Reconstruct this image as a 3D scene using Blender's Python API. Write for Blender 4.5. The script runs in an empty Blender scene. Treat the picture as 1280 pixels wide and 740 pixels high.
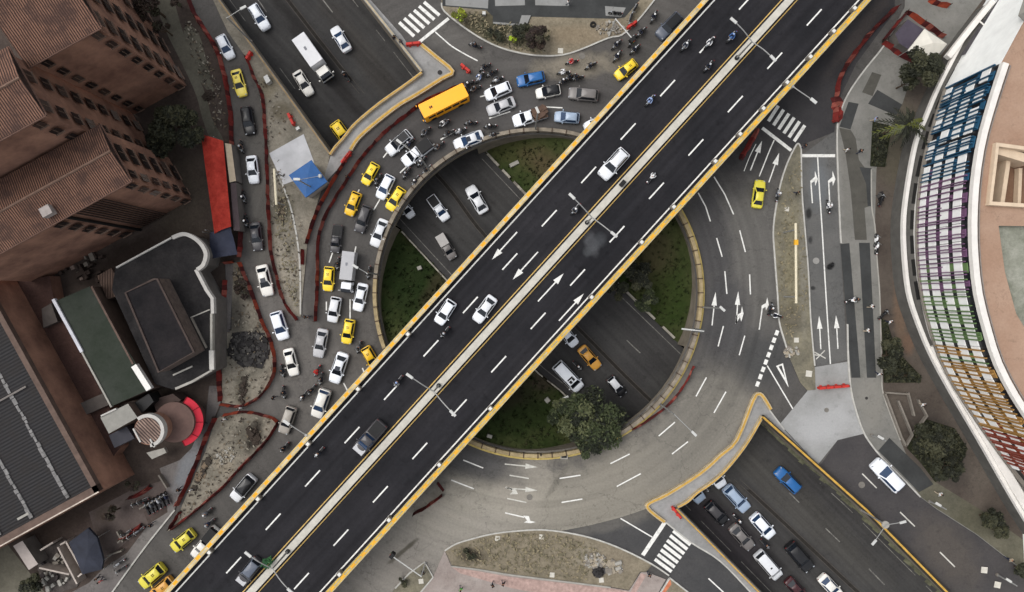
import bpy, bmesh, math, random
from mathutils import Vector, Matrix
from mathutils.geometry import tessellate_polygon

random.seed(7)
scene = bpy.context.scene
COL = scene.collection
R = math.radians

# ---------------------------------------------------------------- camera, sky, sun, exposure
CAM_H, FPX, CX, CY = 100.0, 900.0, 640.0, 370.0
cam_d = bpy.data.cameras.new('camera'); cam = bpy.data.objects.new('camera', cam_d); COL.objects.link(cam)
cam.location = (0, 0, CAM_H); cam.rotation_euler = (0, 0, 0)
cam_d.sensor_width = 36; cam_d.lens = 36 * FPX / 1280; cam_d.clip_start = 1; cam_d.clip_end = 2000
scene.camera = cam
SUN_EL, SUN_AZ = 60, 285
w = bpy.data.worlds.new('World'); scene.world = w; w.use_nodes = True
nt = w.node_tree; bg = nt.nodes['Background']
sky = nt.nodes.new('ShaderNodeTexSky'); sky.sky_type = 'NISHITA'; sky.sun_disc = False
sky.sun_elevation = R(SUN_EL); sky.sun_rotation = R(SUN_AZ); sky.dust_density = 4; sky.air_density = 1.2
hs = nt.nodes.new('ShaderNodeHueSaturation'); hs.inputs['Saturation'].default_value = 0.22
nt.links.new(sky.outputs[0], hs.inputs['Color']); nt.links.new(hs.outputs[0], bg.inputs['Color'])
bg.inputs['Strength'].default_value = 0.15
sd = bpy.data.lights.new('sun', 'SUN'); sd.energy = 0.7; sd.angle = R(40); sd.color = (1, .96, .9)
so = bpy.data.objects.new('sun', sd); COL.objects.link(so)
az = R(SUN_AZ)
sdir = Vector((math.sin(az) * math.cos(R(SUN_EL)), math.cos(az) * math.cos(R(SUN_EL)), math.sin(R(SUN_EL))))
so.rotation_euler = sdir.to_track_quat('Z', 'Y').to_euler(); so.location = (60, 60, 120)
vs = scene.view_settings
vs.view_transform = 'Standard'; vs.look = 'None'; vs.gamma = 1; vs.use_curve_mapping = False; vs.exposure = 0.38

# ---------------------------------------------------------------- helpers
def P(px, py, z=0.0):
    k = (CAM_H - z) / FPX
    return Vector(((px - CX) * k, (CY - py) * k, z))
def WP(pts, z=0.0): return [P(a, b, z) for a, b in pts]
def lin(c): return c / 12.92 if c <= .04045 else ((c + .055) / 1.055) ** 2.4
def grgb(r, g, b): return (lin(r / 255) * .82, lin(g / 255) * .82, lin(b / 255) * .82, 1)
def rgb(r, g, b): return (lin(r / 255), lin(g / 255), lin(b / 255), 1)

MC = {}
def mat(name, c, rough=.8, var=.12, scale=1.5, metal=0, emit=0, spec=.3, coords='Object', bump=0):
    """plain procedural material: colour broken up by two octaves of noise"""
    if name in MC: return MC[name]
    m = bpy.data.materials.new(name); m.use_nodes = True; n = m.node_tree.nodes; l = m.node_tree.links
    b = n['Principled BSDF']; b.inputs['Roughness'].default_value = rough; b.inputs['Metallic'].default_value = metal
    b.inputs['Specular IOR Level'].default_value = spec
    col = rgb(*c)
    if var > 0:
        tc = n.new('ShaderNodeTexCoord'); nz = n.new('ShaderNodeTexNoise'); nz.inputs['Scale'].default_value = scale
        nz.inputs['Detail'].default_value = 6; nz.inputs['Roughness'].default_value = .65
        l.new(tc.outputs[coords], nz.inputs['Vector'])
        cr = n.new('ShaderNodeValToRGB'); cr.color_ramp.elements[0].position = .3; cr.color_ramp.elements[1].position = .7
        cr.color_ramp.elements[0].color = tuple(v * (1 - var) for v in col[:3]) + (1,)
        cr.color_ramp.elements[1].color = tuple(min(1, v * (1 + var)) for v in col[:3]) + (1,)
        l.new(nz.outputs['Fac'], cr.inputs['Fac']); l.new(cr.outputs['Color'], b.inputs['Base Color'])
        if bump:
            bp = n.new('ShaderNodeBump'); bp.inputs['Strength'].default_value = bump; bp.inputs['Distance'].default_value = .1
            l.new(nz.outputs['Fac'], bp.inputs['Height']); l.new(bp.outputs['Normal'], b.inputs['Normal'])
    else:
        b.inputs['Base Color'].default_value = col
    if emit: b.inputs['Emission Color'].default_value = col; b.inputs['Emission Strength'].default_value = emit
    MC[name] = m; return m

def ground_mat(name, c, c2, scale=.25, blobs=(), grain=.12, rough=.9, cracks=0, streak=None, ring=0, spots=.22):
    """ground surface: two tones in big soft patches, fine grain, and worn, stained and shaded patches (x, y, rx, ry, rot, colour, strength)"""
    m = bpy.data.materials.new(name); m.use_nodes = True; n = m.node_tree.nodes; l = m.node_tree.links
    b = n['Principled BSDF']; b.inputs['Roughness'].default_value = rough; b.inputs['Specular IOR Level'].default_value = .08
    tc = n.new('ShaderNodeTexCoord')
    def noise(s, d=6, r=.6):
        z = n.new('ShaderNodeTexNoise'); z.inputs['Scale'].default_value = s; z.inputs['Detail'].default_value = d
        z.inputs['Roughness'].default_value = r; l.new(tc.outputs['Object'], z.inputs['Vector']); return z
    def mix(f, a, bb, typ='MIX'):
        x = n.new('ShaderNodeMix'); x.data_type = 'RGBA'; x.blend_type = typ
        for s, v in ((0, f), (6, a), (7, bb)):
            if hasattr(v, 'is_output'): l.new(v, x.inputs[s])
            else: x.inputs[s].default_value = v
        return x.outputs[2]
    def ramp(o, a, bb):
        x = n.new('ShaderNodeMapRange'); x.inputs[1].default_value = a; x.inputs[2].default_value = bb
        l.new(o, x.inputs[0]); return x.outputs[0]
    big = noise(scale, 7, .62)
    cur = mix(ramp(big.outputs['Fac'], .35, .65), grgb(*c), grgb(*c2))
    warp = noise(.45, 5, .65)
    for (bx, by, rx, ry, rot, bc, st) in blobs:
        p = P(bx, by); mp = n.new('ShaderNodeMapping'); mp.vector_type = 'TEXTURE'
        mp.inputs['Location'].default_value = p; mp.inputs['Rotation'].default_value = (0, 0, R(rot))
        mp.inputs['Scale'].default_value = (rx / 9, ry / 9, 50)
        l.new(tc.outputs['Object'], mp.inputs['Vector'])
        ln = n.new('ShaderNodeVectorMath'); ln.operation = 'LENGTH'; l.new(mp.outputs[0], ln.inputs[0])
        ad = n.new('ShaderNodeMath'); ad.operation = 'MULTIPLY_ADD'; l.new(warp.outputs['Fac'], ad.inputs[0])
        ad.inputs[1].default_value = 1.1; l.new(ln.outputs['Value'], ad.inputs[2])
        f = ramp(ad.outputs[0], 1.75, 1.1)
        ml = n.new('ShaderNodeMath'); ml.operation = 'MULTIPLY'; l.new(f, ml.inputs[0]); ml.inputs[1].default_value = st
        cur = mix(ml.outputs[0], cur, grgb(*bc))
    def mult(fac_out, a, bb, lo, hi, cur):
        g_ = n.new('ShaderNodeMapRange'); g_.inputs[1].default_value = a; g_.inputs[2].default_value = bb; g_.inputs[3].default_value = lo; g_.inputs[4].default_value = hi; l.new(fac_out, g_.inputs[0])
        c_ = n.new('ShaderNodeCombineColor'); [l.new(g_.outputs[0], c_.inputs[i]) for i in range(3)]
        return mix(1.0, cur, c_.outputs[0], 'MULTIPLY')
    if streak:      # tyre polished tracks running along the road
        mp = n.new('ShaderNodeMapping'); mp.vector_type = 'TEXTURE'; mp.inputs['Rotation'].default_value = (0, 0, R(streak[0])); mp.inputs['Scale'].default_value = (45, .75, 50); l.new(tc.outputs['Object'], mp.inputs['Vector'])
        z = n.new('ShaderNodeTexNoise'); z.inputs['Scale'].default_value = 1; z.inputs['Detail'].default_value = 4; l.new(mp.outputs[0], z.inputs['Vector']); cur = mult(z.outputs['Fac'], .3, .7, 1 - streak[1], 1 + streak[1], cur)
    if ring:        # the same, circling the roundabout
        sb = n.new('ShaderNodeVectorMath'); sb.operation = 'SUBTRACT'; l.new(tc.outputs['Object'], sb.inputs[0]); h_ = P(672, 366); sb.inputs[1].default_value = h_
        ln = n.new('ShaderNodeVectorMath'); ln.operation = 'LENGTH'; l.new(sb.outputs[0], ln.inputs[0]); sx = n.new('ShaderNodeSeparateXYZ'); l.new(sb.outputs[0], sx.inputs[0])
        at = n.new('ShaderNodeMath'); at.operation = 'ARCTAN2'; l.new(sx.outputs[1], at.inputs[0]); l.new(sx.outputs[0], at.inputs[1]); cx_ = n.new('ShaderNodeCombineXYZ'); l.new(ln.outputs['Value'], cx_.inputs[0]); l.new(at.outputs[0], cx_.inputs[1])
        z = n.new('ShaderNodeTexNoise'); z.inputs['Scale'].default_value = .95; z.inputs['Detail'].default_value = 5; l.new(cx_.outputs[0], z.inputs['Vector']); cur = mult(z.outputs['Fac'], .3, .7, 1 - ring, 1 + ring, cur)
    if spots:       # oil drips and small stains
        z = noise(.9, 4, .55); cur = mult(z.outputs['Fac'], .6, .74, 1, 1 - spots, cur)
    fine = noise(3.5, 8, .75)
    g = n.new('ShaderNodeMapRange'); g.inputs[1].default_value = .3; g.inputs[2].default_value = .7
    g.inputs[3].default_value = 1 - grain; g.inputs[4].default_value = 1 + grain; l.new(fine.outputs['Fac'], g.inputs[0])
    cm = n.new('ShaderNodeCombineColor')
    for i in range(3): l.new(g.outputs[0], cm.inputs[i])
    cur = mix(1.0, cur, cm.outputs[0], 'MULTIPLY')
    if cracks:
        v = n.new('ShaderNodeTexVoronoi'); v.feature = 'DISTANCE_TO_EDGE'; v.inputs['Scale'].default_value = .12
        wv = n.new('ShaderNodeVectorMath'); wv.operation = 'ADD'; sc = n.new('ShaderNodeVectorMath'); sc.operation = 'SCALE'
        sc.inputs['Scale'].default_value = 5; l.new(warp.outputs['Color'], sc.inputs[0])
        l.new(tc.outputs['Object'], wv.inputs[0]); l.new(sc.outputs[0], wv.inputs[1]); l.new(wv.outputs[0], v.inputs['Vector'])
        f = ramp(v.outputs['Distance'], .012, .002)
        ml = n.new('ShaderNodeMath'); ml.operation = 'MULTIPLY'; l.new(f, ml.inputs[0]); ml.inputs[1].default_value = cracks
        cur = mix(ml.outputs[0], cur, rgb(45, 44, 43))
    l.new(cur, b.inputs['Base Color'])
    return m

class MB:
    def __init__(s): s.v = []; s.f = []; s.m = []
    def add(s, vs, fs, mi=0):
        o = len(s.v); s.v += [tuple(a) for a in vs]
        for f in fs: s.f.append(tuple(o + i for i in f)); s.m.append(mi)
        return s
    def box(s, c, size, rz=0, mi=0, taper=1.0, ry=0):
        x, y, z = (k / 2 for k in size); M = Matrix.Translation(c) @ Matrix.Rotation(rz, 4, 'Z') @ Matrix.Rotation(ry, 4, 'Y'); t = taper
        vs = [(-x, -y, -z), (x, -y, -z), (x, y, -z), (-x, y, -z), (-x * t, -y * t, z), (x * t, -y * t, z), (x * t, y * t, z), (-x * t, y * t, z)]
        return s.add([M @ Vector(v) for v in vs], [(3, 2, 1, 0), (4, 5, 6, 7), (0, 1, 5, 4), (1, 2, 6, 5), (2, 3, 7, 6), (3, 0, 4, 7)], mi)
    def poly(s, pts, z=None, holes=(), mi=0):
        loops = [[Vector((p[0], p[1], 0)) for p in l] for l in [pts, *holes]]
        flat = [(p[0], p[1], (p[2] if z is None else z)) for l in [pts, *holes] for p in l]
        o = len(s.v); s.v += flat
        for t in tessellate_polygon(loops):
            a, b, c = (Vector(flat[i]) for i in t)
            t = t if (b - a).cross(c - a).z > 0 else t[::-1]
            s.f.append(tuple(o + i for i in t)); s.m.append(mi)
        return s
    def prism(s, pts, z0, z1, mi=0, mside=None, bottom=False):
        s.poly(pts, z1, mi=mi)
        if bottom: s.poly(pts, z0, mi=mi)
        return s.skirt(pts, z0, z1, mi if mside is None else mside)
    def skirt(s, pts, z0, z1, mi=0, closed=True):
        n = len(pts)
        for i in range(n if closed else n - 1):
            a, b = pts[i], pts[(i + 1) % n]
            za, zb = (z0(a[0], a[1]), z0(b[0], b[1])) if callable(z0) else (z0, z0)
            s.add([(a[0], a[1], za), (b[0], b[1], zb), (b[0], b[1], z1), (a[0], a[1], z1)], [(0, 1, 2, 3)], mi)
        return s
    def strip(s, path, w0, w1, z0, z1, mi=0, closed=False, mtop=None):
        """wall along a path from lateral offset w0 to w1 (left positive), height z0..z1 (None z0: flat sheet)"""
        n = len(path); L = []; Rr = []
        for i in range(n):
            a = Vector(path[(i - 1) % n] if closed or i else path[0]); b = Vector(path[(i + 1) % n] if closed or i < n - 1 else path[-1])
            d = (b - a); d.z = 0; d.normalize(); nn = Vector((-d.y, d.x, 0)); p = Vector(path[i])
            L.append(p + nn * w1); Rr.append(p + nn * w0)
        for i in range(n if closed else n - 1):
            j = (i + 1) % n
            a, b, c, d = Rr[i], Rr[j], L[j], L[i]
            if z0 is None:
                s.add([(q.x, q.y, z1) for q in (a, b, c, d)], [(0, 1, 2, 3)], mi)
            else:
                s.add([(q.x, q.y, z0) for q in (a, b, c, d)] + [(q.x, q.y, z1) for q in (a, b, c, d)],
                      [(0, 1, 5, 4), (2, 3, 7, 6)] + ([] if (closed or 0 < i < n - 2) else []), mi)
                s.add([(q.x, q.y, z1) for q in (a, b, c, d)], [(0, 1, 2, 3)], mi if mtop is None else mtop)
                if not closed and i == 0: s.add([(a.x, a.y, z0), (d.x, d.y, z0), (d.x, d.y, z1), (a.x, a.y, z1)], [(0, 3, 2, 1)], mi)
                if not closed and i == n - 2: s.add([(b.x, b.y, z0), (c.x, c.y, z0), (c.x, c.y, z1), (b.x, b.y, z1)], [(0, 1, 2, 3)], mi)
        return s
    def tube(s, path, r, n=6, mi=0, cap=True):
        path = [Vector(p) for p in path]; rr = r if isinstance(r, (list, tuple)) else [r] * len(path); rings = []
        for i, p in enumerate(path):
            d = (path[min(i + 1, len(path) - 1)] - path[max(i - 1, 0)]).normalized()
            u = d.cross(Vector((0, 0, 1))) if abs(d.z) < .95 else d.cross(Vector((1, 0, 0))); u.normalize(); v = d.cross(u)
            rings.append([p + (u * math.cos(2 * math.pi * k / n) + v * math.sin(2 * math.pi * k / n)) * rr[i] for k in range(n)])
        vs = [q for g in rings for q in g]; fs = []
        for i in range(len(path) - 1):
            for k in range(n): fs.append((i * n + k, i * n + (k + 1) % n, (i + 1) * n + (k + 1) % n, (i + 1) * n + k))
        if cap: fs.append(tuple(range(n))[::-1]); fs.append(tuple((len(path) - 1) * n + k for k in range(n)))
        return s.add(vs, fs, mi)
    def cyl(s, c, r, h, n=14, mi=0, r2=None):
        r2 = r if r2 is None else r2; c = Vector(c); vs = []
        for z, q in ((0, r), (h, r2)):
            vs += [c + Vector((q * math.cos(2 * math.pi * k / n), q * math.sin(2 * math.pi * k / n), z)) for k in range(n)]
        return s.add(vs, [(k, (k + 1) % n, n + (k + 1) % n, n + k) for k in range(n)] + [tuple(range(n, 2 * n)), tuple(range(n))[::-1]], mi)
    def wheel(s, c, r, wd, n=14, mi=0):
        vs = []
        for y in (-wd / 2, wd / 2): vs += [(c[0] + r * math.cos(2 * math.pi * k / n), c[1] + y, c[2] + r * math.sin(2 * math.pi * k / n)) for k in range(n)]
        return s.add(vs, [(k, (k + 1) % n, n + (k + 1) % n, n + k) for k in range(n)] + [tuple(range(n, 2 * n)), tuple(range(n))[::-1]], mi)
    def blob(s, c, r, mi=0, nu=8, nv=5, sz=1.0):
        vs = []; fs = []
        for j in range(nv + 1):
            t = math.pi * j / nv
            for k in range(nu):
                a = 2 * math.pi * k / nu
                vs.append((c[0] + r * math.sin(t) * math.cos(a), c[1] + r * math.sin(t) * math.sin(a), c[2] + r * sz * math.cos(t)))
        for j in range(nv):
            for k in range(nu): fs.append((j * nu + k, (j + 1) * nu + k, (j + 1) * nu + (k + 1) % nu, j * nu + (k + 1) % nu))
        return s.add(vs, fs, mi)
    def build(s, name, mats, parent=None, world=False, smooth=False, bevel=0):
        me = bpy.data.meshes.new(name); off = parent.location if (parent and world) else Vector((0, 0, 0))
        me.from_pydata([(v[0] - off[0], v[1] - off[1], v[2] - off[2]) for v in s.v], [], s.f)
        for m in (mats if isinstance(mats, (list, tuple)) else [mats]): me.materials.append(m)
        me.polygons.foreach_set('material_index', s.m)
        bm = bmesh.new(); bm.from_mesh(me)
        if smooth or bevel: bmesh.ops.remove_doubles(bm, verts=bm.verts, dist=1e-4)
        if bevel:
            bmesh.ops.recalc_face_normals(bm, faces=bm.faces)
            bmesh.ops.bevel(bm, geom=bm.edges[:], offset=bevel, segments=2, affect='EDGES', profile=.6)
        bmesh.ops.recalc_face_normals(bm, faces=bm.faces) if smooth else None
        bm.to_mesh(me); bm.free()
        if smooth: me.polygons.foreach_set('use_smooth', [True] * len(me.polygons)); 
        if smooth: me.set_sharp_from_angle(angle=R(50))
        o = bpy.data.objects.new(name, me); COL.objects.link(o)
        if parent: o.parent = parent
        return o

def tag(o, label=None, cat=None, group=None, kind=None):
    for k, v in (('label', label), ('category', cat), ('group', group), ('kind', kind)):
        if v: o[k] = v
    return o
def thing(name, label, cat, loc=(0, 0, 0), rz=0, group=None):
    o = bpy.data.objects.new(name, None); COL.objects.link(o); o.location = loc; o.rotation_euler = (0, 0, rz); o.empty_display_size = .3
    return tag(o, label, cat, group)
def copy_tree(o, parent=None):
    c = o.copy(); COL.objects.link(c)
    if parent: c.parent = parent
    for ch in list(o.children): copy_tree(ch, c)
    return c
def spline(pts, n=8, closed=False):
    out = []; N = len(pts); g = lambda i: Vector(pts[i % N]) if closed else Vector(pts[max(0, min(N - 1, i))])
    for i in range(N if closed else N - 1):
        a, b, c, d = g(i - 1), g(i), g(i + 1), g(i + 2)
        for k in range(n):
            t = k / n
            out.append(.5 * ((2 * b) + (-a + c) * t + (2 * a - 5 * b + 4 * c - d) * t * t + (-a + 3 * b - 3 * c + d) * t ** 3))
    if not closed: out.append(Vector(pts[-1]))
    return out
def resample(path, step):
    out = [path[0].copy()]; acc = 0
    for a, b in zip(path, path[1:]):
        L = (b - a).length
        if L == 0: continue
        t = step - acc
        while t <= L: out.append(a.lerp(b, t / L)); t += step
        acc = L - (t - step)
    return out
def struct(name, mb, m, **k): return tag(mb.build(name, m, **k), kind='structure')

# ---------------------------------------------------------------- common materials
M_conc = mat('concrete', (150, 147, 140), .9, .16, .9)
M_concd = mat('weathered concrete', (118, 112, 104), .9, .22, .8)
def paint_mat(name, c, w, lo, hi):      # road paint scuffed down to the asphalt in places
    m = mat(name, c, .85, .1, 3); n = m.node_tree.nodes; l = m.node_tree.links; b = n['Principled BSDF']; src = b.inputs['Base Color'].links[0].from_socket
    tc = n.new('ShaderNodeTexCoord'); z = n.new('ShaderNodeTexNoise'); z.inputs['Scale'].default_value = 1.7; z.inputs['Detail'].default_value = 9; z.inputs['Roughness'].default_value = .75; l.new(tc.outputs['Object'], z.inputs['Vector'])
    mp = n.new('ShaderNodeMapRange'); mp.inputs[1].default_value = lo; mp.inputs[2].default_value = hi; l.new(z.outputs['Fac'], mp.inputs[0])
    x = n.new('ShaderNodeMix'); x.data_type = 'RGBA'; l.new(mp.outputs[0], x.inputs[0]); l.new(src, x.inputs[6]); x.inputs[7].default_value = rgb(*w); l.new(x.outputs[2], b.inputs['Base Color']); return m
M_white = paint_mat('white road paint', (216, 215, 210), (120, 118, 114), .5, .82)
M_faded = paint_mat('faded road paint', (192, 190, 182), (140, 137, 128), .46, .76)
M_dimw = paint_mat('tyre greyed road paint', (132, 130, 124), (74, 71, 69), .36, .62)
M_yel = mat('yellow kerb paint', (182, 144, 66), .85, .25, 1.5)
M_ora = mat('orange kerb paint', (238, 160, 40), .8, .15, 2)
M_cream = mat('cream painted parapet', (172, 156, 126), .85, .25, 1.2)
M_glass = mat('dark car glass', (22, 27, 34), .12, 0, spec=.5)
M_glassb = mat('bluish car glass', (38, 58, 86), .12, 0, spec=.5)
M_black = mat('black plastic', (20, 20, 21), .6, .1, 5)
M_tyre = mat('tyre rubber', (24, 24, 24), .9, .1, 8)
M_rim = mat('alloy rim', (150, 150, 152), .35, .05, 6, metal=.7)
M_steel = mat('galvanised steel', (146, 146, 144), .5, .08, 3, metal=.3)
M_lampw = mat('lamp housing', (184, 184, 181), .5, .06, 4)
M_head = mat('headlamp glass', (150, 154, 160), .2, 0)
M_tail = mat('tail lamp', (104, 24, 22), .3, 0)
M_net = mat('red safety netting', (112, 38, 34), .9, .4, 1.5)
M_neto = mat('orange safety netting', (146, 62, 42), .9, .4, 1.5)
M_redp = mat('red plastic barrier', (178, 48, 40), .6, .2, 2)
M_trunk = mat('tree bark', (70, 58, 46), .95, .25, 4)
# ================================================================ SETTING: ground, trench, hole, roads
HC = P(672, 366); HR = 22.0
def circ(r, n=96, a0=0, a1=360): return [Vector((HC.x + r * math.cos(R(a0 + (a1 - a0) * k / n)), HC.y + r * math.sin(R(a0 + (a1 - a0) * k / n)), 0)) for k in range(n if a1 - a0 == 360 else n + 1)]
def fz(x, y):
    s = (x - HC.x) * .66 - (y - HC.y) * .75; s *= 9
    return -5.5 + max(0, abs(s) - 300) * .0105
SW = [P(215, -82), P(275, 0), P(345, 97), P(414, 193), P(492, 280), P(555.6, 349), P(675.9, 471), P(704, 493), P(845, 633), P(951, 740), P(1031, 821)]
NE = [P(391, -82), P(455, 0), P(491, 45), P(527, 91), P(603, 180), P(656, 236), P(808.8, 383.7), P(866.8, 439.6), P(950, 520), P(1078, 636), P(1180, 740), P(1260, 821)]
TLB = WP([(414, 193), (421, 183), (431, 172), (442, 158), (456, 145), (473, 131), (488, 120), (508, 106), (527, 91)])
BRB = WP([(950, 520), (933, 549), (917, 571), (899.7, 591), (884, 604), (869, 614), (857, 625), (845, 633)])
TL = [SW[0], SW[1], SW[2]] + TLB + [NE[2], NE[1], NE[0]]
BR = BRB + [SW[9], SW[10], NE[11], NE[10], NE[9]]
hole = circ(HR)
G = 420
m_road = ground_mat('worn asphalt', (84, 82, 80), (96, 93, 90), .12, [
    (640, 650, 240, 62, 0, (146, 141, 130), 1), (560, 700, 150, 80, 10, (150, 145, 136), 1), (500, 720, 90, 60, 0, (140, 135, 128), .9), (790, 600, 140, 56, 22, (138, 133, 123), .95), (880, 540, 70, 90, -30, (126, 122, 114), .9),
    (660, 600, 30, 60, -35, (160, 154, 143), .6), (640, 612, 20, 34, 20, (150, 144, 134), .6), (800, 490, 34, 9, -50, (150, 144, 135), .8), (935, 330, 50, 130, 0, (110, 108, 104), .6), (505, 190, 120, 45, 35, (76, 74, 74), .6), (700, 130, 160, 35, 0, (84, 82, 82), .6),
    (720, 82, 60, 16, 5, (140, 132, 118), .8), (560, 45, 60, 20, -30, (104, 101, 97), .6), (330, 250, 22, 150, 4, (104, 101, 96), .7), (390, 480, 90, 70, 0, (112, 108, 104), .7), (340, 400, 40, 60, 0, (118, 114, 110), .6), (590, 575, 70, 22, -20, (86, 85, 85), .8), (530, 590, 60, 20, 45, (80, 79, 80), .8),  # last two patches paint the flyover deck's shadow into the asphalt colour
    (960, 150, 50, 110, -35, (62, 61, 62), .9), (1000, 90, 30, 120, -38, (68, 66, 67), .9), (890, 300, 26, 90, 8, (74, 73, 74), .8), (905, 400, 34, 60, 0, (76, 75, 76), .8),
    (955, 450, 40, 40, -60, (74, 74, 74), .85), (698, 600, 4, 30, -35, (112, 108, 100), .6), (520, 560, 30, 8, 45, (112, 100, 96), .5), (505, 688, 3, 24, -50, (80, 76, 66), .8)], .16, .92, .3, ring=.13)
mb = MB(); mb.poly([(-G, -G), (G, -G), (G, G), (-G, G)], 0, [hole, TL, BR]); struct('road', mb, m_road)

# sunken road floor
def along(path, n):
    L = [0]
    for a, b in zip(path, path[1:]): L.append(L[-1] + (b - a).length)
    out = []
    for k in range(n + 1):
        d = L[-1] * k / n; i = max(j for j in range(len(L) - 1) if L[j] <= d + 1e-9)
        out.append(path[i].lerp(path[i + 1], (d - L[i]) / (L[i + 1] - L[i])))
    return out
m_sunk = ground_mat('sunken road asphalt', (61, 60, 60), (72, 71, 70), .15, [(900, 605, 14, 6, -45, (100, 96, 90), .7), (935, 625, 20, 8, -40, (92, 88, 84), .7),
    (390, 60, 130, 12, -54, (46, 44, 43), .7), (1010, 640, 160, 26, -43, (76, 74, 70), .6), (450, 60, 120, 16, -54, (66, 63, 60), .6), (920, 680, 90, 30, -43, (52, 48, 52), .7)], .15, .92, .3, streak=(-46, .17))
a_ = along(SW, 60); b_ = along(NE, 60); mb = MB()
for i in range(60):
    q = [a_[i], a_[i + 1], b_[i + 1], b_[i]]
    mb.add([(p.x, p.y, fz(p.x, p.y)) for p in q], [(0, 1, 2, 3)])
struct('sunken_road', mb, m_sunk)
mb = MB(); mb.skirt([SW[0], NE[0]], lambda x, y: fz(x, y) - .3, -.01, closed=False); mb.skirt([SW[-1], NE[-1]], lambda x, y: fz(x, y) - .3, -.01, closed=False); struct('terrain', mb, m_sunk)
# underpass retaining walls and bridge fascias
m_rw = mat('stained retaining wall concrete', (118, 110, 98), .95, .3, .6)
m_fas = mat('bridge fascia concrete', (96, 90, 82), .9, .25, .7)
def wall_thing(name, label, parts):
    t = thing(name, label, 'retaining wall', (0, 0, 0))
    for nm, mb_, m_ in parts: mb_.build(nm, m_, t)
    return t
def edge(path, i, j): return path[i:j + 1]
def vwall(paths, th=.35, top=-.01):
    mb = MB()
    for pth, sgn in paths:
        for a, b in zip(pth, pth[1:]):
            d = (b - a).normalized(); n_ = Vector((-d.y, d.x, 0)) * th * sgn
            for (u, v) in ((a, b),):
                za, zb = fz(u.x, u.y) - .3, fz(v.x, v.y) - .3
                vsx = [(u.x, u.y, za), (v.x, v.y, zb), (v.x, v.y, top), (u.x, u.y, top)]
                o_ = [(q[0] + n_.x, q[1] + n_.y, q[2]) for q in vsx]
                mb.add(vsx + o_, [(0, 1, 2, 3), (7, 6, 5, 4), (3, 2, 6, 7)])
    return mb
def fasc(path, h=1.15):
    mb = MB(); mb.skirt(path, -h, -.01, closed=False)
    return mb
# side walls of the trench north west and of the trench south east, and inside the two short tunnels
t = wall_thing('retaining_wall', 'concrete retaining wall along the southwest side of the sunken road near the construction strip', [('wall', vwall([(edge(SW, 0, 3), -1)]), m_rw), ])
t = wall_thing('retaining_wall', 'concrete retaining wall of the sunken road below the zebra crossing at the top', [('wall', vwall([(edge(NE, 0, 3), 1)]), m_rw)])
t = wall_thing('retaining_wall', 'concrete retaining wall of the sunken road beside the lower zebra crossing', [('wall', vwall([(edge(SW, 8, 10), -1)]), m_rw)])
t = wall_thing('retaining_wall', 'mossy retaining wall of the sunken road below the pale concrete pad', [('wall', vwall([(edge(NE, 8, 11), 1)]), m_rw)])
def tunnel_pts(path, i, j, inside): return [path[i], path[j]]
def hit(a, b, r):   # point on segment a-b at distance r of hole centre
    lo, hi = 0, 1
    fa = (a - HC).length - r
    for _ in range(40):
        m = (lo + hi) / 2; fm = (a.lerp(b, m) - HC).length - r
        if (fm > 0) == (fa > 0): lo = m
        else: hi = m
    return a.lerp(b, lo)
t = wall_thing('underpass_tunnel', 'short road tunnel under the roundabout beside the orange bus', [
    ('wall', vwall([([SW[3], hit(SW[3], SW[4], HR)], -1)], top=-.02), m_rw), ('wall', vwall([([NE[3], hit(NE[3], NE[4], HR)], 1)], top=-.02), m_rw), ('fascia', fasc(TLB), m_fas)])
t['category'] = 'underpass'
t = wall_thing('underpass_tunnel', 'short road tunnel under the roundabout beside the yellow edged island at lower right', [
    ('wall', vwall([([hit(SW[7], SW[8], HR), SW[8]], -1)], top=-.02), m_rw), ('wall', vwall([([hit(NE[7], NE[8], HR), NE[8]], 1)], top=-.02), m_rw), ('fascia', fasc(BRB), m_fas)])
t['category'] = 'underpass'

# the hole's grass banks
def side(p, path):
    best = 1e9; sg = 0
    for a, b in zip(path, path[1:]):
        d = b - a; u = max(0, min(1, (p - a).dot(d) / d.length_squared)); q = a + d * u; L = (p - q).length
        if L < best: best = L; sg = d.x * (p.y - a.y) - d.y * (p.x - a.x)
    return best if sg > 0 else -best     # positive: left of travel direction
m_grass = ground_mat('dark grass bank', (50, 62, 32), (70, 74, 46), .3, [
    (650, 185, 70, 20, -20, (74, 74, 46), .6), (690, 205, 40, 18, -30, (88, 76, 58), .7), (620, 500, 60, 40, 0, (46, 40, 34), .8), (640, 530, 80, 22, 10, (40, 52, 26), .8), (820, 320, 26, 60, 10, (84, 76, 56), .7), (505, 345, 40, 60, 0, (36, 50, 26), .8),
    (840, 370, 30, 40, 0, (48, 62, 28), .7), (690, 470, 26, 34, -40, (72, 62, 54), .7), (540, 360, 14, 30, -30, (66, 58, 46), .6), (760, 380, 50, 25, -40, (40, 44, 26), .6)], .28, 1)
NR, NA = 36, 144
vsx = []; fs = []
for i in range(NR + 1):
    for k in range(NA):
        r = (HR + .02) * i / NR; a = 2 * math.pi * k / NA
        p = Vector((HC.x + r * math.cos(a), HC.y + r * math.sin(a), 0))
        dN, dS = side(p, NE), -side(p, SW); d = max(dN, dS); f = fz(p.x, p.y)
        z = f - .3 if d < .25 else f + .25 + min((d - .25) * .46, 4.3) + .12 * math.sin(p.x * 1.7) * math.cos(p.y * 2.1)
        vsx.append((p.x, p.y, z))
for i in range(NR):
    for k in range(NA):
        fs.append((i * NA + k, (i + 1) * NA + k, (i + 1) * NA + (k + 1) % NA, i * NA + (k + 1) % NA))
mb = MB(); mb.add(vsx, fs); struct('grass_bank', mb, m_grass, smooth=False)
GV = vsx
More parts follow.
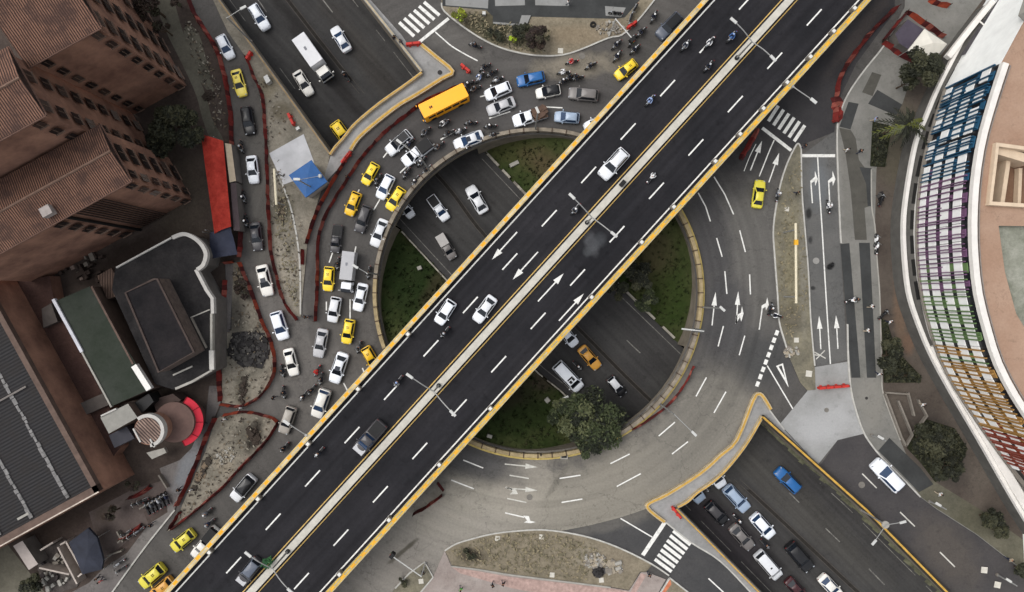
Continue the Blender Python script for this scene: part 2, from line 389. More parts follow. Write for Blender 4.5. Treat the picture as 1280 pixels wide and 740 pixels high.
# grass tufts on the banks: nobody could count them
mb = MB(); rnd = random.Random(3)
for _ in range(3600):
    r = HR * math.sqrt(rnd.random()) * .99; a = rnd.random() * 6.283
    p = Vector((HC.x + r * math.cos(a), HC.y + r * math.sin(a), 0)); d = max(side(p, NE), -side(p, SW))
    if d < .8: continue
    z = fz(p.x, p.y) + .22 + min((d - .25) * .46, 4.3); s = rnd.uniform(.12, .4); b = rnd.random() * 6.28
    for q in range(2):
        c = b + q * 1.57 + rnd.uniform(-.3, .3); dx, dy = math.cos(c) * s, math.sin(c) * s; h = rnd.uniform(.1, .3)
        mb.add([(p.x - dx, p.y - dy, z - .1), (p.x + dx, p.y + dy, z - .1), (p.x + dx * .7 + rnd.uniform(-.2, .2), p.y + dy * .7 + rnd.uniform(-.2, .2), z + h), (p.x - dx * .7, p.y - dy * .7, z + h)], [(0, 1, 2, 3)], rnd.choice((0, 0, 1, 2)))
tag(mb.build('grass', [mat('grass blades', (48, 60, 30), .9, .3, 2), mat('bright grass blades', (54, 66, 34), .9, .3, 2), mat('dry grass blades', (72, 70, 48), .9, .3, 2)]), 'short dark grass and weeds on the banks inside the roundabout', 'grass', kind='stuff')
# ring retaining wall below the rim where there is no road
mb = MB(); mb.skirt(circ(HR, 144), -1.15, -.01)
ring_pts = circ(HR + .01, 144)
for i in range(144):
    a, b = ring_pts[i], ring_pts[(i + 1) % 144]
    if max(side(a, NE), -side(a, SW)) > -.2: mb.skirt([a, b], lambda x, y: fz(x, y) - .3, -1.1, closed=False)
RP = thing('roundabout_parapet', 'circular concrete parapet round the open grass pit of the roundabout', 'parapet', HC)
mb.build('retaining_wall', m_rw, RP, world=True)
m_par1 = mat('grey brown parapet concrete', (128, 119, 106), .9, .35, 1); m_par2 = mat('yellowed parapet concrete', (150, 134, 102), .9, .38, .9)
mb = MB(); rp = circ(HR + .5, 144)
mb.strip(rp, -.26, .24, 0, .85, closed=True)
mw = [0] * len(mb.m)
for i, f in enumerate(mb.f):
    c = sum((Vector(mb.v[k]) for k in f), Vector()) / len(f) - HC; a = math.degrees(math.atan2(c.y, c.x)) % 360
    mw[i] = 1 if (a < 40 or a > 350 or 175 < a < 215 or 225 < a < 285) else 0
mb.m = mw; mb.build('wall', [m_par1, m_par2], RP, world=True)
m_post = mat('rusted post', (70, 56, 46), .8, .3, 5)
for k in range(72):
    a = R(k * 5); mb = MB(); c = HC + Vector((math.cos(a), math.sin(a), 0)) * (HR + .5)
    mb.box(c + Vector((0, 0, .48)), (.66, .13, .93), a); mb.build('joint_post', m_post, RP, world=True)
mb = MB(); mb.strip(circ(HR + 1.05, 60, -62, 62), -.12, .12, 0, .16); mb.strip(circ(HR + 1.05, 60, 225, 285), -.12, .12, 0, .16)
mb.build('kerb', mat('faded yellow kerb', (178, 158, 96), .9, .25, 1.5), RP, world=True)
# kerbs along the sunken road inside the hole
m_kb = mat('pale chipped kerb', (150, 145, 134), .9, .35, .9)
for path, i0, i1, lab, sgn in ((NE, 3, 8, 'pale chipped kerb along the northeast edge of the sunken road in the pit', 1), (SW, 3, 8, 'low kerb along the southwest edge of the sunken road in the pit', -1)):
    pp = [q for q in resample(path[i0:i1 + 1], .8) if (q - HC).length < HR - .1]
    mb = MB()
    for a, b in zip(pp, pp[1:]):
        if random.random() < .12: continue
        d = (b - a).normalized(); c = (a + b) / 2 + Vector((-d.y, d.x, 0)) * .15 * sgn
        mb.box((c.x, c.y, fz(c.x, c.y) + .1), ((b - a).length, .32 if sgn > 0 else .2, .5), math.atan2(d.y, d.x), mi=0 if random.random() < .8 else 1)
    tag(mb.build('kerb', [m_kb, M_concd]), lab, 'kerb')
# sunken median strip and lane paint
med = [P(322, -50, -3.2), P(356.8, 0, -3.6), P(463, 133.5, -5.2), P(554, 231, -5.5), P(608, 300, -5.5), P(720, 411, -5.5), P(807, 498, -5.5), P(937, 617, -5.5), P(1065, 737, -4), P(1140, 805, -3.6)]
med = spline([Vector((q.x, q.y, 0)) for q in med], 6)
mb = MB()
for off, wd, mi, h in ((0, .1, 0, .12), (.55, .1, 0, .12), (.27, .42, 1, .03)):
    for a, b in zip(med, med[1:]):
        d = (b - a).normalized(); n_ = Vector((-d.y, d.x, 0)); q = []
        for u in (a, b):
            for s_ in (-1, 1): q.append(u + n_ * (off + s_ * wd / 2))
        z = [fz(v.x, v.y) + h for v in q]
        mb.add([(v.x, v.y, zz) for v, zz in zip(q, z)] + [(v.x, v.y, zz - h) for v, zz in zip(q, z)], [(0, 1, 3, 2), (0, 4, 5, 1), (2, 3, 7, 6)], mi)
struct('road_median', mb, [mat('sooty median kerb', (72, 68, 64), .95, .3, 1), mat('dark median gravel', (42, 39, 36), 1, .3, 2)])
sunk_dash = [(325.5, 2.6, 338, 20.5), (398.6, 103, 413, 120.6), (405.5, 3, 418, 19), (481, 102.7, 491, 114), (784, 425.5, 801, 441.6), (1026.8, 656.5, 1043.5, 672.7), (1077, 704, 1095, 722.7), (926, 561.5, 943.4, 577), (980, 610, 996, 626), (600, 180, 612, 194)]
mb = MB()
for a, b, c, d in sunk_dash:
    p, q = P(a, b, -5), P(c, d, -5)
    pp = along([p, q], 2); 
    for u, v in zip(pp, pp[1:]):
        dd = (v - u).normalized(); n_ = Vector((-dd.y, dd.x, 0)) * .08
        mb.add([(s_.x, s_.y, fz(s_.x, s_.y) + .012) for s_ in (u - n_, v - n_, v + n_, u + n_)], [(0, 1, 2, 3)])
for path, off in ((SW, .9), (NE, -.9)):
    pp = resample([Vector((q.x, q.y, 0)) for q in path], 2)
    for u, v in zip(pp, pp[1:]):
        if random.random() < .25: continue
        dd = (v - u).normalized(); n0 = Vector((-dd.y, dd.x, 0)); 
        if path is SW: n0 = n0
        q = [u + n0 * (off - .05), v + n0 * (off - .05), v + n0 * (off + .05), u + n0 * (off + .05)]
        mb.add([(s_.x, s_.y, fz(s_.x, s_.y) + .012) for s_ in q], [(0, 1, 2, 3)])
struct('sunken_road_marking', mb, M_dimw)

# ---------------------------------------------------------------- pavements, islands, plazas (raised) and road patches (flat sheets)
def slab(name, pts, m, h=.13, sm=None, sp=0, kerb=None, kw=.22):
    pw = [Vector(q) for q in WP(pts)]
    if sp: pw = spline(pw, sp, closed=True)
    a = sum(p.x * q.y - q.x * p.y for p, q in zip(pw, pw[1:] + pw[:1]))
    if a < 0: pw = pw[::-1]
    mb = MB(); mb.prism(pw, -.02, h)
    o = struct(name, mb, m)
    return o
def sheet(name, pts, m, z, sp=0):
    pw = [Vector(q) for q in WP(pts)]
    if sp: pw = spline(pw, sp, closed=True)
    mb = MB(); mb.poly(pw, z); return struct(name, mb, m)
def kerbline(pts, m, wd=.2, h=.17, label=None, sp=4, name='kerb', z0=-.02):
    pw = [Vector(q) for q in WP(pts)]
    if sp: pw = spline(pw, sp)
    mb = MB(); mb.strip(pw, -wd / 2, wd / 2, z0, h); o = mb.build(name, m)
    return tag(o, kind='structure') if not label else tag(o, label, name.replace('_', ' '))
m_city = ground_mat('dark worn yard pavement', (66, 58, 54), (88, 78, 72), .2, [(225, 250, 40, 60, 0, (88, 80, 70), .7), (160, 320, 60, 20, 30, (50, 42, 38), .8), (140, 655, 60, 40, 20, (96, 84, 80), .8), (90, 640, 90, 25, 28, (62, 52, 46), .7)], .25)
m_walkw = ground_mat('grey street pavement', (104, 99, 98), (122, 117, 114), .3, [(235, 585, 12, 40, -20, (128, 132, 136), .7), (200, 660, 60, 20, 50, (126, 122, 118), .6)], .18, cracks=.3)
m_alley = ground_mat('mossy concrete path', (98, 95, 84), (116, 112, 100), .3, [], .18)
m_dirt = ground_mat('construction dirt', (118, 113, 102), (146, 139, 126), .35, [(350, 350, 14, 60, 0, (160, 152, 138), .8), (355, 262, 14, 22, 0, (92, 88, 72), .7), (310, 540, 22, 14, 20, (78, 74, 66), .7), (280, 575, 14, 18, 0, (150, 140, 124), .7), (303, 490, 10, 22, 5, (84, 80, 70), .7), (295, 395, 12, 30, 0, (82, 78, 72), .7), (340, 100, 14, 40, -30, (120, 112, 92), .6), (352, 140, 16, 12, 0, (96, 88, 72), .7), (318, 545, 9, 24, -20, (48, 44, 40), .9)], .3)
m_verge = ground_mat('rough dirt and dry grass', (120, 112, 96), (142, 132, 114), .5, [(600, 30, 40, 14, 20, (76, 72, 56), .8), (640, 45, 50, 12, 0, (72, 72, 54), .8), (720, 45, 40, 14, 0, (136, 122, 102), .7), (760, 38, 24, 14, 0, (140, 128, 110), .6), (590, 695, 20, 10, 0, (70, 64, 54), .8), (735, 695, 20, 14, 0, (146, 138, 122), .7), (770, 700, 30, 20, 0, (132, 122, 106), .6)], .32)
m_isl = ground_mat('dusty island earth', (108, 104, 92), (134, 128, 110), .4, [(990, 330, 10, 60, 0, (140, 132, 106), .6), (1004, 300, 6, 120, 0, (138, 134, 124), .5), (985, 400, 18, 20, 0, (100, 94, 82), .7)], .28)
m_conc_walk = ground_mat('island concrete', (142, 141, 139), (164, 163, 162), .3, [(500, 130, 60, 6, 35, (124, 122, 118), .5)], .12)
m_pad = ground_mat('fresh concrete pad', (146, 146, 144), (166, 166, 165), .2, [(1030, 530, 40, 24, 20, (176, 176, 176), .6)], .08)
m_ewalk = ground_mat('plaza concrete', (118, 117, 112), (136, 134, 129), .25, [(1090, 500, 20, 40, 0, (140, 137, 130), .6), (1060, 220, 10, 60, 0, (112, 110, 104), .5)], .1, cracks=.15)
m_dark1 = ground_mat('dark plaza paving', (62, 63, 63), (72, 73, 73), .4, [], .1)
m_dark2 = ground_mat('brownish dark paving', (82, 80, 75), (92, 90, 84), .4, [], .1)
m_brown = ground_mat('stained driveway paving', (82, 74, 68), (100, 92, 84), .15, [(1125, 380, 10, 50, 0, (124, 102, 84), .6), (1120, 180, 30, 60, 0, (92, 88, 74), .6), (1140, 300, 14, 60, 0, (76, 69, 64), .6), (1170, 560, 30, 60, 30, (62, 58, 56), .6), (1135, 430, 8, 14, 0, (130, 100, 80), .5)], .15, cracks=.25)
m_planter = ground_mat('planter ground cover', (38, 42, 30), (56, 58, 42), .6, [], .35)
m_terr = ground_mat('pinkish pavement', (150, 138, 132), (168, 158, 152), .3, [], .12, cracks=.15)
m_olive = ground_mat('olive gravel verge', (92, 90, 78), (112, 108, 94), .3, [(1215, 650, 40, 30, 40, (84, 82, 68), .6)], .2)
m_dkroad = ground_mat('dark side road asphalt', (70, 68, 69), (80, 77, 77), .2, [(1185, 690, 30, 60, 40, (92, 86, 80), .6)], .14, cracks=.2)
m_two = ground_mat('two lane street asphalt', (94, 94, 93), (106, 105, 103), .2, [(1025, 230, 14, 34, 0, (112, 116, 120), .6), (1038, 333, 6, 4, 30, (38, 38, 38), .9), (1011, 267, 4, 7, 0, (44, 44, 44), .9), (1016, 360, 4, 3, 0, (52, 52, 52), .9), (1013, 300, 3, 5, 0, (60, 60, 60), .9)], .13, cracks=.3)
m_neasp = ground_mat('dark approach asphalt', (60, 59, 61), (72, 70, 71), .2, [(1075, 40, 10, 70, -38, (96, 88, 84), .5)], .14, cracks=.2)

# flat asphalt patches
sheet('asphalt_patch', [(1001, 195), (1044, 163), (1050, 290), (1059, 450), (1018, 459), (1012, 370)], m_two, .004)
sheet('asphalt_patch', [(1040, 0), (1120, -30), (1118, 15), (1070, 80), (1046, 130), (1043, 165), (1000, 182), (990, 186), (930, 150), (1000, 60)], m_neasp, .004)
sheet('asphalt_patch', [(1030, 575), (1047, 550), (1080, 541), (1104, 575), (1150, 621), (1220, 668), (1300, 730), (1300, 860), (1262, 821), (1182, 740), (1080, 636), (1024, 583)], m_dkroad, .004)
sheet('asphalt_patch', [(700, 664), (740, 656), (775, 647), (808, 636), (818, 644), (830, 651), (864, 678), (900, 701), (938, 740), (1010, 815), (980, 840), (880, 770), (837, 721), (815, 705), (784, 688), (753, 676), (720, 667)], ground_mat('dark exit asphalt', (68, 68, 69), (80, 79, 79), .2, [(760, 655, 60, 10, 12, (106, 103, 98), .7), (800, 640, 20, 8, 20, (110, 106, 100), .6)], .14, cracks=.2), .004)
# west side
slab('city_ground', [(-300, -260), (200, -260), (225, -20), (243, 14), (256, 36), (274, 67), (285, 108), (290, 144), (292, 190), (297, 226), (301, 265), (302, 295), (300, 326), (281, 329), (283, 360), (279, 411), (275, 463), (277, 504), (270, 520), (261, 540), (254, 558), (242, 590), (228, 617), (219, 637), (180, 686), (140, 741), (70, 840), (0, 1000), (-300, 1000)], m_city, .12)
sheet('pavement', [(262, 482), (275, 482), (276, 503), (269, 521), (260, 540), (253, 559), (241, 590), (227, 617), (218, 637), (179, 686), (139, 741), (96, 765), (88, 741), (112, 728), (128, 712), (160, 690), (186, 655), (210, 640), (208, 610), (200, 585), (225, 575), (240, 560), (258, 520)], m_walkw, .126)
sheet('pavement', [(282, 330), (292, 330), (291, 360), (288, 415), (281, 416), (283, 360)], m_walkw, .124)
sheet('path', [(196, -40), (214, -10), (226, 30), (236, 60), (246, 90), (258, 120), (266, 150), (280, 176), (266, 178), (254, 150), (246, 120), (230, 84), (212, 48), (200, 20), (180, -40)], m_alley, .126, 3)
sheet('path', [(230, 36), (248, 40), (262, 90), (268, 118), (252, 104), (238, 72)], m_alley, .13, 3)
slab('dirt_island', [(262, -10), (275, 0), (345, 97), (413, 192), (406, 226), (386, 288), (376, 396), (366, 394), (352, 370), (341, 324), (338, 283), (336, 226), (333, 190), (332, 154), (328, 121), (317, 95), (308, 72), (285, 40)], m_dirt, .12)
slab('dirt_island', [(291, 328), (300, 329), (314, 362), (327, 398), (340, 429), (344, 462), (327, 493), (302, 507), (278, 503), (278, 463), (281, 412), (290, 412)], m_dirt, .12)
slab('dirt_island', [(281, 518), (305, 514), (335, 520), (348, 527), (334, 550), (304, 581), (278, 609), (240, 642), (210, 664), (226, 637), (241, 601), (257, 565), (270, 523)], m_dirt, .12)
# island north west (between trench and ring) and its pale slab
slab('traffic_island', [(503, 45), (510, 56), (528, 56), (531, 60), (566, 90), (565, 95), (553, 99), (520, 120), (500, 131.5), (473, 152), (449, 173), (439, 188), (421, 213), (409, 226), (404, 226), (414, 193.5), (421, 183.5), (431, 172.5), (442, 158.5), (456, 145.5), (473, 131.5), (488, 120.5), (508, 106.5), (527.5, 91.5), (491.5, 45), (455.5, 0), (391.5, -82), (400, -82), (463, 0)], m_conc_walk, .13)
slab('concrete_slab', [(337, 192), (380, 168), (392, 200), (396, 216), (355, 231)], mat('pale slab', (178, 178, 180), .9, .14, .5), .2)
# north side
slab('verge', [(552, 6), (556, 15), (566, 25), (585, 38), (600, 48), (614, 55), (629, 61), (643, 65), (660, 69), (677, 70), (695, 69.5), (712, 67), (736, 59), (760, 48), (777, 44), (797, 26), (818, 0), (840, -40), (552, -40)], m_verge, .12)
sheet('plaza', [(553, -39), (553, 8), (608, 13), (615, 20), (770, 24), (781, 22), (800, 0), (816, -39)], m_dark1, .126)
slabm = ground_mat('light plaza slab', (138, 138, 136), (150, 150, 148), .4, [], .08)
for q in ([(556, -39), (612, -39), (610, 11), (557, 7)], [(617, -39), (656, -39), (656, 7), (619, 8)], [(668, -39), (712, -39), (711, 8), (669, 7)], [(756, 8), (782, 10), (776, 22), (757, 20)]): sheet('plaza_slab', q, slabm, .131)
slab('ramp', [(616, 20), (664, 20), (658, 35), (616, 31)], m_dark1, .35); sheet('ramp_edge', [(652, 20.3), (663.5, 20.3), (657.6, 34.5), (648, 33.6)], slabm, .356); sheet('ramp_edge', [(616.4, 28.5), (648, 31), (648, 33.6), (616.4, 30.7)], slabm, .356)
# east side
slab('traffic_island', [(994, 183), (998, 180), (1001, 184), (1002, 240), (1006, 290), (1010, 340), (1013, 400), (1018, 460), (1019, 487), (1009, 488), (1000, 478), (988, 450), (980, 425), (973.5, 401), (971.7, 370), (968, 320), (966.5, 283), (969, 258), (974, 236), (983, 206)], m_isl, .13)
slab('concrete_pad', [(1018, 459), (1059, 452), (1064, 488), (1071, 518), (1080, 542), (1047, 550), (1022, 581), (975, 530), (1009, 489)], m_pad, .03)
slab('plaza', [(1104, 58), (1080, 88), (1061, 115.5), (1050, 140), (1046, 164), (1047, 220), (1050, 290), (1054, 350), (1059, 410), (1060, 450), (1063.5, 488), (1071, 518), (1080, 542), (1092, 560), (1104, 574), (1127, 597), (1150, 621), (1170, 636), (1220, 668), (1300, 730), (1300, 900), (1500, 900), (1500, -260), (1150, -260), (1130, 10)], m_ewalk, .13)
sheet('driveway', [(1139, 75), (1150, 60), (1175, 70), (1250, -30), (1300, -30), (1300, 700), (1280, 708), (1220, 660), (1165, 615), (1150, 610), (1124.7, 550), (1104, 494), (1101.6, 463), (1099, 370), (1093, 283), (1095, 211), (1112, 160), (1127, 131), (1139, 95)], m_brown, .134)
sheet('verge', [(1150, 620.5), (1140, 606), (1165, 600), (1230, 640), (1300, 690), (1300, 729), (1220, 667), (1170, 635)], m_olive, .139)
D = [([(1048.5, 160), (1063, 163), (1069, 173), (1073, 200), (1082, 212), (1086, 258), (1080, 260), (1083, 300), (1068, 300), (1063, 240), (1056, 190)], m_dark2),
     ([(1060, 127.6), (1072.7, 130), (1062.5, 162), (1048.7, 158.6)], m_dark1), ([(1096, 112.5), (1127, 131), (1119.6, 145), (1084.4, 130)], m_dark1),
     ([(1089.5, 90.5), (1101, 94), (1090, 120.6), (1077, 115.6)], m_dark2), ([(1073.6, 209), (1088.6, 210.5), (1088.5, 258), (1084, 258), (1082, 230)], m_dark1),
     ([(1049.8, 305.3), (1061, 304), (1075, 472), (1063.6, 472)], m_dark1), ([(1073, 303.6), (1086.5, 303.6), (1094.4, 472), (1083, 472)], m_dark1),
     ([(1104, 555), (1111, 547), (1150, 585), (1166, 605), (1148, 615), (1126, 592), (1097, 563)], m_dark1)]
for k, (q, m_) in enumerate(D): sheet('paving_strip', q, m_, .143 + .003 * k)
slab('planter_bed', [(1090, 152.7), (1110, 157), (1113, 160), (1105, 209), (1087, 208)], m_planter, .3)
slab('planter_bed', [(1101, 398), (1108, 402), (1118, 436), (1150, 470), (1150, 478), (1104, 478), (1103, 440)], m_planter, .25)
slab('planter_bed', [(1133, 560), (1146, 530), (1158, 524), (1192, 535), (1208, 560), (1196, 590), (1168, 602), (1150, 578)], m_planter, .25)
# low zigzag ramp walls
for pts, lb in (([(1105, 490), (1132, 492)], 'north end wall of the zigzag ramp below the right planter'), ([(1132.5, 490), (1140, 519)], 'short inner spur wall of the zigzag ramp pointing south'), ([(1120, 500), (1138, 543), (1130, 556)], 'long bent middle wall of the zigzag ramp'), ([(1145, 499), (1156, 519), (1140, 540)], 'bent east wall of the zigzag ramp towards the driveway'), ([(1104, 491.5), (1124, 545), (1130, 556.5)], 'long west wall of the zigzag ramp beside the plaza pavement')):
    kerbline(pts, M_concd, .22, .7, lb, 0, 'ramp_wall')
# south side
slab('verge', [(556, 687), (568, 680), (583.5, 674.5), (598, 670), (613, 667), (644, 663), (680, 661.5), (720, 667), (753, 676), (784, 688.6), (815, 705), (808, 714), (800, 714), (786, 737), (763, 733), (739, 731), (700, 725), (640, 717.5), (600, 711), (565, 706)], m_verge, .14)
slab('pavement', [(556, 688), (564, 707), (600, 712), (640, 718.5), (700, 726), (763, 734), (786, 738), (801, 715), (809, 715), (832, 724), (820, 745), (812, 900), (400, 900), (480, 770), (525, 741), (541.6, 721)], m_terr, .12)
slab('verge', [(837, 722), (860, 740), (900, 790), (880, 860), (830, 860), (822, 746)], m_verge, .13)
sheet('brick_edging', [(837, 722.5), (839, 730), (825, 748), (822.5, 745)], mat('orange brick edging', (180, 110, 80), .9, .25, 2), .137)
sheet('brick_edging', [(640, 721), (763, 735), (786, 739), (783, 760), (640, 735), (575, 716), (564, 708)], mat('pink brick edging', (160, 136, 128), .9, .3, 2), .126)
sheet('brick_edging', [(801, 716), (808, 718), (792, 745), (785, 745)], MC['pink brick edging'], .1285)
slab('traffic_island', [(531, 702), (541.6, 721), (525, 741), (490, 780), (470, 770), (494, 735), (512, 716)], m_isl, .13)
# island south east
slab('traffic_island', [(940, 500), (947, 492), (953, 497), (962, 513), (980, 537), (1022, 582), (1080, 635.5), (1182, 739), (1262, 820.5), (1260.5, 821.5), (1180.5, 740), (1078.5, 636.5), (950, 520.5), (933.5, 549.5), (917.5, 571.5), (900, 591.5), (884.5, 604.5), (869.5, 614.5), (857.5, 625.5), (846, 633), (951.7, 740), (1031, 820), (1020, 825), (938, 740), (900, 701), (864, 678), (831, 651), (822, 645), (808.6, 633.4), (812, 628), (833, 617), (874, 591), (900, 568), (920, 548)], m_conc_walk, .13)

# ---------------------------------------------------------------- kerbs and painted low walls
kw = mat('white kerb', (172, 170, 164), .9, .2, 1.5)
kerbline([(552, 4), (556, 15), (585, 38), (614, 55), (643, 65), (677, 70), (712, 67), (760, 48), (777, 44), (797, 26), (818, 0)], kw)
kerbline([(1001, 186), (998, 180), (994, 183), (983, 206), (974, 236), (966.5, 283), (968, 320), (971.7, 370), (973.5, 401), (980, 425), (987, 447)], kw)
kerbline([(1001, 186), (1002, 240), (1006, 290), (1010, 340), (1013, 400), (1018, 457)], kw)
kerbline([(1120, 30), (1104, 58), (1080, 88), (1061, 115.5), (1050, 140), (1046, 164), (1047, 220), (1050, 290), (1051, 304)], kw)
kerbline([(1059, 405), (1060, 450), (1063.5, 488), (1071, 518), (1080, 542), (1092, 560), (1104, 574), (1127, 597), (1150, 621)], kw)
kerbline([(1088.5, 212), (1089, 258), (1093, 283), (1096, 330), (1099, 370), (1101.6, 463), (1104, 494), (1124.7, 550)], M_conc, .18)
kerbline([(556, 688), (568, 680.5), (583.5, 675), (613, 667.5), (644, 663.5), (680, 662), (720, 667.5), (753, 676.5), (784, 689), (815, 705), (836, 719)], kw)
kerbline([(564, 707), (600, 711.5), (640, 718), (700, 725.5), (763, 733.5)], M_conc, .2, .3)
kerbline([(494, 735), (512, 716), (531, 702), (541.6, 721), (525, 741)], kw, sp=0)
kerbline([(837, 722), (860, 740), (890, 775)], kw, sp=0); kerbline([(837, 722), (822, 746)], kw, sp=0)
kerbline([(219, 637), (180, 686), (140, 741)], kw); kerbline([(353, 229), (365.8, 267), (374.8, 323.7), (376, 393)], kw, .22, .2)
kerbline([(830, 651), (864, 678), (900, 701), (938, 740)], kw, .2, .16)
kerbline([(953, 497), (962, 513), (980, 537)], kw, .2, .16); kerbline([(342.7, 211), (352, 229)], M_conc)
kerbline([(254, 330), (262, 345)], M_conc)
def edge_wall(name, label, path, mats, wd=.45, h=.8, stripe=None, sp=4, cat='barrier'):
    pw = [Vector(q) for q in WP(path)]
    if sp: pw = spline(pw, sp)
    t = thing(name, label, cat, pw[0]); mb = MB(); mb.strip(pw, -wd / 2, wd / 2, 0, h); mb.build('wall', mats[0], t, world=True)
    mb = MB(); mb.strip(pw, -wd * .22, wd * .22, h, h + .05); mb.build('painted_top', mats[1], t, world=True)
    return t
edge_wall('island_barrier', 'low yellow topped barrier curving between the orange bus lane and the northwest island', [(527, 57), (545, 72), (566, 90.5), (553, 99), (520, 120), (500, 131.5), (473, 152), (449, 173), (439, 188)], [M_cream, M_yel], .55, .55, sp=3)
edge_wall('trench_parapet', 'yellow topped parapet on the bridge edge above the northwest sunken road', [(414, 194.5), (421, 184.5), (431, 173.5), (442, 159.5), (456, 146.5), (473, 132.5), (488, 121.5), (508, 107.5), (528, 92.5)], [M_cream, M_yel], .35, .8, cat='parapet')
edge_wall('trench_parapet', 'weathered parapet along the sunken road beside the construction strip and white booth slab', [(214, -82), (274, 0), (344, 97), (413, 193)], [M_concd, mat('brown stained wall top', (140, 118, 84), .9, .3, 1)], .35, .6, sp=0, cat='parapet')
edge_wall('trench_parapet', 'cream parapet along the sunken road below the upper left zebra crossing', [(392, -82), (456, 0), (492, 45), (528, 91)], [M_conc, M_cream], .35, .8, sp=0, cat='parapet')
edge_wall('island_barrier', 'low orange yellow barrier round the point of the southeast island', [(962, 511), (953, 496), (947, 492), (940, 500), (920, 549), (900, 568), (874, 591), (833, 617), (812, 627), (808.6, 633.4), (820, 644), (830, 651)], [M_cream, M_yel], .5, .55, sp=3)
edge_wall('trench_parapet', 'yellow parapet on the bridge edge above the southeast sunken road', [(951, 519.5), (934, 549), (918, 571), (900.5, 591), (885, 604), (870, 614), (858, 625), (845.5, 632)], [M_cream, M_yel], .35, .8, cat='parapet')
edge_wall('trench_parapet', 'yellow parapet along the sunken road beside the lower right zebra crossing', [(844, 634), (950, 741), (1030, 822)], [M_concd, M_yel], .35, .8, sp=0, cat='parapet')
edge_wall('trench_parapet', 'long yellow and black stained parapet between the sunken road and the right side road', [(951, 520), (1079, 635), (1181, 739), (1261, 820)], [mat('black stained parapet', (52, 48, 40), .9, .5, .8), M_yel], .6, .9, sp=0, cat='parapet')
# moss at the foot of the right wall
m_moss = mat('moss and weeds', (88, 88, 70), 1, .5, 1.2)
mb = MB(); pw = resample([Vector(q) for q in NE[8:12]], 1.0)
for a, b in zip(pw, pw[1:]):
    d = (b - a).normalized(); n_ = Vector((d.y, -d.x, 0)); w_ = random.uniform(.15, .6)
    mb.add([(q.x, q.y, fz(q.x, q.y) + .02) for q in (a, a + n_ * (w_ + .1), b + n_ * w_, b)], [(0, 1, 2, 3)])
struct('moss_strip', mb, m_moss)

# ---------------------------------------------------------------- paint on the ground level
Z = .012
def seg(mb, a, b, wd, z=Z, mi=0, lvl=0):
    p, q = P(a[0], a[1], lvl), P(b[0], b[1], lvl); d = (q - p).normalized(); n_ = Vector((-d.y, d.x, 0)) * wd / 2
    mb.add([(v.x, v.y, lvl + z) for v in (p - n_, q - n_, q + n_, p + n_)], [(0, 1, 2, 3)], mi)
def pline(mb, pts, wd, z=Z, lvl=0):
    pw = [Vector((p.x, p.y, 0)) for p in WP(pts, lvl)]; mb.strip(spline(pw, 5) if len(pts) > 2 else pw, -wd / 2, wd / 2, None, lvl + z)
dash = [(892.5, 221, 906, 243), (906, 243, 917, 268), (872.7, 241, 882, 258), (882, 258, 888, 276.8), (895.8, 297.5, 902.7, 321), (924.6, 288, 931.7, 315), (906, 339, 908.6, 367.4), (937, 343, 938, 368),
        (904.3, 407.5, 897.6, 433), (931, 419.5, 924, 444), (883, 471.7, 870, 495.5), (907.4, 489.6, 892.5, 516), (843.7, 527.6, 823.4, 545), (787, 567.5, 763, 579.5), (860, 552, 840, 567.5), (801, 592, 771, 608),
        (702, 628, 728, 623.7), (699.5, 598, 725.6, 594), (579, 575, 604, 585), (564, 600, 592.4, 611),
        (679, 133.5, 703, 134.8), (611.4, 148, 638, 139.4), (550.6, 174.5, 571, 163), (543, 180, 532, 189), (509, 207.5, 500, 216), (475, 249, 467, 262.6), (445, 308, 443, 317), (416.6, 313.5, 411.5, 328), (449, 237, 446, 243),
        (437.6, 374, 437.6, 398.5), (408, 377, 408, 388), (429.4, 478.6, 435, 489.6), (453, 460, 455.6, 466.5), (484, 190.5, 479, 197), (600, 121, 606, 119.5), (885.6, 723, 904, 740), (904, 740, 925, 760)]
mb = MB(); mbf = MB()
for a, b, c, d in dash: seg(mb, (a, b), (c, d), .17)
for a, b, c, d in [(637, 594, 661, 598), (634, 623, 658, 628), (1077.7, 592, 1095.7, 610), (1125, 640, 1143.5, 658), (1174.8, 690, 1193.5, 708.6)]: seg(mbf, (a, b), (c, d), .17, .016)
pline(mb, [(544, 39.8), (552, 47), (564.7, 57.7), (580, 67), (597, 76)], .17)
pline(mb, [(949, 220.6), (956, 203), (962, 188), (967.8, 175)], .15)
pline(mb, [(1022, 196), (1024.5, 240), (1027.5, 285), (1031, 345), (1035, 410), (1038, 455)], .17)
pline(mb, [(959, 457), (991, 511)], .17); pline(mb, [(775.7, 648), (816, 671.8)], .17)
pline(mb, [(930, 214), (937, 196), (945, 180)], .1)
seg(mbf, (1018, 440), (1032, 448), .14, .016); seg(mbf, (1020, 449), (1031, 438), .14, .02); seg(mbf, (1011, 443), (1024, 444), .14, .024); struct('lane_marking', mb, M_white); struct('faded_lane_marking', mbf, M_faded)
mb = MB()
for a, b, w_ in (((952.8, 160), (989, 188), .45), ((1002, 194.6), (1044, 194.6), .42), ((560.8, 23), (524, 52.6), .42), ((831, 653), (803.4, 694), .55)): seg(mb, a, b, w_)
struct('stop_line', mb, M_white)
def zebra(s0, s1, e0, e1, n, wd):
    mb = MB()
    for k in range(n):
        t = k / (n - 1); a = (s0[0] + (e0[0] - s0[0]) * t, s0[1] + (e0[1] - s0[1]) * t); b = (s1[0] + (e1[0] - s1[0]) * t, s1[1] + (e1[1] - s1[1]) * t)
        seg(mb, a, b, wd)
    struct('zebra_crossing', mb, M_white)
zebra((972.9, 132.3), (960.5, 151.5), (1006, 156.7), (992.6, 176.7), 6, .46)
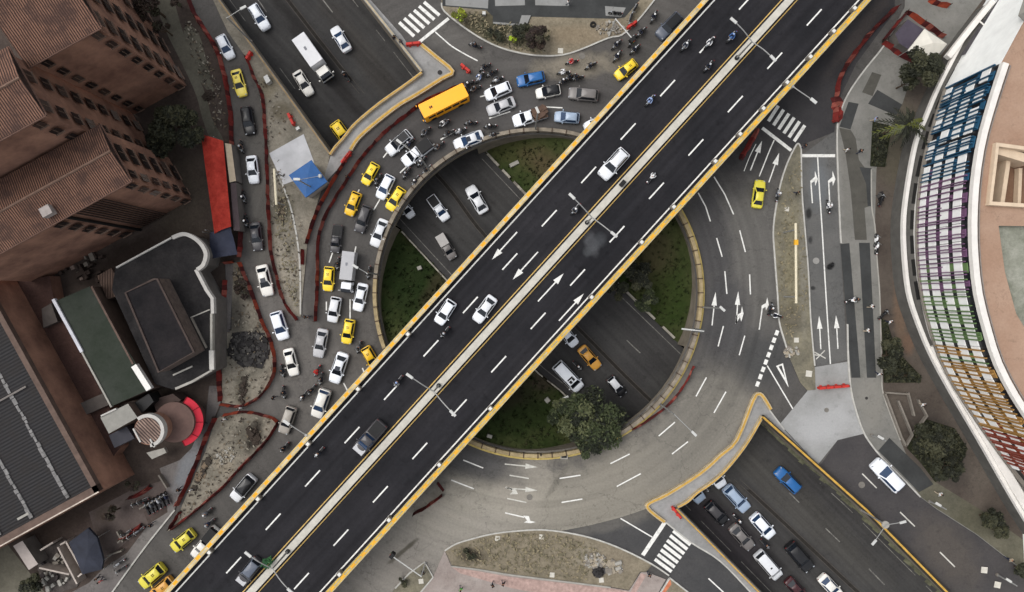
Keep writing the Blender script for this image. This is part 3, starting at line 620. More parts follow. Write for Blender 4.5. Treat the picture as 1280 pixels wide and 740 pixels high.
zebra((499, 28), (517.7, 45.3), (530, 2.6), (549.3, 19.2), 6, .46)
zebra((841.5, 663.5), (863, 681), (818.5, 699), (839.5, 714.5), 7, .47)
mb = MB()
for k in range(8):
    t = k / 7; x, y = 971 + (947 - 971) * t, 416 + (480 - 416) * t; seg(mb, (x + 1.1, y - 3), (x - 1.1, y + 3), .5)
struct('give_way_line', mb, M_white)
mb = MB(); o_ = [(970, 457.5), (978.6, 454), (985.8, 484.5)]; i_ = [(973.2, 458.2), (977.2, 456.8), (981.5, 472)]
for k in range(3):
    a, b = P(*o_[k]), P(*o_[(k + 1) % 3]); c, d = P(*i_[(k + 1) % 3]), P(*i_[k]); mb.add([(v.x, v.y, Z) for v in (a, b, c, d)], [(0, 1, 2, 3)])
struct('give_way_triangle', mb, M_white)
def arrow(tail, tip, m=M_white, lvl=0, sw=.16, hw=.62, hl=1.9, z=Z, parent=None):
    a, b = P(*tail, lvl), P(*tip, lvl); d = (b - a).normalized(); n_ = Vector((-d.y, d.x, 0)); c = b - d * hl
    pts = [a - n_ * sw / 2, c - n_ * sw / 2, c - n_ * hw / 2, b, c + n_ * hw / 2, c + n_ * sw / 2, a + n_ * sw / 2]
    mb = MB(); mb.add([(v.x, v.y, lvl + z) for v in pts], [(0, 1, 5, 6), (2, 3, 4)])
    if parent: return mb.build('arrow_marking', m, parent, world=True)
    struct('arrow_marking', mb, m)
arrow((890, 406.7), (894.5, 365), hw=.75, hl=1.9); arrow((920.5, 404), (922.8, 364), hw=.75, hl=1.9)
arrow((938, 213), (952.5, 176), hw=.8, hl=1.7); arrow((961, 228), (974, 191), hw=.8, hl=1.7)
arrow((1026, 436.5), (1023.8, 394.7), hw=.75, hl=1.8); arrow((1047.4, 436), (1045, 394), hw=.75, hl=1.8)
arrow((631, 580), (672, 584), M_faded, hw=.75, hl=1.7); arrow((633, 610), (672, 613), M_faded, hw=.75, hl=1.7)
def bent(pts, head, m=M_white, wd=.17):
    mb = MB(); pline(mb, pts, wd) if len(pts) == 2 else [seg(mb, a, b, wd) for a, b in zip(pts, pts[1:])]
    mb.poly([Vector((q.x, q.y, 0)) for q in WP(head)], Z); struct('turn_arrow_marking', mb, m)
bent([(1015.5, 254), (1013.6, 228.5)], [(1012.8, 229.5), (1012.8, 226), (1018.5, 221), (1018.6, 213.5), (1022.3, 224), (1019, 232.5), (1018.3, 226.5)])
bent([(1037.2, 254), (1035.8, 228.5)], [(1035, 229.5), (1035, 226), (1040.5, 221), (1040.6, 213.5), (1044.3, 224), (1041, 232.5), (1040.4, 226.5)])
bent([(949, 412), (952.6, 386)], [(951.6, 387), (952, 382), (957.5, 378.5), (959, 371.5), (961, 381), (957.5, 388), (956.8, 383.5)])
bent([(920.5, 404), (920.6, 396)], [(919.5, 405), (920.5, 394), (926, 391), (927.5, 383), (929.5, 392), (926.5, 402), (925, 396.5)])
bent([(631.5, 641), (655, 646.5)], [(654, 644.5), (661, 645), (663, 651), (669.5, 652.5), (663, 654), (655, 653), (659, 650.5)], M_white)
bent([(632, 609), (640, 612)], [(637, 610), (645, 612), (647.5, 617.5), (637, 618), (641, 614.5)], M_faded)
# manhole covers and utility slabs set in the ground
def covers(pts, name, label, cat, m, r, square=False, group=None, z=.13):
    for (x, y) in pts:
        p = P(x, y); mb = MB()
        if square: mb.box((0, 0, z - .02 + .03), (r * 2, r * 2, .1), R(random.uniform(-12, 12)))
        else: mb.cyl((0, 0, z - .01), r, .02 + .02, 18)
        o = mb.build(name, m); o.location = (p.x, p.y, 0); tag(o, label, cat, group)
M_cover = mat('pale cover slab', (190, 186, 176), .9, .15, 2); M_iron = mat('iron cover', (108, 104, 98), .7, .2, 4); M_hole = mat('dark iron cover', (48, 46, 45), .8, .2, 4)
covers([(622, 672.5)], 'utility_cover', 'pale square cover slab in the earth strip under the bent white turn arrow', 'utility cover', M_cover, .33, True, z=.15)
covers([(677, 670.5)], 'utility_cover', 'pale square cover slab at the middle of the upper kerb of the earth strip', 'utility cover', M_cover, .33, True, z=.15)
covers([(690, 718)], 'utility_cover', 'pale square cover slab by the pink edging south of the earth strip', 'utility cover', M_cover, .33, True, z=.15)
covers([(751.5, 724.5)], 'utility_cover', 'pale square cover slab beside the rubble heap in the south strip', 'utility cover', M_cover, .33, True, z=.15)
covers([(983, 261.5)], 'utility_cover', 'white square cover slab at the north end of the dusty island', 'utility cover', M_cover, .3, True)
covers([(995, 425)], 'utility_cover', 'pale square cover slab below the long white beam on the dusty island', 'utility cover', M_cover, .33, True)
covers([(1010.5, 467)], 'utility_cover', 'larger beige cover slab at the south tip of the dusty island', 'utility cover', M_cover, .42, True)
covers([(700.5, 64)], 'utility_cover', 'pale square cover slab on the northern earth verge by the kerb', 'utility cover', M_cover, .36, True)
covers([(636, 44.5)], 'utility_cover', 'grey square cover slab under the yellow green shrub on the north verge', 'utility cover', M_cover, .25, True)
covers([(1229.5, 712)], 'utility_cover', 'upper square pit cover of two on the olive verge at lower right', 'utility cover', M_cover, .42, True)
covers([(1246, 730.5)], 'utility_cover', 'lower square pit cover of two on the olive verge at the bottom edge', 'utility cover', M_cover, .42, True)
covers([(526.5, 726)], 'utility_cover', 'pale square cover slab on the little kerbed corner at the bottom', 'utility cover', M_cover, .33, True)
covers([(727.5, 70)], 'manhole_cover', 'round manhole cover with pale collar by the northern kerb', 'manhole cover', M_iron, .45, z=.02)
covers([(662, 621.5)], 'manhole_cover', 'round manhole cover between the faded arrows at the bottom of the ring road', 'manhole cover', M_iron, .42, z=.02)
covers([(1020, 326)], 'manhole_cover', 'pale round manhole cover in the two lane street', 'manhole cover', mat('pale manhole', (138, 136, 132), .9, .1, 4), .45, z=.02)
covers([(1033, 512.5)], 'manhole_cover', 'round manhole cover in the pale concrete pad', 'manhole cover', M_iron, .32, z=.04)
covers([(1077, 606)], 'manhole_cover', 'round manhole cover in the dark right side road', 'manhole cover', M_iron, .45, z=.02)
covers([(550, 91)], 'manhole_cover', 'black round manhole cover at the tip of the northwest island', 'manhole cover', M_hole, .33, z=.14)
covers([(1082.5, 497.5)], 'manhole_cover', 'small black inspection cover in the plaza pavement south of the dark strips', 'manhole cover', M_hole, .2, z=.14)
# ================================================================ FLYOVER
FZ = 7.0
D_ = Vector((-.673, .7396)); N_ = Vector((.7396, .673)); B_ = Vector((645.5, 375))
def FL(s, t, z=FZ):
    q = B_ + D_ * s + N_ * t; p = P(q.x, q.y, FZ); return Vector((p.x, p.y, z))
def ST(x, y):
    v = Vector((x, y)) - B_; return v.dot(D_), v.dot(N_)
frz = math.atan2(-D_.y, D_.x)      # world heading of +s (towards lower left)
FO = thing('flyover', 'dark asphalt flyover with yellow edged parapets crossing the roundabout diagonally', 'bridge', FL(0, 0, 0))
S0, S1 = -660, 660
def fbox(mb, t0, t1, z0, z1, s0=S0, s1=S1, mi=0):
    a = [FL(s0, t0), FL(s1, t0), FL(s1, t1), FL(s0, t1)]
    mb.add([(q.x, q.y, z0) for q in a] + [(q.x, q.y, z1) for q in a], [(0, 1, 2, 3), (7, 6, 5, 4), (0, 4, 5, 1), (1, 5, 6, 2), (2, 6, 7, 3), (3, 7, 4, 0)], mi)
m_deck = ground_mat('dark flyover asphalt', (38, 38, 41), (48, 47, 50), .12, [(728, 305, 8, 14, 20, (84, 85, 88), .7), (738, 300, 7, 9, 0, (70, 72, 75), .6), (722, 314, 5, 6, 0, (74, 76, 78), .6)], .16, .85, streak=(47.7, .2), spots=.3)
mb = MB(); fbox(mb, -79, 74, FZ - 1.3, FZ); mb.build('deck', m_deck, FO, world=True)
mb = MB(); fbox(mb, -55, 50, FZ - 2.2, FZ - 1.3); mb.build('girder', M_concd, FO, world=True)
def parapet(t0, t1, lanes, per, ln, off, mats):
    mb = MB(); h0, h1 = FZ - .8, FZ + .85; st_ = [S0]; s = S0 + off
    while s < S1 - per: st_ += [s, s + ln]; s += per
    st_.append(S1); ts = [t0] + lanes + [t1]; nt_ = len(ts)
    g = [FL(s, t, h1) for s in st_ for t in ts]; lo = [FL(s, t, h0) for s in st_ for t in (t0, t1)]; o = len(g); mb.v = [tuple(q) for q in g + lo]
    for i in range(len(st_) - 1):
        for k in range(nt_ - 1):
            mb.f.append((i * nt_ + k, (i + 1) * nt_ + k, (i + 1) * nt_ + k + 1, i * nt_ + k + 1)[::-1]); mid = k == nt_ // 2 - 1
            mb.m.append(1 if (mid and i % 2) else 2 if (k in (1, nt_ - 3) and nt_ > 4) else 0)
        for k, tt in ((0, 0), (1, nt_ - 1)):
            q = (i * nt_ + tt, (i + 1) * nt_ + tt, o + (i + 1) * 2 + k, o + i * 2 + k); mb.f.append(q if k == 0 else q[::-1]); mb.m.append(0)
    mb.build('parapet', mats, FO, world=True)
M_och = mat('ochre yellow line', (198, 160, 58), .8, .25, 1.5)
parapet(-80, -74.2, [-79.2, -78.4, -75.4, -74.9], 21, 7, 3, [mat('cream flyover parapet', (186, 172, 140), .85, .32, .9), M_ora, M_och])
parapet(68.6, 75, [69, 70.6, 72.6, 73.8], 19, 7, 10, [mat('pale flyover parapet', (166, 152, 118), .85, .35, .9), mat('amber kerb paint', (222, 156, 48), .8, .2, 2), M_och])
mb = MB(); fbox(mb, -4.3, 4.3, FZ, FZ + .55); mb.build('median_barrier', mat('pale median concrete', (182, 178, 168), .85, .16, .8), FO, world=True)
mb = MB()
def fline(t, wd, mi=0, s0=S0, s1=S1):
    a = [FL(s0, t - wd / 2), FL(s1, t - wd / 2), FL(s1, t + wd / 2), FL(s0, t + wd / 2)]; mb.add([(q.x, q.y, FZ + .01) for q in a], [(0, 1, 2, 3)], mi)
fline(-69.3, 1.7); fline(64.2, 1.7); mb.build('edge_line', M_white, FO, world=True)
mb = MB(); fline(-7.2, 1.2); fline(7.2, 1.2); mb.build('median_line', mat('yellow line paint', (196, 164, 96), .8, .2, 2), FO, world=True)
for (x0, y0, ks) in ((843.7, 100, range(-6, 16)), (928.4, 119.9, range(-6, 16))):
    for k in ks:
        x, y = x0 - 49.3 * k, y0 + 54.2 * k; s, t = ST(x, y)
        mb = MB(); a = [FL(s, t - .9), FL(s + 27.5, t - .9), FL(s + 27.5, t + .9), FL(s, t + .9)]; mb.add([(q.x, q.y, FZ + .01) for q in a], [(0, 1, 2, 3)])
        mb.build('lane_dash', M_white, FO, world=True)
for tl, tp in (((646.3, 290), (615, 324.5)), ((672.5, 314.8), (641, 349.4)), ((672.5, 376.7), (704.6, 341.7)), ((698.7, 401), (729.7, 367))):
    arrow(tl, tp, M_white, FZ, .17, .8, 1.55, .012, FO)
for s in (-420, -215, 215, 420):
    for t in (-28, 26):
        q = FL(s, t, 0); z0 = -5.6; mb = MB(); mb.cyl((q.x, q.y, z0), .75, FZ - 2.2 - z0, 20); mb.build('pier', M_concd, FO, world=True)
# square light boxes on the parapets
PL = [('upper right end of the flyover', 1064, 13), ('by the upper right street lamp glare', 1037.6, 41), ('north of the arm lamp over the right ramp', 1010, 73.7), ('at the arm lamp over the right ramp', 980.6, 105), ('beside the right zebra crossing', 952, 138), ('above the ramp entry beside the red netting pile', 923.5, 170),
      ('over the start of the right ring lanes', 893, 204), ('where the ring parapet meets the flyover on the right', 841, 260), ('over the right grass bank', 802.6, 305), ('above the white hatchback half under the flyover', 740.5, 373), ('over the lower grass bank', 616, 512), ('over the lower end of the ring parapet', 552, 581), ('above the red netting strip under the flyover', 490, 649.6), ('at the lower end of the right parapet', 428.6, 717),
      ('beside the left ring lanes south of the yellow taxi', 451.7, 487.5), ('where the ring parapet meets the flyover on the left', 513, 419), ('beside the grey car with the arm lamp', 389, 555), ('beside the white car with a black roof', 327.8, 623.7), ('beside the black flatbed truck', 267.7, 690)]
for ds, x, y in PL:
    s, t = ST(x, y); sg = -1 if t < 0 else 1; t = sg * (66.5 if sg > 0 else 71); q = FL(s, t)
    r = thing('parapet_light', 'square parapet light ' + ds, 'light', q, frz, 'lights along the flyover parapets')
    mb = MB(); mb.box((0, 0, .45), (.62, .6, .9)); mb.build('box', M_concd, r, bevel=.04)
    mb = MB(); mb.box((0, 0, .93), (.4, .4, .06)); mb.build('lamp_glass', mat('lamp diffuser', (205, 205, 200), .3, .05, 5), r)
# double arm lamps on the median
def double_lamp(s, arm0, arm1, label, zt=13.6):
    b = FL(s, 0, FZ + .55); r = thing('double_street_lamp', label, 'street lamp', b, 0, 'double arm lamps on the flyover median')
    mb = MB(); mb.cyl((0, 0, 0), .28, .35, 12); mb.build('base', M_black, r)
    mb = MB(); mb.tube([(0, 0, .3), (0, 0, zt - b.z)], [.13, .08], 8); mb.build('pole', M_steel, r)
    for hx, hy in (arm0, arm1):
        p = P(hx, hy, zt + .9) - b; mb = MB(); st = Vector((0, 0, zt - b.z - .1)); md = st.lerp(p, .5) + Vector((0, 0, .25)); mb.tube(spline([st, md, p], 4), .07, 6); mb.build('arm', M_steel, r)
        d = Vector((p.x, p.y, 0)).normalized(); mb = MB(); mb.box(p, (.95, .34, .16), math.atan2(d.y, d.x)); mb.build('lamp_head', M_lampw, r, bevel=.04)
    return r
for (bx, by), a0, a1, lab in (((919, 74.4), (917, 25.7), (966.4, 73), 'double arm street lamp on the flyover median nearest its upper right end'), ((732.5, 278.3), (715, 245.4), (767.5, 293), 'double arm street lamp on the flyover median over the middle of the roundabout'),
                              ((549, 481), (512, 470), (566, 516.6), 'double arm street lamp on the flyover median below the two white cars'), ((360.5, 686), (310, 693), (363, 739), 'double arm street lamp with green leaves on the flyover median near the grey pickup')):
    double_lamp(ST(bx, by)[0], a0, a1, lab)
for (x, y), lab in (((777, 231), 'dark junction box on the flyover median below the white estate car'), ): 
    q = FL(ST(x, y)[0], 0, FZ + .55); r = thing('junction_box', lab, 'box', q, frz); mb = MB(); mb.box((0, 0, .3), (.8, .5, .6)); mb.build('box', mat('dark box metal', (44, 42, 40), .6, .2, 3), r, bevel=.03); mb = MB(); mb.box((.0, 0, .63), (.86, .56, .05)); mb.build('lid', M_black, r)

# ---------------------------------------------------------------- other lamps, signals, poles
def street_lamp(base, top, head, label, h=9.0, z0=0, cat='street lamp', name='street_lamp', disc=None, hs=1.0):
    b = P(*base, z0); t = P(*top, z0 + h) - b; t.x, t.y = t.x * .15 if False else t.x, t.y
    r = thing(name, label, cat, b); mb = MB(); mb.tube([(0, 0, 0), (t.x * .05, t.y * .05, h * .9), (t.x, t.y, h)], [.12, .09, .07], 7); mb.build('pole', M_steel, r)
    mb = MB(); mb.cyl((0, 0, 0), .22, .25, 10); mb.build('base', M_concd, r)
    for hd in (head if isinstance(head, list) else [head]):
        p = P(*hd, z0 + h + .4) - b; mb = MB(); mb.tube([(t.x, t.y, h - .1), p], .055, 6); mb.build('arm', M_steel, r)
        d = Vector((p.x - t.x, p.y - t.y, 0)); d = d.normalized() if d.length > .05 else Vector((1, 0, 0))
        mb = MB(); mb.box(p, (.85 * hs, .32 * hs, .16), math.atan2(d.y, d.x)); mb.build('lamp_head', M_lampw, r, bevel=.04)
    if disc: mb = MB(); mb.cyl((t.x, t.y, h - .3), disc, .2, 20); mb.build('lamp_disc', M_conc, r)
    return r
def vtop(b, h, z0=0): k = (CAM_H - z0) / (CAM_H - z0 - h); return (CX + (b[0] - CX) * k, CY + (b[1] - CY) * k)
SL = [((825, 505), (867.6, 542), 9, 'single arm street lamp leaning over the lower right ring lanes'), ((877, 384), (903, 386), 9.3, 'street lamp on the ring parapet beside the first white lane arrow'),
      ((537, 214), (499, 177), 9, 'street lamp on the ring parapet with its arm over the white pickup'), ((669, 163), (671.7, 137.5), 10, 'street lamp on the top of the ring parapet over the brown loaded pickup'),
      ((472, 343), (444, 333), 8, 'street lamp on the left of the ring parapet beside the white box truck'), ((395, 237), (371, 224), 8.4, 'white lamp pole with square head over the blue booth'), ((314, 52), (304, 9.5), 8.6, 'street lamp over the upper left sunken road beside the white estate car'),
      ((1088.6, 543.8), (1101, 547), 4, 'small street lamp on the plaza south of the dark strips'), ((1161, 626), (1173, 630.5), 4, 'small street lamp at the end of the plaza beside the grey verge'), ((1246, 718), (1261, 725.5), 4, 'small street lamp by the framed pit covers')]
for b, hd, h, lab in SL: street_lamp(b, vtop(b, h), hd, lab, h)
street_lamp((1076, 637), vtop((1076, 637), 6.8), [(1128.6, 652.7), (1092.6, 678)], 'two arm street lamp with a round grey disc on the yellow trench wall', 6.8, disc=.48)
street_lamp((692, 504), (695, 502), (707, 497), 'street lamp on the lower grass bank beside the white van', 3.5, -4)
# bracket lamps at the flyover side
def bracket(s, sg, head, label):
    b = FL(s, (75 if sg > 0 else -80), FZ); r = thing('bracket_lamp', label, 'street lamp', b); mb = MB(); mb.box((0, 0, .5), (.3, .3, 1.0), frz); mb.build('bracket', M_steel, r)
    p = P(*head, FZ + 1.5) - b; mb = MB(); mb.tube([(0, 0, .9), p], .07, 6); mb.build('arm', M_steel, r); d = p.normalized()
    mb = MB(); mb.box(p, (.95, .4, .16), math.atan2(d.y, d.x)); mb.build('lamp_head', M_lampw, r, bevel=.04)
bracket(ST(988.8, 111.7)[0], 1, (1017, 126), 'long arm lamp reaching from the flyover over the right ramp'); bracket(ST(386, 543)[0], -1, (358, 528), 'long arm lamp reaching from the flyover over the grey car')
# traffic signals on bent masts
def signal(base, h, head, label):
    b = P(*base); t = P(*vtop(base, h), h) - b; r = thing('traffic_signal', label, 'traffic light', b); mb = MB(); mb.tube([(0, 0, 0), (0, 0, h)], [.11, .09], 8); mb.build('pole', M_lampw, r)
    p = P(*head, h + .1) - b; mb = MB(); mb.tube([(0, 0, h - .05), p], .08, 6); mb.build('arm', M_lampw, r)
    a = math.atan2(p.y, p.x); mb = MB(); mb.box(p + Vector((0, 0, -.35)), (.55, .75, .9), a); mb.build('signal_head', M_black, r, bevel=.04)
    for k, c in enumerate(((150, 30, 24), (170, 120, 20), (30, 120, 60))):
        mb = MB(); q = p + Vector((math.cos(a) * .29, math.sin(a) * .29, -.07 - .28 * k)); mb.box(q, (.05, .2, .2), a); mb.build('lens', mat('lens %d' % k if False else ('red lens', 'amber lens', 'green lens')[k], c, .3, 0), r)
signal((532, 703), 5, (490, 695), 'traffic light mast reaching from the kerbed corner at the bottom'); signal((762.5, 42.7), 5.5, (791, 49), 'bent white traffic light mast over the motorcycles at the top')
# sign on the right of the ring parapet
b = P(866, 413); r = thing('road_sign', 'dark road sign panel on a white cross arm at the right of the ring parapet', 'road sign', b); h = 5.2
mb = MB(); mb.tube([(0, 0, 0), (0, 0, h)], .1, 8); mb.build('post', M_lampw, r)
a, c = P(852, 411, h) - b, P(880, 414, h) - b; mb = MB(); mb.tube([a, c], .12, 6); mb.build('cross_arm', M_lampw, r); c = P(874.5, 413.5, h) - b
mb = MB(); mb.box((c.x, c.y, h - .5), (1.25, .5, 1.2), R(-6)); mb.build('sign_panel', mat('sign back', (70, 70, 68), .6, .1, 3), r, bevel=.03)
# overhead beams
def beam(p0, p1, h, label, box=None):
    a, c = P(*p0, h), P(*p1, h); r = thing('overhead_beam', label, 'beam', (a.x, a.y, 0)); o = Vector((a.x, a.y, 0)); d = (c - a).normalized()
    mb = MB(); mb.tube([a - o, c - o], .17, 8); mb.build('beam', mat('cream painted steel', (206, 196, 170), .6, .1, 3), r)
    for t in (.08, .92):
        q = a.lerp(c, t) - o; mb = MB(); mb.tube([(q.x, q.y, 0), (q.x, q.y, h)], .1, 8); mb.build('post', M_steel, r)
    if box: q = P(*box, h) - o; mb = MB(); mb.box(q, (.5, .7, .4)); mb.build('camera_box', mat('yellow box', (214, 160, 40), .6, .1, 3), r, bevel=.03)
beam((994.7, 279), (995.3, 379), 4.5, 'long pale beam with a yellow box over the dusty island', (995, 303)); beam((342.7, 211), (345.5, 256), 4, 'pale horizontal beam at the edge of the construction triangle')

# ---------------------------------------------------------------- red netting fences
def netting(path, label, m=None, h=1.1, wob=.07, wd=.2, sp=3, lvl=.1):
    pw = [Vector(q) for q in WP(path)]; pw = spline(pw, sp) if len(path) > 2 else pw; pw = resample(pw, .7); rr = random.Random(sum(map(ord, label)))
    r = thing('safety_fence', label, 'construction fence', (pw[0].x, pw[0].y, lvl)); mb = MB(); n = len(pw); A = []; Bt = []; C = []
    for i, p in enumerate(pw):
        d = (pw[min(i + 1, n - 1)] - pw[max(i - 1, 0)]).normalized(); n_ = Vector((-d.y, d.x, 0))
        p = p + n_ * rr.uniform(-wob, wob) * .6; hh = h * rr.uniform(.8, 1.0); wdd = wd * rr.uniform(.75, 1.2)
        A.append((p - n_ * wdd, lvl)); Bt.append((p + n_ * rr.uniform(-wob, wob), lvl + hh)); C.append((p + n_ * wdd, lvl))
    for i in range(n - 1):
        mi = rr.choice((0, 0, 0, 1, 1, 2))
        for X, Y in ((A, Bt), (Bt, C)):
            q = [(X[i][0].x, X[i][0].y, X[i][1]), (X[i + 1][0].x, X[i + 1][0].y, X[i + 1][1]), (Y[i + 1][0].x, Y[i + 1][0].y, Y[i + 1][1]), (Y[i][0].x, Y[i][0].y, Y[i][1])]
            mb.add(q, [(0, 1, 2, 3)], mi)
    mb.build('netting', [m or M_net, mat('torn dark netting', (76, 28, 28), .95, .4, 3), mat('faded netting', (138, 74, 64), .95, .35, 2)], r, world=True)
    k = 0; post0 = None
    for i in range(0, n, max(4, n // 40)):
        mb = MB(); p = pw[i]; mb.tube([(p.x, p.y, lvl - .05), (p.x, p.y, lvl + h + .12)], .055, 5)
        mb.build('post', m_post, r, world=True)
    return r
netting([(236, 0), (242, 15), (255, 36), (273, 67), (283.6, 108), (288.8, 144), (291, 190), (295, 226), (300, 265), (301.6, 295), (299, 326)], 'long red netting fence on the left of the left street beside the red awning', wd=.3)
netting([(281, 329), (299, 326.5)], 'short red netting fence below the dark blue tarpaulin', M_neto)
netting([(300, 328), (314, 362), (327, 398.5), (340, 429), (344, 462.7), (327, 493.5), (301.6, 507.6), (276, 505)], 'curved red netting fence round the dirt island with the black rubble', M_neto)
netting([(282, 350), (278.5, 411), (274.6, 462.7), (276, 502)], 'straight dark red netting fence left of the black rubble', wd=.34)
netting([(309, 72), (317, 95), (328.6, 120.6), (332, 154), (333.7, 190), (335, 226), (337.5, 282.7), (341, 324), (353, 370), (360.6, 385.7), (373.5, 402)], 'long red netting fence on the right of the left street')
netting([(580, 105.6), (555, 116), (531, 127), (510, 143), (493, 156), (479, 168), (454, 195), (435, 223.6), (418, 250), (407, 270), (398, 303), (397, 360), (394, 403.6)], 'long curved red netting fence passing behind the orange bus')
netting([(438, 192), (417, 226), (396.6, 264.7), (382.5, 305.8)], 'inner red netting fence running down from the blue booth', M_neto)
netting([(379, 312), (378.6, 332)], 'short upright piece of red netting at the construction triangle kerb')
netting([(281, 519), (305, 514.5), (335, 520), (348, 527)], 'orange red netting along the top of the lower dirt island', M_neto)
netting([(348, 527), (334, 550), (304, 581), (278, 609), (240, 642), (212, 663)], 'dark red netting along the street side of the lower dirt island')
netting([(270, 521), (260.5, 539.6), (253.4, 558.5), (243, 584), (232, 610), (219.5, 635)], 'dark red netting along the pavement side of the lower dirt island', wd=.3)
netting([(227, 638), (218, 652), (211, 665)], 'small red netting leg at the bottom tip of the lower dirt island')
netting([(1120, 10), (1102, 27), (1084, 46), (1068, 68), (1053, 90), (1046, 112), (1043, 154)], 'dark red netting fence along the right ramp at the top', wd=.3)
netting([(1046, 122), (1047, 140), (1044, 156)], 'bunched up red netting heap near the right zebra crossing', M_net, .7, .4, .7)
netting([(1130.5, 16), (1139, 20), (1160, 35), (1182, 49)], 'orange netting along the back of the booth enclosure at upper right', M_neto, wd=.3)
netting([(1103, 53), (1120.5, 66), (1144, 79)], 'red netting along the front of the booth enclosure at upper right', M_net, wd=.34)
netting([(1103, 52), (1116, 36), (1131, 17)], 'dark netting along the road side of the booth enclosure at upper right')
netting([(1160, 0), (1170, 5), (1184, 9)], 'orange netting piece at the top edge near the curved building', M_neto, wd=.34)
netting([(517, 642), (535, 632), (556, 616)], 'short dark red netting strip beside the lower flyover edge')
netting([(547, 603), (556, 615)], 'very short netting piece joining the flyover to the dark red strip', h=.8, wd=.2)
netting([(790, 537), (815, 522), (838, 503), (856, 480), (868, 455)], 'thin red netting along the outside of the lower right ring parapet', wd=.16, wob=.05, h=.6)
netting([(163, 622), (178, 616), (191, 606)], 'red netting strip in the yard by the parked motorcycles', wd=.3); netting([(153, 672), (168, 664), (181, 653)], 'red netting strip along the pavement below the parked motorcycles', wd=.35)
netting([(925, 200), (938, 178), (948, 160)], 'dark red netting strip beside the flyover at the right ramp stop line', wd=.35, h=.7)
def plastic_barrier(p0, p1, label, m=M_redp):
    a, c = P(*p0), P(*p1); md = (a + c) / 2; L = (c - a).length; rz = math.atan2(c.y - a.y, c.x - a.x); r = thing('barrier_panel', label, 'barrier', (md.x, md.y, .02), rz); n = max(2, round(L / 1.1))
    mb = MB(); mb.box((0, 0, .55), (L, .36, .75), taper=.96); mb.build('panel', m, r, bevel=.05)
    for k in range(n):
        mb = MB(); x = -L / 2 + L * (k + .5) / n; mb.box((x, 0, .1), (.3, .6, .2)); mb.build('foot', M_redp, r, bevel=.03)
        mb = MB(); mb.box((x + L / n * .4, 0, .95), (.08, .3, .06)); mb.build('slot', mat('dark red slot', (110, 26, 22), .7, .1, 3), r)
plastic_barrier((576.5, 82), (588, 92), 'red plastic barrier lying alone on the ring road above the bus'); plastic_barrier((508, 57.5), (527, 55.5), 'red plastic barrier across the top of the northwest island')
plastic_barrier((1020.5, 484.5), (1059, 481.5), 'long red barrier across the pale concrete pad'); plastic_barrier((839, 632), (850, 646), 'red barrier at the corner of the southeast island')
plastic_barrier((783, 37), (795, 29), 'red barrier by the kerb under the bent traffic light mast'); plastic_barrier((362, 143), (369, 158), 'red plastic barrier above the pale booth slab'); plastic_barrier((428, 205), (440, 190), 'red barrier at the end of the northwest island rail'); plastic_barrier((310, 76), (316, 66), 'red barrier beside the upper left street below the white car')
# ================================================================ BUILDINGS
def stripe_mat(name, c1, c2, scale, axis='X', rough=.85, blotch=None, bl=.5, distort=.6):
    m = bpy.data.materials.new(name); m.use_nodes = True; n = m.node_tree.nodes; l = m.node_tree.links; b = n['Principled BSDF']
    b.inputs['Roughness'].default_value = rough; b.inputs['Specular IOR Level'].default_value = .2
    tc = n.new('ShaderNodeTexCoord'); wv = n.new('ShaderNodeTexWave'); wv.bands_direction = axis; wv.inputs['Scale'].default_value = scale
    wv.inputs['Distortion'].default_value = distort; wv.inputs['Detail'].default_value = 3; l.new(tc.outputs['Object'], wv.inputs['Vector'])
    nz = n.new('ShaderNodeTexNoise'); nz.inputs['Scale'].default_value = .5; nz.inputs['Detail'].default_value = 8; nz.inputs['Roughness'].default_value = .7; l.new(tc.outputs['Object'], nz.inputs['Vector'])
    mx = n.new('ShaderNodeMix'); mx.data_type = 'RGBA'; mx.inputs[6].default_value = rgb(*c1); mx.inputs[7].default_value = rgb(*c2); l.new(wv.outputs['Fac'], mx.inputs[0])
    mp = n.new('ShaderNodeMapRange'); mp.inputs[1].default_value = .44; mp.inputs[2].default_value = .62; mp.inputs[4].default_value = bl; l.new(nz.outputs['Fac'], mp.inputs[0])
    m2 = n.new('ShaderNodeMix'); m2.data_type = 'RGBA'; l.new(mp.outputs[0], m2.inputs[0]); l.new(mx.outputs[2], m2.inputs[6]); m2.inputs[7].default_value = rgb(*(blotch or c1))
    bp = n.new('ShaderNodeBump'); bp.inputs['Strength'].default_value = .5; bp.inputs['Distance'].default_value = .08; l.new(wv.outputs['Fac'], bp.inputs['Height']); l.new(bp.outputs[0], b.inputs['Normal'])
    l.new(m2.outputs[2], b.inputs['Base Color']); return m
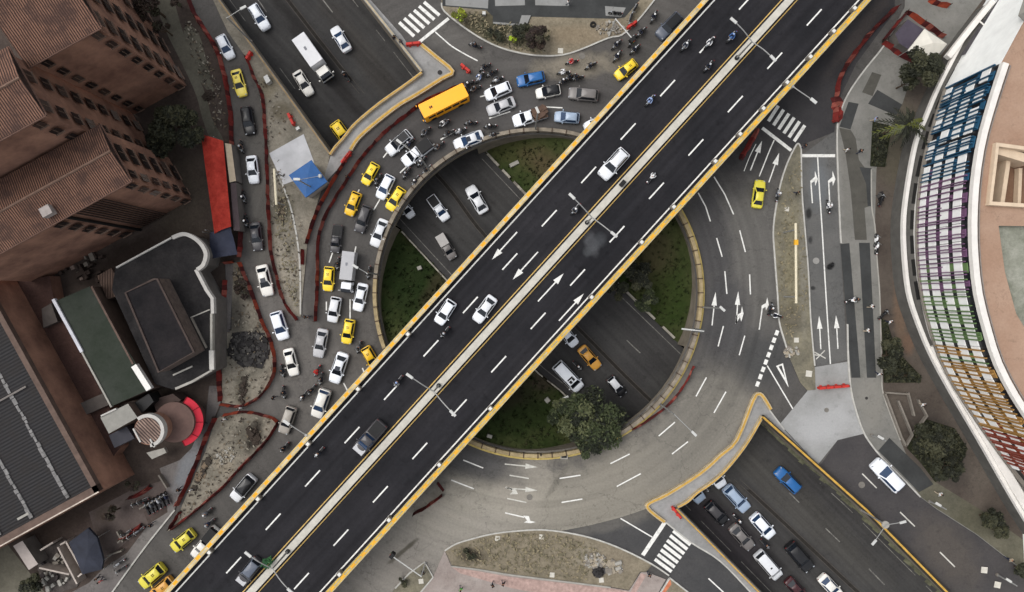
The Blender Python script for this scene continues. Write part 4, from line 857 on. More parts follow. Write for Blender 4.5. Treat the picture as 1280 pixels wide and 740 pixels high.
def brick(name, c, c2):
    m = bpy.data.materials.new(name); m.use_nodes = True; n = m.node_tree.nodes; l = m.node_tree.links; b = n['Principled BSDF']; b.inputs['Roughness'].default_value = .92; b.inputs['Specular IOR Level'].default_value = .15
    tc = n.new('ShaderNodeTexCoord'); nz = n.new('ShaderNodeTexNoise'); nz.inputs['Scale'].default_value = .22; nz.inputs['Detail'].default_value = 9; nz.inputs['Roughness'].default_value = .68; l.new(tc.outputs['Object'], nz.inputs['Vector'])
    w2 = n.new('ShaderNodeTexWave'); w2.bands_direction = 'Z'; w2.inputs['Scale'].default_value = 1.6; w2.inputs['Distortion'].default_value = .3; l.new(tc.outputs['Object'], w2.inputs['Vector'])
    mx = n.new('ShaderNodeMix'); mx.data_type = 'RGBA'; mx.inputs[6].default_value = rgb(*c); mx.inputs[7].default_value = rgb(*c2); mp = n.new('ShaderNodeMapRange'); mp.inputs[1].default_value = .35; mp.inputs[2].default_value = .65; l.new(nz.outputs['Fac'], mp.inputs[0]); l.new(mp.outputs[0], mx.inputs[0])
    m2 = n.new('ShaderNodeMix'); m2.data_type = 'RGBA'; m2.blend_type = 'MULTIPLY'; m2.inputs[0].default_value = .22; l.new(mx.outputs[2], m2.inputs[6]); l.new(w2.outputs['Color'], m2.inputs[7]); l.new(m2.outputs[2], b.inputs['Base Color']); return m
UANG = math.atan2(-.483, -.876)
m_brick = brick('brown brick wall', (170, 130, 110), (120, 90, 78)); m_tile = stripe_mat('weathered roof tiles', (32, 25, 23), (132, 98, 82), 1.2, 'X', .9, (66, 50, 45), .85, 1.8)
m_wins = [mat('dark window pane', (36, 31, 31), .3, 0), mat('brownish window pane', (58, 47, 43), .3, 0), mat('curtained pane', (104, 94, 88), .6, .1, 3), mat('shuttered pane', (70, 58, 52), .7, .1, 3)]
wrnd = random.Random(77)
m_sill = mat('pale window sill', (112, 92, 80), .8, .2, 3); m_ridge = mat('roof ridge tile', (112, 90, 78), .9, .25, 2)
def block(label, corner, h, ul, vl, wins):
    c = P(*corner, h); r = thing('apartment_building', label, 'apartment building', (c.x, c.y, 0), UANG, 'brick apartment blocks'); hw = h - .35
    mb = MB(); mb.box((ul / 2 + .25, -vl / 2 - .25, hw / 2), (ul - .3, vl - .3, hw)); wl = mb.build('wall', m_brick, r)
    rh = vl * .14; mb = MB(); o = .25
    a = [(-o, o, h), (ul + o, o, h), (ul + o, -vl - o, h), (-o, -vl - o, h)]; rg = [(-o, -vl / 2, h + rh), (ul + o, -vl / 2, h + rh)]
    mb.add(a + rg + [(x, y, z - .3) for x, y, z in a], [(0, 1, 5, 4), (2, 3, 4, 5), (0, 4, 3), (1, 2, 5), (0, 6, 7, 1), (2, 8, 9, 3), (3, 9, 6, 0), (1, 7, 8, 2), (6, 9, 8, 7)]); rf = mb.build('roof', m_tile, r)
    mb = MB(); mb.tube([(-o, -vl / 2, h + rh), (ul + o, -vl / 2, h + rh)], .16, 6); mb.build('ridge', m_ridge, rf)
    mb = MB(); mb.tube([(-o, o + .05, h - .12), (ul + o, o + .05, h - .12)], .1, 6); mb.tube([(-o - .05, o, h - .12), (-o - .05, -vl - o, h - .12)], .1, 6); mb.build('gutter', mat('rusty gutter', (96, 72, 62), .8, .25, 3), rf)
    for face, pos, rows, w_, z0, dz in wins:
        for k in range(rows):
            z = z0 + dz * k
            if z > h - 1.2: break
            mb = MB(); ms = MB(); mf = MB()
            if face == 'v':
                mb.box((pos, -.09, z), (w_, .06, 1.25)); ms.box((pos, -.0, z - .7), (w_ + .1, .14, .1)); mf.box((pos, -.04, z), (.06, .05, 1.25))
            else:
                mb.box((.09, pos, z), (.06, w_, 1.25)); ms.box((0.0, pos, z - .7), (.14, w_ + .1, .1)); mf.box((.04, pos, z), (.05, .06, 1.25))
            o_ = mb.build('window', m_wins[wrnd.choice((0, 0, 0, 0, 1, 1, 2, 3))], r); ms.build('sill', m_sill, o_); mf.build('mullion', m_sill, o_)
    return r
dz = 2.75
A_ = block('tall brick apartment block in the upper left corner with a tiled gable roof', (122, 33), 22.5, 8.5, 18, [('v', 1.0, 8, .9, 1.6, dz), ('v', 7.3, 8, .9, 1.6, dz), ('u', -1.9, 8, 1.9, 1.6, dz), ('u', -6.2, 8, 2.2, 1.6, dz), ('u', -10.5, 8, 1.6, 1.6, dz)])
A2 = block('brick apartment block wedged between the two bigger blocks at far left', (52.6, 142.5), 25.5, 16, 7.6, [('u', -1.6, 9, 1.4, 1.6, dz), ('u', -5.2, 9, 1.4, 1.6, dz), ('v', 1.6, 9, 1.0, 1.6, dz)])
B1 = block('lower brick apartment block with a long tiled roof above the grey workshop yard', (160, 225), 17.7, 24, 6.9, [('u', -1.3, 6, 1.0, 1.6, dz), ('u', -4.2, 6, 2.2, 1.6, dz), ('v', .9, 6, .9, 1.6, dz), ('v', 10.3, 6, 1.3, 1.6, dz)])
# vertical slatted stair screen and small roof box on the lower block
mb = MB()
for k in range(9): mb.box((4.2 + k * .42, -.03, 8.6), (.14, .16, 15.6))
mb.build('stair_screen', mat('dark brown slats', (62, 48, 42), .9, .2, 2), B1); mb = MB(); mb.box((8.6, -.04, 8.6), (.3, .3, 16.6)); mb.build('downpipe', M_black, B1)
mb = MB(); mb.box((9.4, -1.0, 18.4), (1.2, 1.1, .9)); mb.build('roof_hatch', mat('pale roof hatch', (150, 142, 138), .8, .2, 2), B1)
mb = MB(); mb.box((ul_ := 3.0, -7.6, 12), (10, 1.2, 24), 0); 
def pbuild(name, label, cat, pts, h, mw, mr, rim=None, rimw=.3, rimh=.35, z0=.1):
    pw = [Vector((p.x, p.y, 0)) for p in WP(pts, h)]; c = sum(pw, Vector()) / len(pw)
    if sum(p.x * q.y - q.x * p.y for p, q in zip(pw, pw[1:] + pw[:1])) < 0: pw = pw[::-1]
    r = thing(name, label, cat, (c.x, c.y, z0)); mb = MB(); mb.skirt(pw, z0, h - .02); mb.build('wall', mw, r, world=True)
    mb = MB(); mb.poly(pw, h); mb.build('roof', mr, r, world=True)
    if rim: mb = MB(); mb.strip(pw, 0, rimw, h - .2, h + rimh, closed=True); mb.build('parapet', rim, r, world=True)
    return r
def ppoly(r, name, pts, h0, h1, m):
    pw = [Vector((p.x, p.y, 0)) for p in WP(pts, h1)]; mb = MB()
    if sum(p.x * q.y - q.x * p.y for p, q in zip(pw, pw[1:] + pw[:1])) < 0: pw = pw[::-1]
    mb.prism(pw, h0, h1, bottom=True); return mb.build(name, m, r, world=True)
def pstrip(r, name, pts, h0, h1, w_, m, sp=0, lvl=None):
    pw = [Vector((p.x, p.y, 0)) for p in WP(pts, h1 if lvl is None else lvl)]; pw = spline(pw, sp) if sp else pw; mb = MB(); mb.strip(pw, -w_ / 2, w_ / 2, h0, h1); return mb.build(name, m, r, world=True)
m_stucco = mat('dark dirty stucco', (82, 68, 60), .95, .3, .5); m_wallg = mat('grey rendered wall', (98, 94, 90), .95, .25, .6)
# warehouse
c = P(128, 612, 8); WH = thing('warehouse', 'large dark corrugated roof hall with pale skylight strips at lower left', 'warehouse', (c.x, c.y, 0), UANG)
ul, vl = 34, 31; mb = MB(); mb.box((ul / 2, -vl / 2, 3.9), (ul, vl, 7.8)); mb.build('wall', m_brick, WH)
mb = MB(); mb.add([(.7, -.9, 8), (ul, -.9, 8), (ul, -vl, 8.2), (.7, -vl, 8.2)], [(0, 1, 2, 3)]); mb.build('roof', stripe_mat('dark corrugated roof', (30, 29, 31), (50, 49, 50), .75, 'Y', .8, (42, 39, 38), .7, .25), WH)
m_sky = mat('dusty skylight strip', (112, 110, 109), .7, .4, 1.6)
for u in (4.3, 9.6, 14.2, 19.5):
    mb = MB(); v = -1.2; rr = random.Random(int(u * 10))
    while v > -vl + 1:
        L = rr.uniform(.35, .9); w_ = rr.uniform(.3, .55); mb.box((u + rr.uniform(-.06, .06), v - L / 2, 8.1), (w_, L, .16)); v -= L + rr.uniform(0.02, .12)
    mb.build('skylight_strip', m_sky, WH)
mb = MB(); mb.box((.35, -vl / 2, 8.2), (.7, vl, .9)); mb.build('parapet', mat('brown parapet', (92, 76, 68), .9, .25, 1), WH); mb = MB(); mb.box((ul / 2, -.45, 8.2), (ul, .9, .9)); mb.build('parapet', MC['brown parapet'], WH)
mb = MB(); mb.box((ul / 2 - 1, .04, 8.67), (ul - 2.2, .16, .07)); mb.build('gutter', mat('pale gutter', (176, 164, 152), .8, .3, 1), WH)
mb = MB(); mb.box((ul / 2 + 1, -16.2, 8.25), (ul - 2, .22, .2)); mb.build('roof_joint', mat('roof joint', (110, 104, 100), .8, .2, 2), WH); mb = MB(); mb.box((10.4, -1.9, 8.15), (1.6, .3, .12)); mb.build('roof_vent', M_conc, WH)
# green felt roof hall
GH = pbuild('workshop', 'long hall with a dark green felt roof beside the corrugated warehouse', 'workshop', [(112, 358), (188.5, 486), (138, 508.5), (68, 377)], 6, m_stucco, ground_mat('dark green felt', (52, 58, 50), (64, 68, 62), .25, [(130, 430, 20, 70, -30, (60, 64, 46), .6)], .12))
pstrip(GH, 'white_edge', [(66, 374), (102, 440)], 5.7, 6.25, .4, mat('white edge trim', (190, 190, 196), .7, .2, 1)); pstrip(GH, 'white_edge', [(102, 440), (139, 509)], 5.7, 6.15, .22, M_conc); pstrip(GH, 'skylight', [(167, 457), (186, 487)], 5.7, 6.4, .75, mat('bright skylight', (215, 213, 208), .5, .05, 2)); pstrip(GH, 'gutter', [(114, 358), (166, 455)], 5.7, 6.1, .25, MC['brown parapet'])
YT = pbuild('terrace', 'low reddish brown terrace between the warehouse and the green roofed hall', 'terrace', [(8, 352), (62, 345), (68, 378), (137, 509), (150, 560), (128, 588), (105, 548)], 2.4, m_brick, ground_mat('reddish terrace', (66, 49, 46), (84, 64, 58), .3, [(90, 470, 30, 14, 60, (54, 42, 41), .7), (40, 420, 16, 60, -25, (56, 44, 42), .7), (112, 540, 20, 30, -25, (70, 56, 52), .7)], .28))
ppoly(YT, 'step', [(52, 386), (64, 379), (72, 402), (54, 410)], 2.3, 3.2, mat('grey step', (84, 78, 74), .9, .2, 1)); ppoly(YT, 'step', [(98, 505), (128, 492), (136, 506), (104, 520)], 2.3, 3.2, MC['grey step']); pstrip(YT, 'low_wall', [(82, 481), (100, 505)], 2.4, 2.9, .2, M_concd)
# dark slate flat roof with white rounded parapet
SB = pbuild('clinic_building', 'dark flat roofed building with a white rounded parapet behind the red awning', 'building', [(144, 335), (218, 295.5), (228, 293), (238, 295), (247, 301), (254, 309), (257, 319), (254, 331), (244, 339), (259, 366), (266, 374), (265, 463), (217, 487), (194, 480), (140, 362)], 5, m_wallg, ground_mat('dark slate roofing', (38, 37, 38), (54, 52, 52), .35, [(250, 380, 14, 50, 0, (46, 49, 58), .6), (200, 320, 40, 14, 30, (62, 56, 52), .7), (225, 360, 20, 20, 0, (34, 33, 34), .7)], .28))
mw_ = mat('white parapet paint', (174, 171, 166), .8, .12, 1.2)
pstrip(SB, 'white_parapet', [(215, 297), (228, 292.5), (238, 295), (247, 301), (254, 309.5), (257, 319), (253.5, 331), (246, 337)], 4.6, 5.4, .5, mw_, 4); pstrip(SB, 'white_parapet', [(244.5, 337), (258, 363), (265, 373), (265.5, 392)], 4.6, 5.4, .42, mw_); pstrip(SB, 'thin_parapet', [(145, 334.5), (214, 297)], 4.6, 5.35, .2, mw_); pstrip(SB, 'thin_parapet', [(264, 392), (264, 463), (240, 477), (219, 486)], 4.6, 5.35, .3, M_conc); pstrip(SB, 'white_parapet', [(264, 438), (264.5, 462)], 5, 5.5, .6, mw_)
pstrip(SB, 'roof_seam', [(238, 397), (262, 387)], 5, 5.1, .15, M_conc); pstrip(SB, 'roof_edge', [(239, 397), (258, 435)], 5, 5.2, .25, M_concd); pstrip(SB, 'roof_edge', [(216, 469), (240, 458)], 5, 5.2, .2, M_conc)
EH = pbuild('penthouse', 'black roofed upper storey rising from the white edged dark roof', 'building', [(156, 366), (192, 348), (198, 348), (244, 440), (198, 466)], 8, mat('brown shingle wall', (92, 80, 74), .95, .35, 1.5), ground_mat('black bitumen roof', (32, 31, 33), (46, 43, 44), .3, [], .25), mat('dark brown coping', (66, 56, 52), .9, .3, 1), .25, .15, 4.9)
CR = pbuild('shed', 'small slatted brown shed roof at the foot of the lower apartment block', 'shed', [(121, 345), (139, 335), (158, 366), (134, 374)], 4, m_stucco, stripe_mat('brown slat roof', (60, 48, 42), (104, 86, 76), .9, 'X', .9))
# stacked materials in the dark yard
rr = random.Random(5); mb = MB()
for q in range(26):
    x, y = rr.uniform(60, 130), rr.uniform(316, 352); p = P(x, y); mb.box((p.x, p.y, .4), (rr.uniform(.3, 1.6), rr.uniform(.2, .6), rr.uniform(.5, 1.4)), UANG + rr.choice((0, 1.57)) + rr.uniform(-.1, .1), rr.choice((0, 1, 1, 2)))
tag(mb.build('lumber_pile', [mat('pale planks', (120, 106, 98), .9, .3, 2), mat('dark planks', (60, 50, 45), .9, .3, 2), M_concd]), 'heap of planks and scrap in the dark yard under the lower apartment block', 'lumber pile')
GB = pbuild('annex', 'small grey flat roofed annex at the south end of the green roofed hall', 'annex', [(125.5, 522), (160, 504.5), (172, 522), (136, 542)], 6.5, m_stucco, mat('grey gravel roof', (134, 132, 126), .9, .12, 1.5)); pstrip(GB, 'white_edge', [(126, 520), (145, 511)], 6.3, 6.7, .2, mw_)
ppoly(GB, 'side_roof', [(136, 544), (158, 533), (168, 548), (143, 560)], 2.5, 4.5, mat('bluish grey roof', (62, 62, 68), .9, .15, 1)); ppoly(GB, 'dark_canopy', [(166, 505), (186, 492), (192, 502), (176, 518)], 2.5, 5, M_black)
# round entrance: tiled turret, brown round roof, red awning
c = P(217, 528, 4); RT = thing('round_pavilion', 'round brown roofed entrance with a tiled turret and a half ring of red awning', 'pavilion', (c.x, c.y, .1))
mb = MB(); mb.cyl((0, 0, 0), 2.7, 3.8, 40); mb.build('round_roof', mat('brown round roof', (96, 76, 70), .9, .2, .8), RT)
k0 = 96 / 900; mb = MB(); seg_ = 26; ro, ri = 33 * k0, 19 * k0
for k in range(seg_):
    a, b2 = R(-72 + 140 * k / seg_), R(-72 + 140 * (k + 1) / seg_)
    q = [(ri * math.cos(a), ri * math.sin(a), 3.6), (ri * math.cos(b2), ri * math.sin(b2), 3.6), (ro * math.cos(b2), ro * math.sin(b2), 2.9), (ro * math.cos(a), ro * math.sin(a), 2.9)]; mb.add(q + [(x, y, z - .12) for x, y, z in q], [(3, 2, 1, 0), (2, 3, 7, 6), (0, 1, 5, 4)])
mb.build('awning', mat('red awning cloth', (196, 46, 62), .8, .12, 1), RT)
for k in range(5): a = R(-72 + 35 * k); mb = MB(); mb.tube([(ri * math.cos(a), ri * math.sin(a), 3.66), (ro * math.cos(a), ro * math.sin(a), 2.96)], .05, 5); mb.build('awning_rib', mat('awning rib', (132, 24, 34), .7, .1, 2), RT)
tc_ = P(185.5, 538, 6.4) - Vector((c.x, c.y, .1)); mb = MB(); mb.cyl((tc_.x, tc_.y, 0), 1.95, 6.1, 36); mb.build('turret_wall', m_brick, RT)
mb = MB(); mb.cyl((tc_.x, tc_.y, 6.1), 1.75, .28, 36); mb.build('turret_roof', stripe_mat('striped turret tiles', (52, 42, 40), (150, 128, 116), 1.3, 'DIAGONAL', .85), RT)
mb = MB(); mb.strip([Vector((tc_.x + 1.95 * math.cos(R(a)), tc_.y + 1.95 * math.sin(R(a)), 0)) for a in range(-80, 131, 10)], -.22, .22, 5.6, 6.55); mb.build('white_rim', mw_, RT)
mb = MB(); mb.box((tc_.x - 1.4, tc_.y - .6, 6.3), (.2, 2.0, .5), R(28)); mb.box((tc_.x + .6, tc_.y - 1.6, 6.3), (.2, 1.2, .5), R(28)); mb.build('rim_wall', mw_, RT)
ppoly(RT, 'porch', [(183, 566), (205, 560), (208, 566), (190, 574)], 2, 2.6, M_conc); ppoly(RT, 'dark_roof', [(190, 500), (216, 492), (226, 500), (214, 512), (196, 516)], 1, 3.4, mat('dark brown porch roof', (66, 54, 50), .9, .2, 1))
# red canopy, beige strip and dark tarpaulin along the left street
RC = thing('awning', 'long red cloth awning along the left street below the dark tree', 'awning', P(272, 228))
mb = MB(); q = WP([(251, 168), (279, 176), (289, 283), (268, 292)], 3.0); n = 14
for i in range(n):
    a, b2 = q[0].lerp(q[3], i / n), q[0].lerp(q[3], (i + 1) / n); d, e = q[1].lerp(q[2], i / n), q[1].lerp(q[2], (i + 1) / n); m1, m2 = (a + d) / 2, (b2 + e) / 2; m1.z += .5 + .1 * math.sin(i * 2.1); m2.z += .5 + .1 * math.sin((i + 1) * 2.1)
    mb.add([a, b2, m2, m1, d, e], [(3, 2, 1, 0), (4, 5, 2, 3)])
mb.build('canopy', ground_mat('mottled red cloth', (150, 48, 40), (184, 68, 56), .7, [(262, 190, 14, 22, 0, (122, 28, 26), .9), (268, 206, 22, 8, 0, (132, 32, 28), .6), (280, 270, 14, 10, 0, (150, 62, 54), .7)], .22), RC, world=True)  # mottled reds put the shading of cloth folds into the colour
for x, y in ((252, 169), (278, 177), (288, 282), (268, 290)):
    mb = MB(); p = P(x, y); mb.tube([(p.x, p.y, .1), (p.x, p.y, 3)], .06, 6); mb.build('post', M_steel, RC, world=True)
pbuild('canopy', 'narrow beige canopy strip between the red awning and the netting', 'canopy', [(281, 179), (289, 180), (295, 226), (287, 228)], 2.6, m_wallg, mat('beige canopy', (168, 154, 134), .9, .15, 1)); pbuild('stall', 'narrow dark roofed stall strip below the beige canopy', 'stall', [(288, 229), (295, 228), (300, 288), (292, 288)], 2.4, m_wallg, mat('dark purple grey roof', (70, 60, 62), .9, .2, 1))
TP = thing('tarpaulin', 'dark blue tarpaulin shelter at the end of the red awning', 'tarpaulin', P(280, 306)); mb = MB(); q = WP([(262, 291), (288, 284), (297, 318), (262, 324)], 2.6); n = 10; g = []
rr = random.Random(8)
for j in range(n + 1):
    for i in range(n + 1):
        p = q[0].lerp(q[1], i / n).lerp(q[3].lerp(q[2], i / n), j / n); p.z += rr.uniform(-.12, .12) + .3 * math.sin(math.pi * i / n); g.append(p)
mb.add(g, [(j * (n + 1) + i, (j + 1) * (n + 1) + i, (j + 1) * (n + 1) + i + 1, j * (n + 1) + i + 1) for j in range(n) for i in range(n)]); mb.build('sheet', mat('dark blue tarp', (44, 48, 64), .7, .2, 1), TP, world=True, smooth=True)
for x, y in ((263, 292), (287, 286), (296, 317), (263, 322)): mb = MB(); p = P(x, y); mb.tube([(p.x, p.y, .1), (p.x, p.y, 2.5)], .06, 6); mb.build('post', M_steel, TP, world=True)
# lower left yard
BR_ = thing('market_stall', 'dark blue tarpaulin roofed stall at the bottom left yard', 'stall', P(105, 692)); q = WP([(86, 678), (110, 660), (121, 672), (129, 700), (127, 712), (103, 718)], 3); mb = MB(); cc = sum(q, Vector()) / 6 + Vector((0, 0, .6)); mb.add([cc] + q + [(p.x, p.y, 2.6) for p in q], [(0, 1 + (i + 1) % 6, 1 + i) for i in range(6)] + [(1 + i, 1 + (i + 1) % 6, 7 + (i + 1) % 6, 7 + i) for i in range(6)]); mb.build('roof', mat('navy tarp', (42, 45, 56), .8, .3, .8), BR_, world=True)
for p in q[::2] + [q[3]]: mb = MB(); mb.tube([(p.x * .999, p.y, .1), (p.x * .999, p.y, 2.7)], .06, 6); mb.build('post', M_steel, BR_, world=True)
OB = pbuild('roofless_hut', 'roofless hut with pale wall tops and scrap inside at the bottom left', 'hut', [(50, 688), (82, 674), (103, 718), (96, 734), (62, 745), (47, 712)], .3, m_wallg, ground_mat('scrap yard floor', (70, 64, 62), (96, 90, 86), .8, [], .3), z0=.05)
for a in ([(50, 688), (66, 678)], [(72, 684), (96, 730)], [(82, 677), (102, 712)], [(75, 681), (82, 677)], [(97, 721), (102, 717)], [(49, 710), (86, 718)]): pstrip(OB, 'wall', a, .1, 2.2, .22, mat('pale wall top', (168, 158, 150), .9, .2, 1.5))
mb = MB(); rr = random.Random(21)
for q in range(40): p = P(rr.uniform(56, 92), rr.uniform(690, 735)); mb.box((p.x, p.y, .5), (rr.uniform(.2, .8), rr.uniform(.2, .6), rr.uniform(.2, .6)), rr.random() * 3, rr.choice((0, 1, 2)))
mb.build('scrap', [M_concd, mat('dark scrap', (58, 52, 52), .9, .3, 2), M_conc], OB, world=True)
pbuild('container', 'pale flat roofed container standing by the warehouse corner at lower left', 'container', [(16.5, 682.5), (28, 676), (47.5, 705), (36, 712.5)], 2.6, m_wallg, mat('pale container roof', (176, 166, 160), .8, .12, 1))
sheet('yard', [(-60, 700), (10, 680), (36, 713), (60, 745), (60, 800), (-60, 800)], m_alley, .128); sheet('yard', [(112, 640), (165, 612), (205, 600), (208, 612), (196, 628), (180, 640), (186, 654), (155, 680), (128, 706), (122, 680)], ground_mat('yard pavement', (92, 82, 78), (106, 96, 92), .3, [(130, 640, 14, 14, 0, (84, 74, 66), .6)], .18), .123)
for a, lb in (([(150, 662), (157.5, 675)], 'short yard wall at the left end of the lower red netting strip'), ([(151, 676), (165, 664)], 'low yard wall running along the lower red netting strip'), ([(202, 592), (212, 608)], 'low yard wall above the right end of the parked row'), ([(178, 634), (206, 619)], 'low yard wall behind the row of parked motorcycles'), ([(138, 692), (156, 686)], 'low yard wall between the blue roofed stall and the pavement')): kerbline(a, M_concd, .2, .9, lb, 0, 'yard_wall')
# blue booth, pale tent and booth at upper right
BB = thing('booth', 'blue roofed square booth beside the pale concrete slab', 'booth', P(386, 224)); q = WP([(361, 219), (389, 200), (409, 227), (382, 247)], 2.8); cc = sum(q, Vector()) / 4 + Vector((0, 0, .35)); mb = MB(); mb.add([cc] + q + [(p.x, p.y, 2.5) for p in q], [(0, 1 + (i + 1) % 4, 1 + i) for i in range(4)] + [(1 + i, 1 + (i + 1) % 4, 5 + (i + 1) % 4, 5 + i) for i in range(4)] + [(5, 6, 7, 8)]); mb.build('roof', mat('blue sheet roof', (38, 84, 138), .55, .15, 1.2), BB, world=True)
mb = MB(); qq = [cc.lerp(p, .9) for p in q]; mb.skirt(qq, .1, 2.52); mb.build('wall', M_conc, BB, world=True)
mb = MB(); p = P(400, 220, 3.2); mb.blob(p, .28); mb.build('dome_lamp', M_lampw, BB, world=True); mb = MB(); mb.tube([P(372, 225, 3.15), P(400, 220, 3.2)], .03, 5); mb.build('cable', M_conc, BB, world=True)
UB = thing('tent', 'white canopy tent inside the netting enclosure at upper right', 'tent', P(1158, 53)); q = WP([(1156, 36), (1184, 54), (1172, 70), (1135, 62)], 2.7); q = WP([(1156, 36), (1184, 55), (1170, 72), (1135, 63)], 2.7); cc = sum(q, Vector()) / 4 + Vector((0, 0, .9)); mb = MB(); mb.add([cc] + q + [(p.x, p.y, 2.4) for p in q], [(0, 1 + (i + 1) % 4, 1 + i) for i in range(4)] + [(1 + i, 1 + (i + 1) % 4, 5 + (i + 1) % 4, 5 + i) for i in range(4)]); mb.build('canopy', mat('white tent cloth', (206, 202, 192), .8, .08, 1), UB, world=True)
for p in q: mb = MB(); mb.tube([(p.x, p.y, .1), (p.x, p.y, 2.5)], .05, 6); mb.build('leg', M_steel, UB, world=True)
pbuild('booth', 'low dark purple grey roofed booth next to the white tent at upper right', 'booth', [(1119, 42), (1135, 24), (1155, 37), (1136, 62), (1124, 54)], 2.3, m_wallg, ground_mat('purple grey sheet roof', (74, 68, 80), (88, 82, 92), .4, [(1126, 50, 8, 4, 30, (56, 52, 60), .8)], .1))
pbuild('kiosk', 'small pale utility box beside the upper left street fence', 'box', [(329, 96), (334, 93), (338, 101), (333, 104.5)], 1.1, M_conc, M_lampw); pbuild('kiosk', 'little white box beside the red barrier above the pale slab', 'box', [(369, 160), (373, 157.5), (375, 160.5), (371, 163)], .8, M_conc, M_lampw)
pbuild('kiosk', 'small pale box on the north verge by the plaza steps', 'box', [(603, 14), (607, 14), (607, 18), (603, 18)], .8, M_conc, M_lampw)

# ---------------------------------------------------------------- curved building with coloured facade
RZ = 15.0
edge_px = [(1253, 78), (1238, 124), (1225, 170), (1217.5, 212), (1214, 250), (1213, 290), (1215, 330), (1220, 370), (1230, 410), (1243, 452), (1263, 492), (1290, 534), (1322, 580), (1358, 628), (1400, 676)]
EP = resample(spline([Vector((p.x, p.y, 0)) for p in WP(edge_px, RZ)], 10), 2.15)
CB = thing('curved_building', 'curved building with a terracotta roof and a facade of white panels and rainbow fins', 'building', (EP[0].x, EP[0].y, .1))
outer = WP([(1280, 28), (1340, -70), (1700, -70), (1700, 900), (1400, 900)], RZ)
body = EP + [Vector((q.x, q.y, 0)) for q in outer[::-1]]
court = [Vector((q.x, q.y, 0)) for q in WP([(1243, 180), (1330, 192), (1330, 262), (1234, 256)], RZ)]; grey = [Vector((q.x, q.y, 0)) for q in WP([(1250, 282), (1400, 284), (1400, 420), (1284, 412), (1272, 392), (1258, 340)], RZ)]
m_terra = ground_mat('terracotta terrace tiles', (164, 134, 114), (176, 148, 128), .2, [(1245, 340, 14, 60, 0, (158, 120, 96), .6), (1262, 150, 30, 60, 0, (166, 138, 114), .5), (1232, 250, 5, 120, 0, (150, 124, 104), .5)], .1, cracks=.15)
mb = MB(); mb.poly(body, RZ - .25, [court, grey]); mb.build('roof', m_terra, CB, world=True)
mb = MB(); mb.poly(court, RZ - 3.2); mb.build('courtyard_floor', ground_mat('brown courtyard floor', (126, 98, 80), (140, 112, 92), .4, [], .15), CB, world=True)
mb = MB(); mb.skirt(court, RZ - 3.2, RZ - .2); mb.build('courtyard_wall', mat('courtyard wall', (140, 116, 98), .9, .2, 1), CB, world=True)
mb = MB(); mb.poly(grey, RZ - 1.0); mb.skirt(grey, RZ - 1, RZ - .24); mb.build('lower_roof', ground_mat('mossy grey roof', (128, 130, 116), (158, 158, 146), .6, [(1270, 330, 10, 30, 0, (112, 116, 104), .6)], .2), CB, world=True)
mcr = mat('cream parapet render', (200, 180, 156), .85, .1, 1)
mb = MB(); mb.strip(court, -.45, .1, RZ - .4, RZ + .45, closed=True); mb.build('courtyard_parapet', mcr, CB, world=True)
for a, h0, w_ in (([(1243, 186), (1290, 200)], 2.9, 1.0), ([(1262, 194), (1253, 254)], 1.8, .5), ([(1276, 210), (1274, 256)], .9, .4)): pstrip(CB, 'courtyard_beam', a, RZ - 3.1, RZ - 3.2 + h0, w_, mcr)
mb = MB(); mb.strip(EP, -.0, .7, RZ - .5, RZ + .2); mb.build('roof_parapet', mat('white roof band', (214, 210, 204), .8, .08, .8), CB, world=True)
mb = MB(); mb.strip([p for p in EP], 1.0, 1.12, RZ - .25, RZ - .02); mb.build('roof_gutter', mat('grey line', (130, 122, 116), .8, .2, 2), CB, world=True)
mb = MB(); mb.skirt([EP[-1], *[Vector((q.x, q.y, 0)) for q in outer[::-1]], EP[0]], .1, RZ - .2, closed=False); mb.build('white_end_wall', mat('white wall paint', (240, 241, 238), .8, .08, .6), CB, world=True)
mb = MB(); mb.skirt(EP, .1, RZ - .5, closed=False); mb.build('curtain_wall', mat('dark facade glass', (24, 25, 30), .3, .25, .4), CB, world=True)
zc = [('blue', (34, 78, 106)), ('purple', (108, 76, 106)), ('green', (96, 122, 76)), ('amber', (160, 122, 68)), ('red', (134, 64, 48))]
rr = random.Random(17); m_span = mat('white facade panel', (232, 232, 230), .6, .05, 2); bands = [(13.3, 11.75), (10.75, 9.2), (8.2, 6.65), (5.75, 4.5)]; NS = 26
zm = [mat(nm + ' fin', c, .5, .15, 1) for nm, c in zc]; nfin = 0; npan = 0; rest = MB()
def zone(f):
    f += rr.uniform(-.04, .04); return 0 if f < .22 else 1 if f < .45 else 2 if f < .62 else 3 if f < .84 else 4
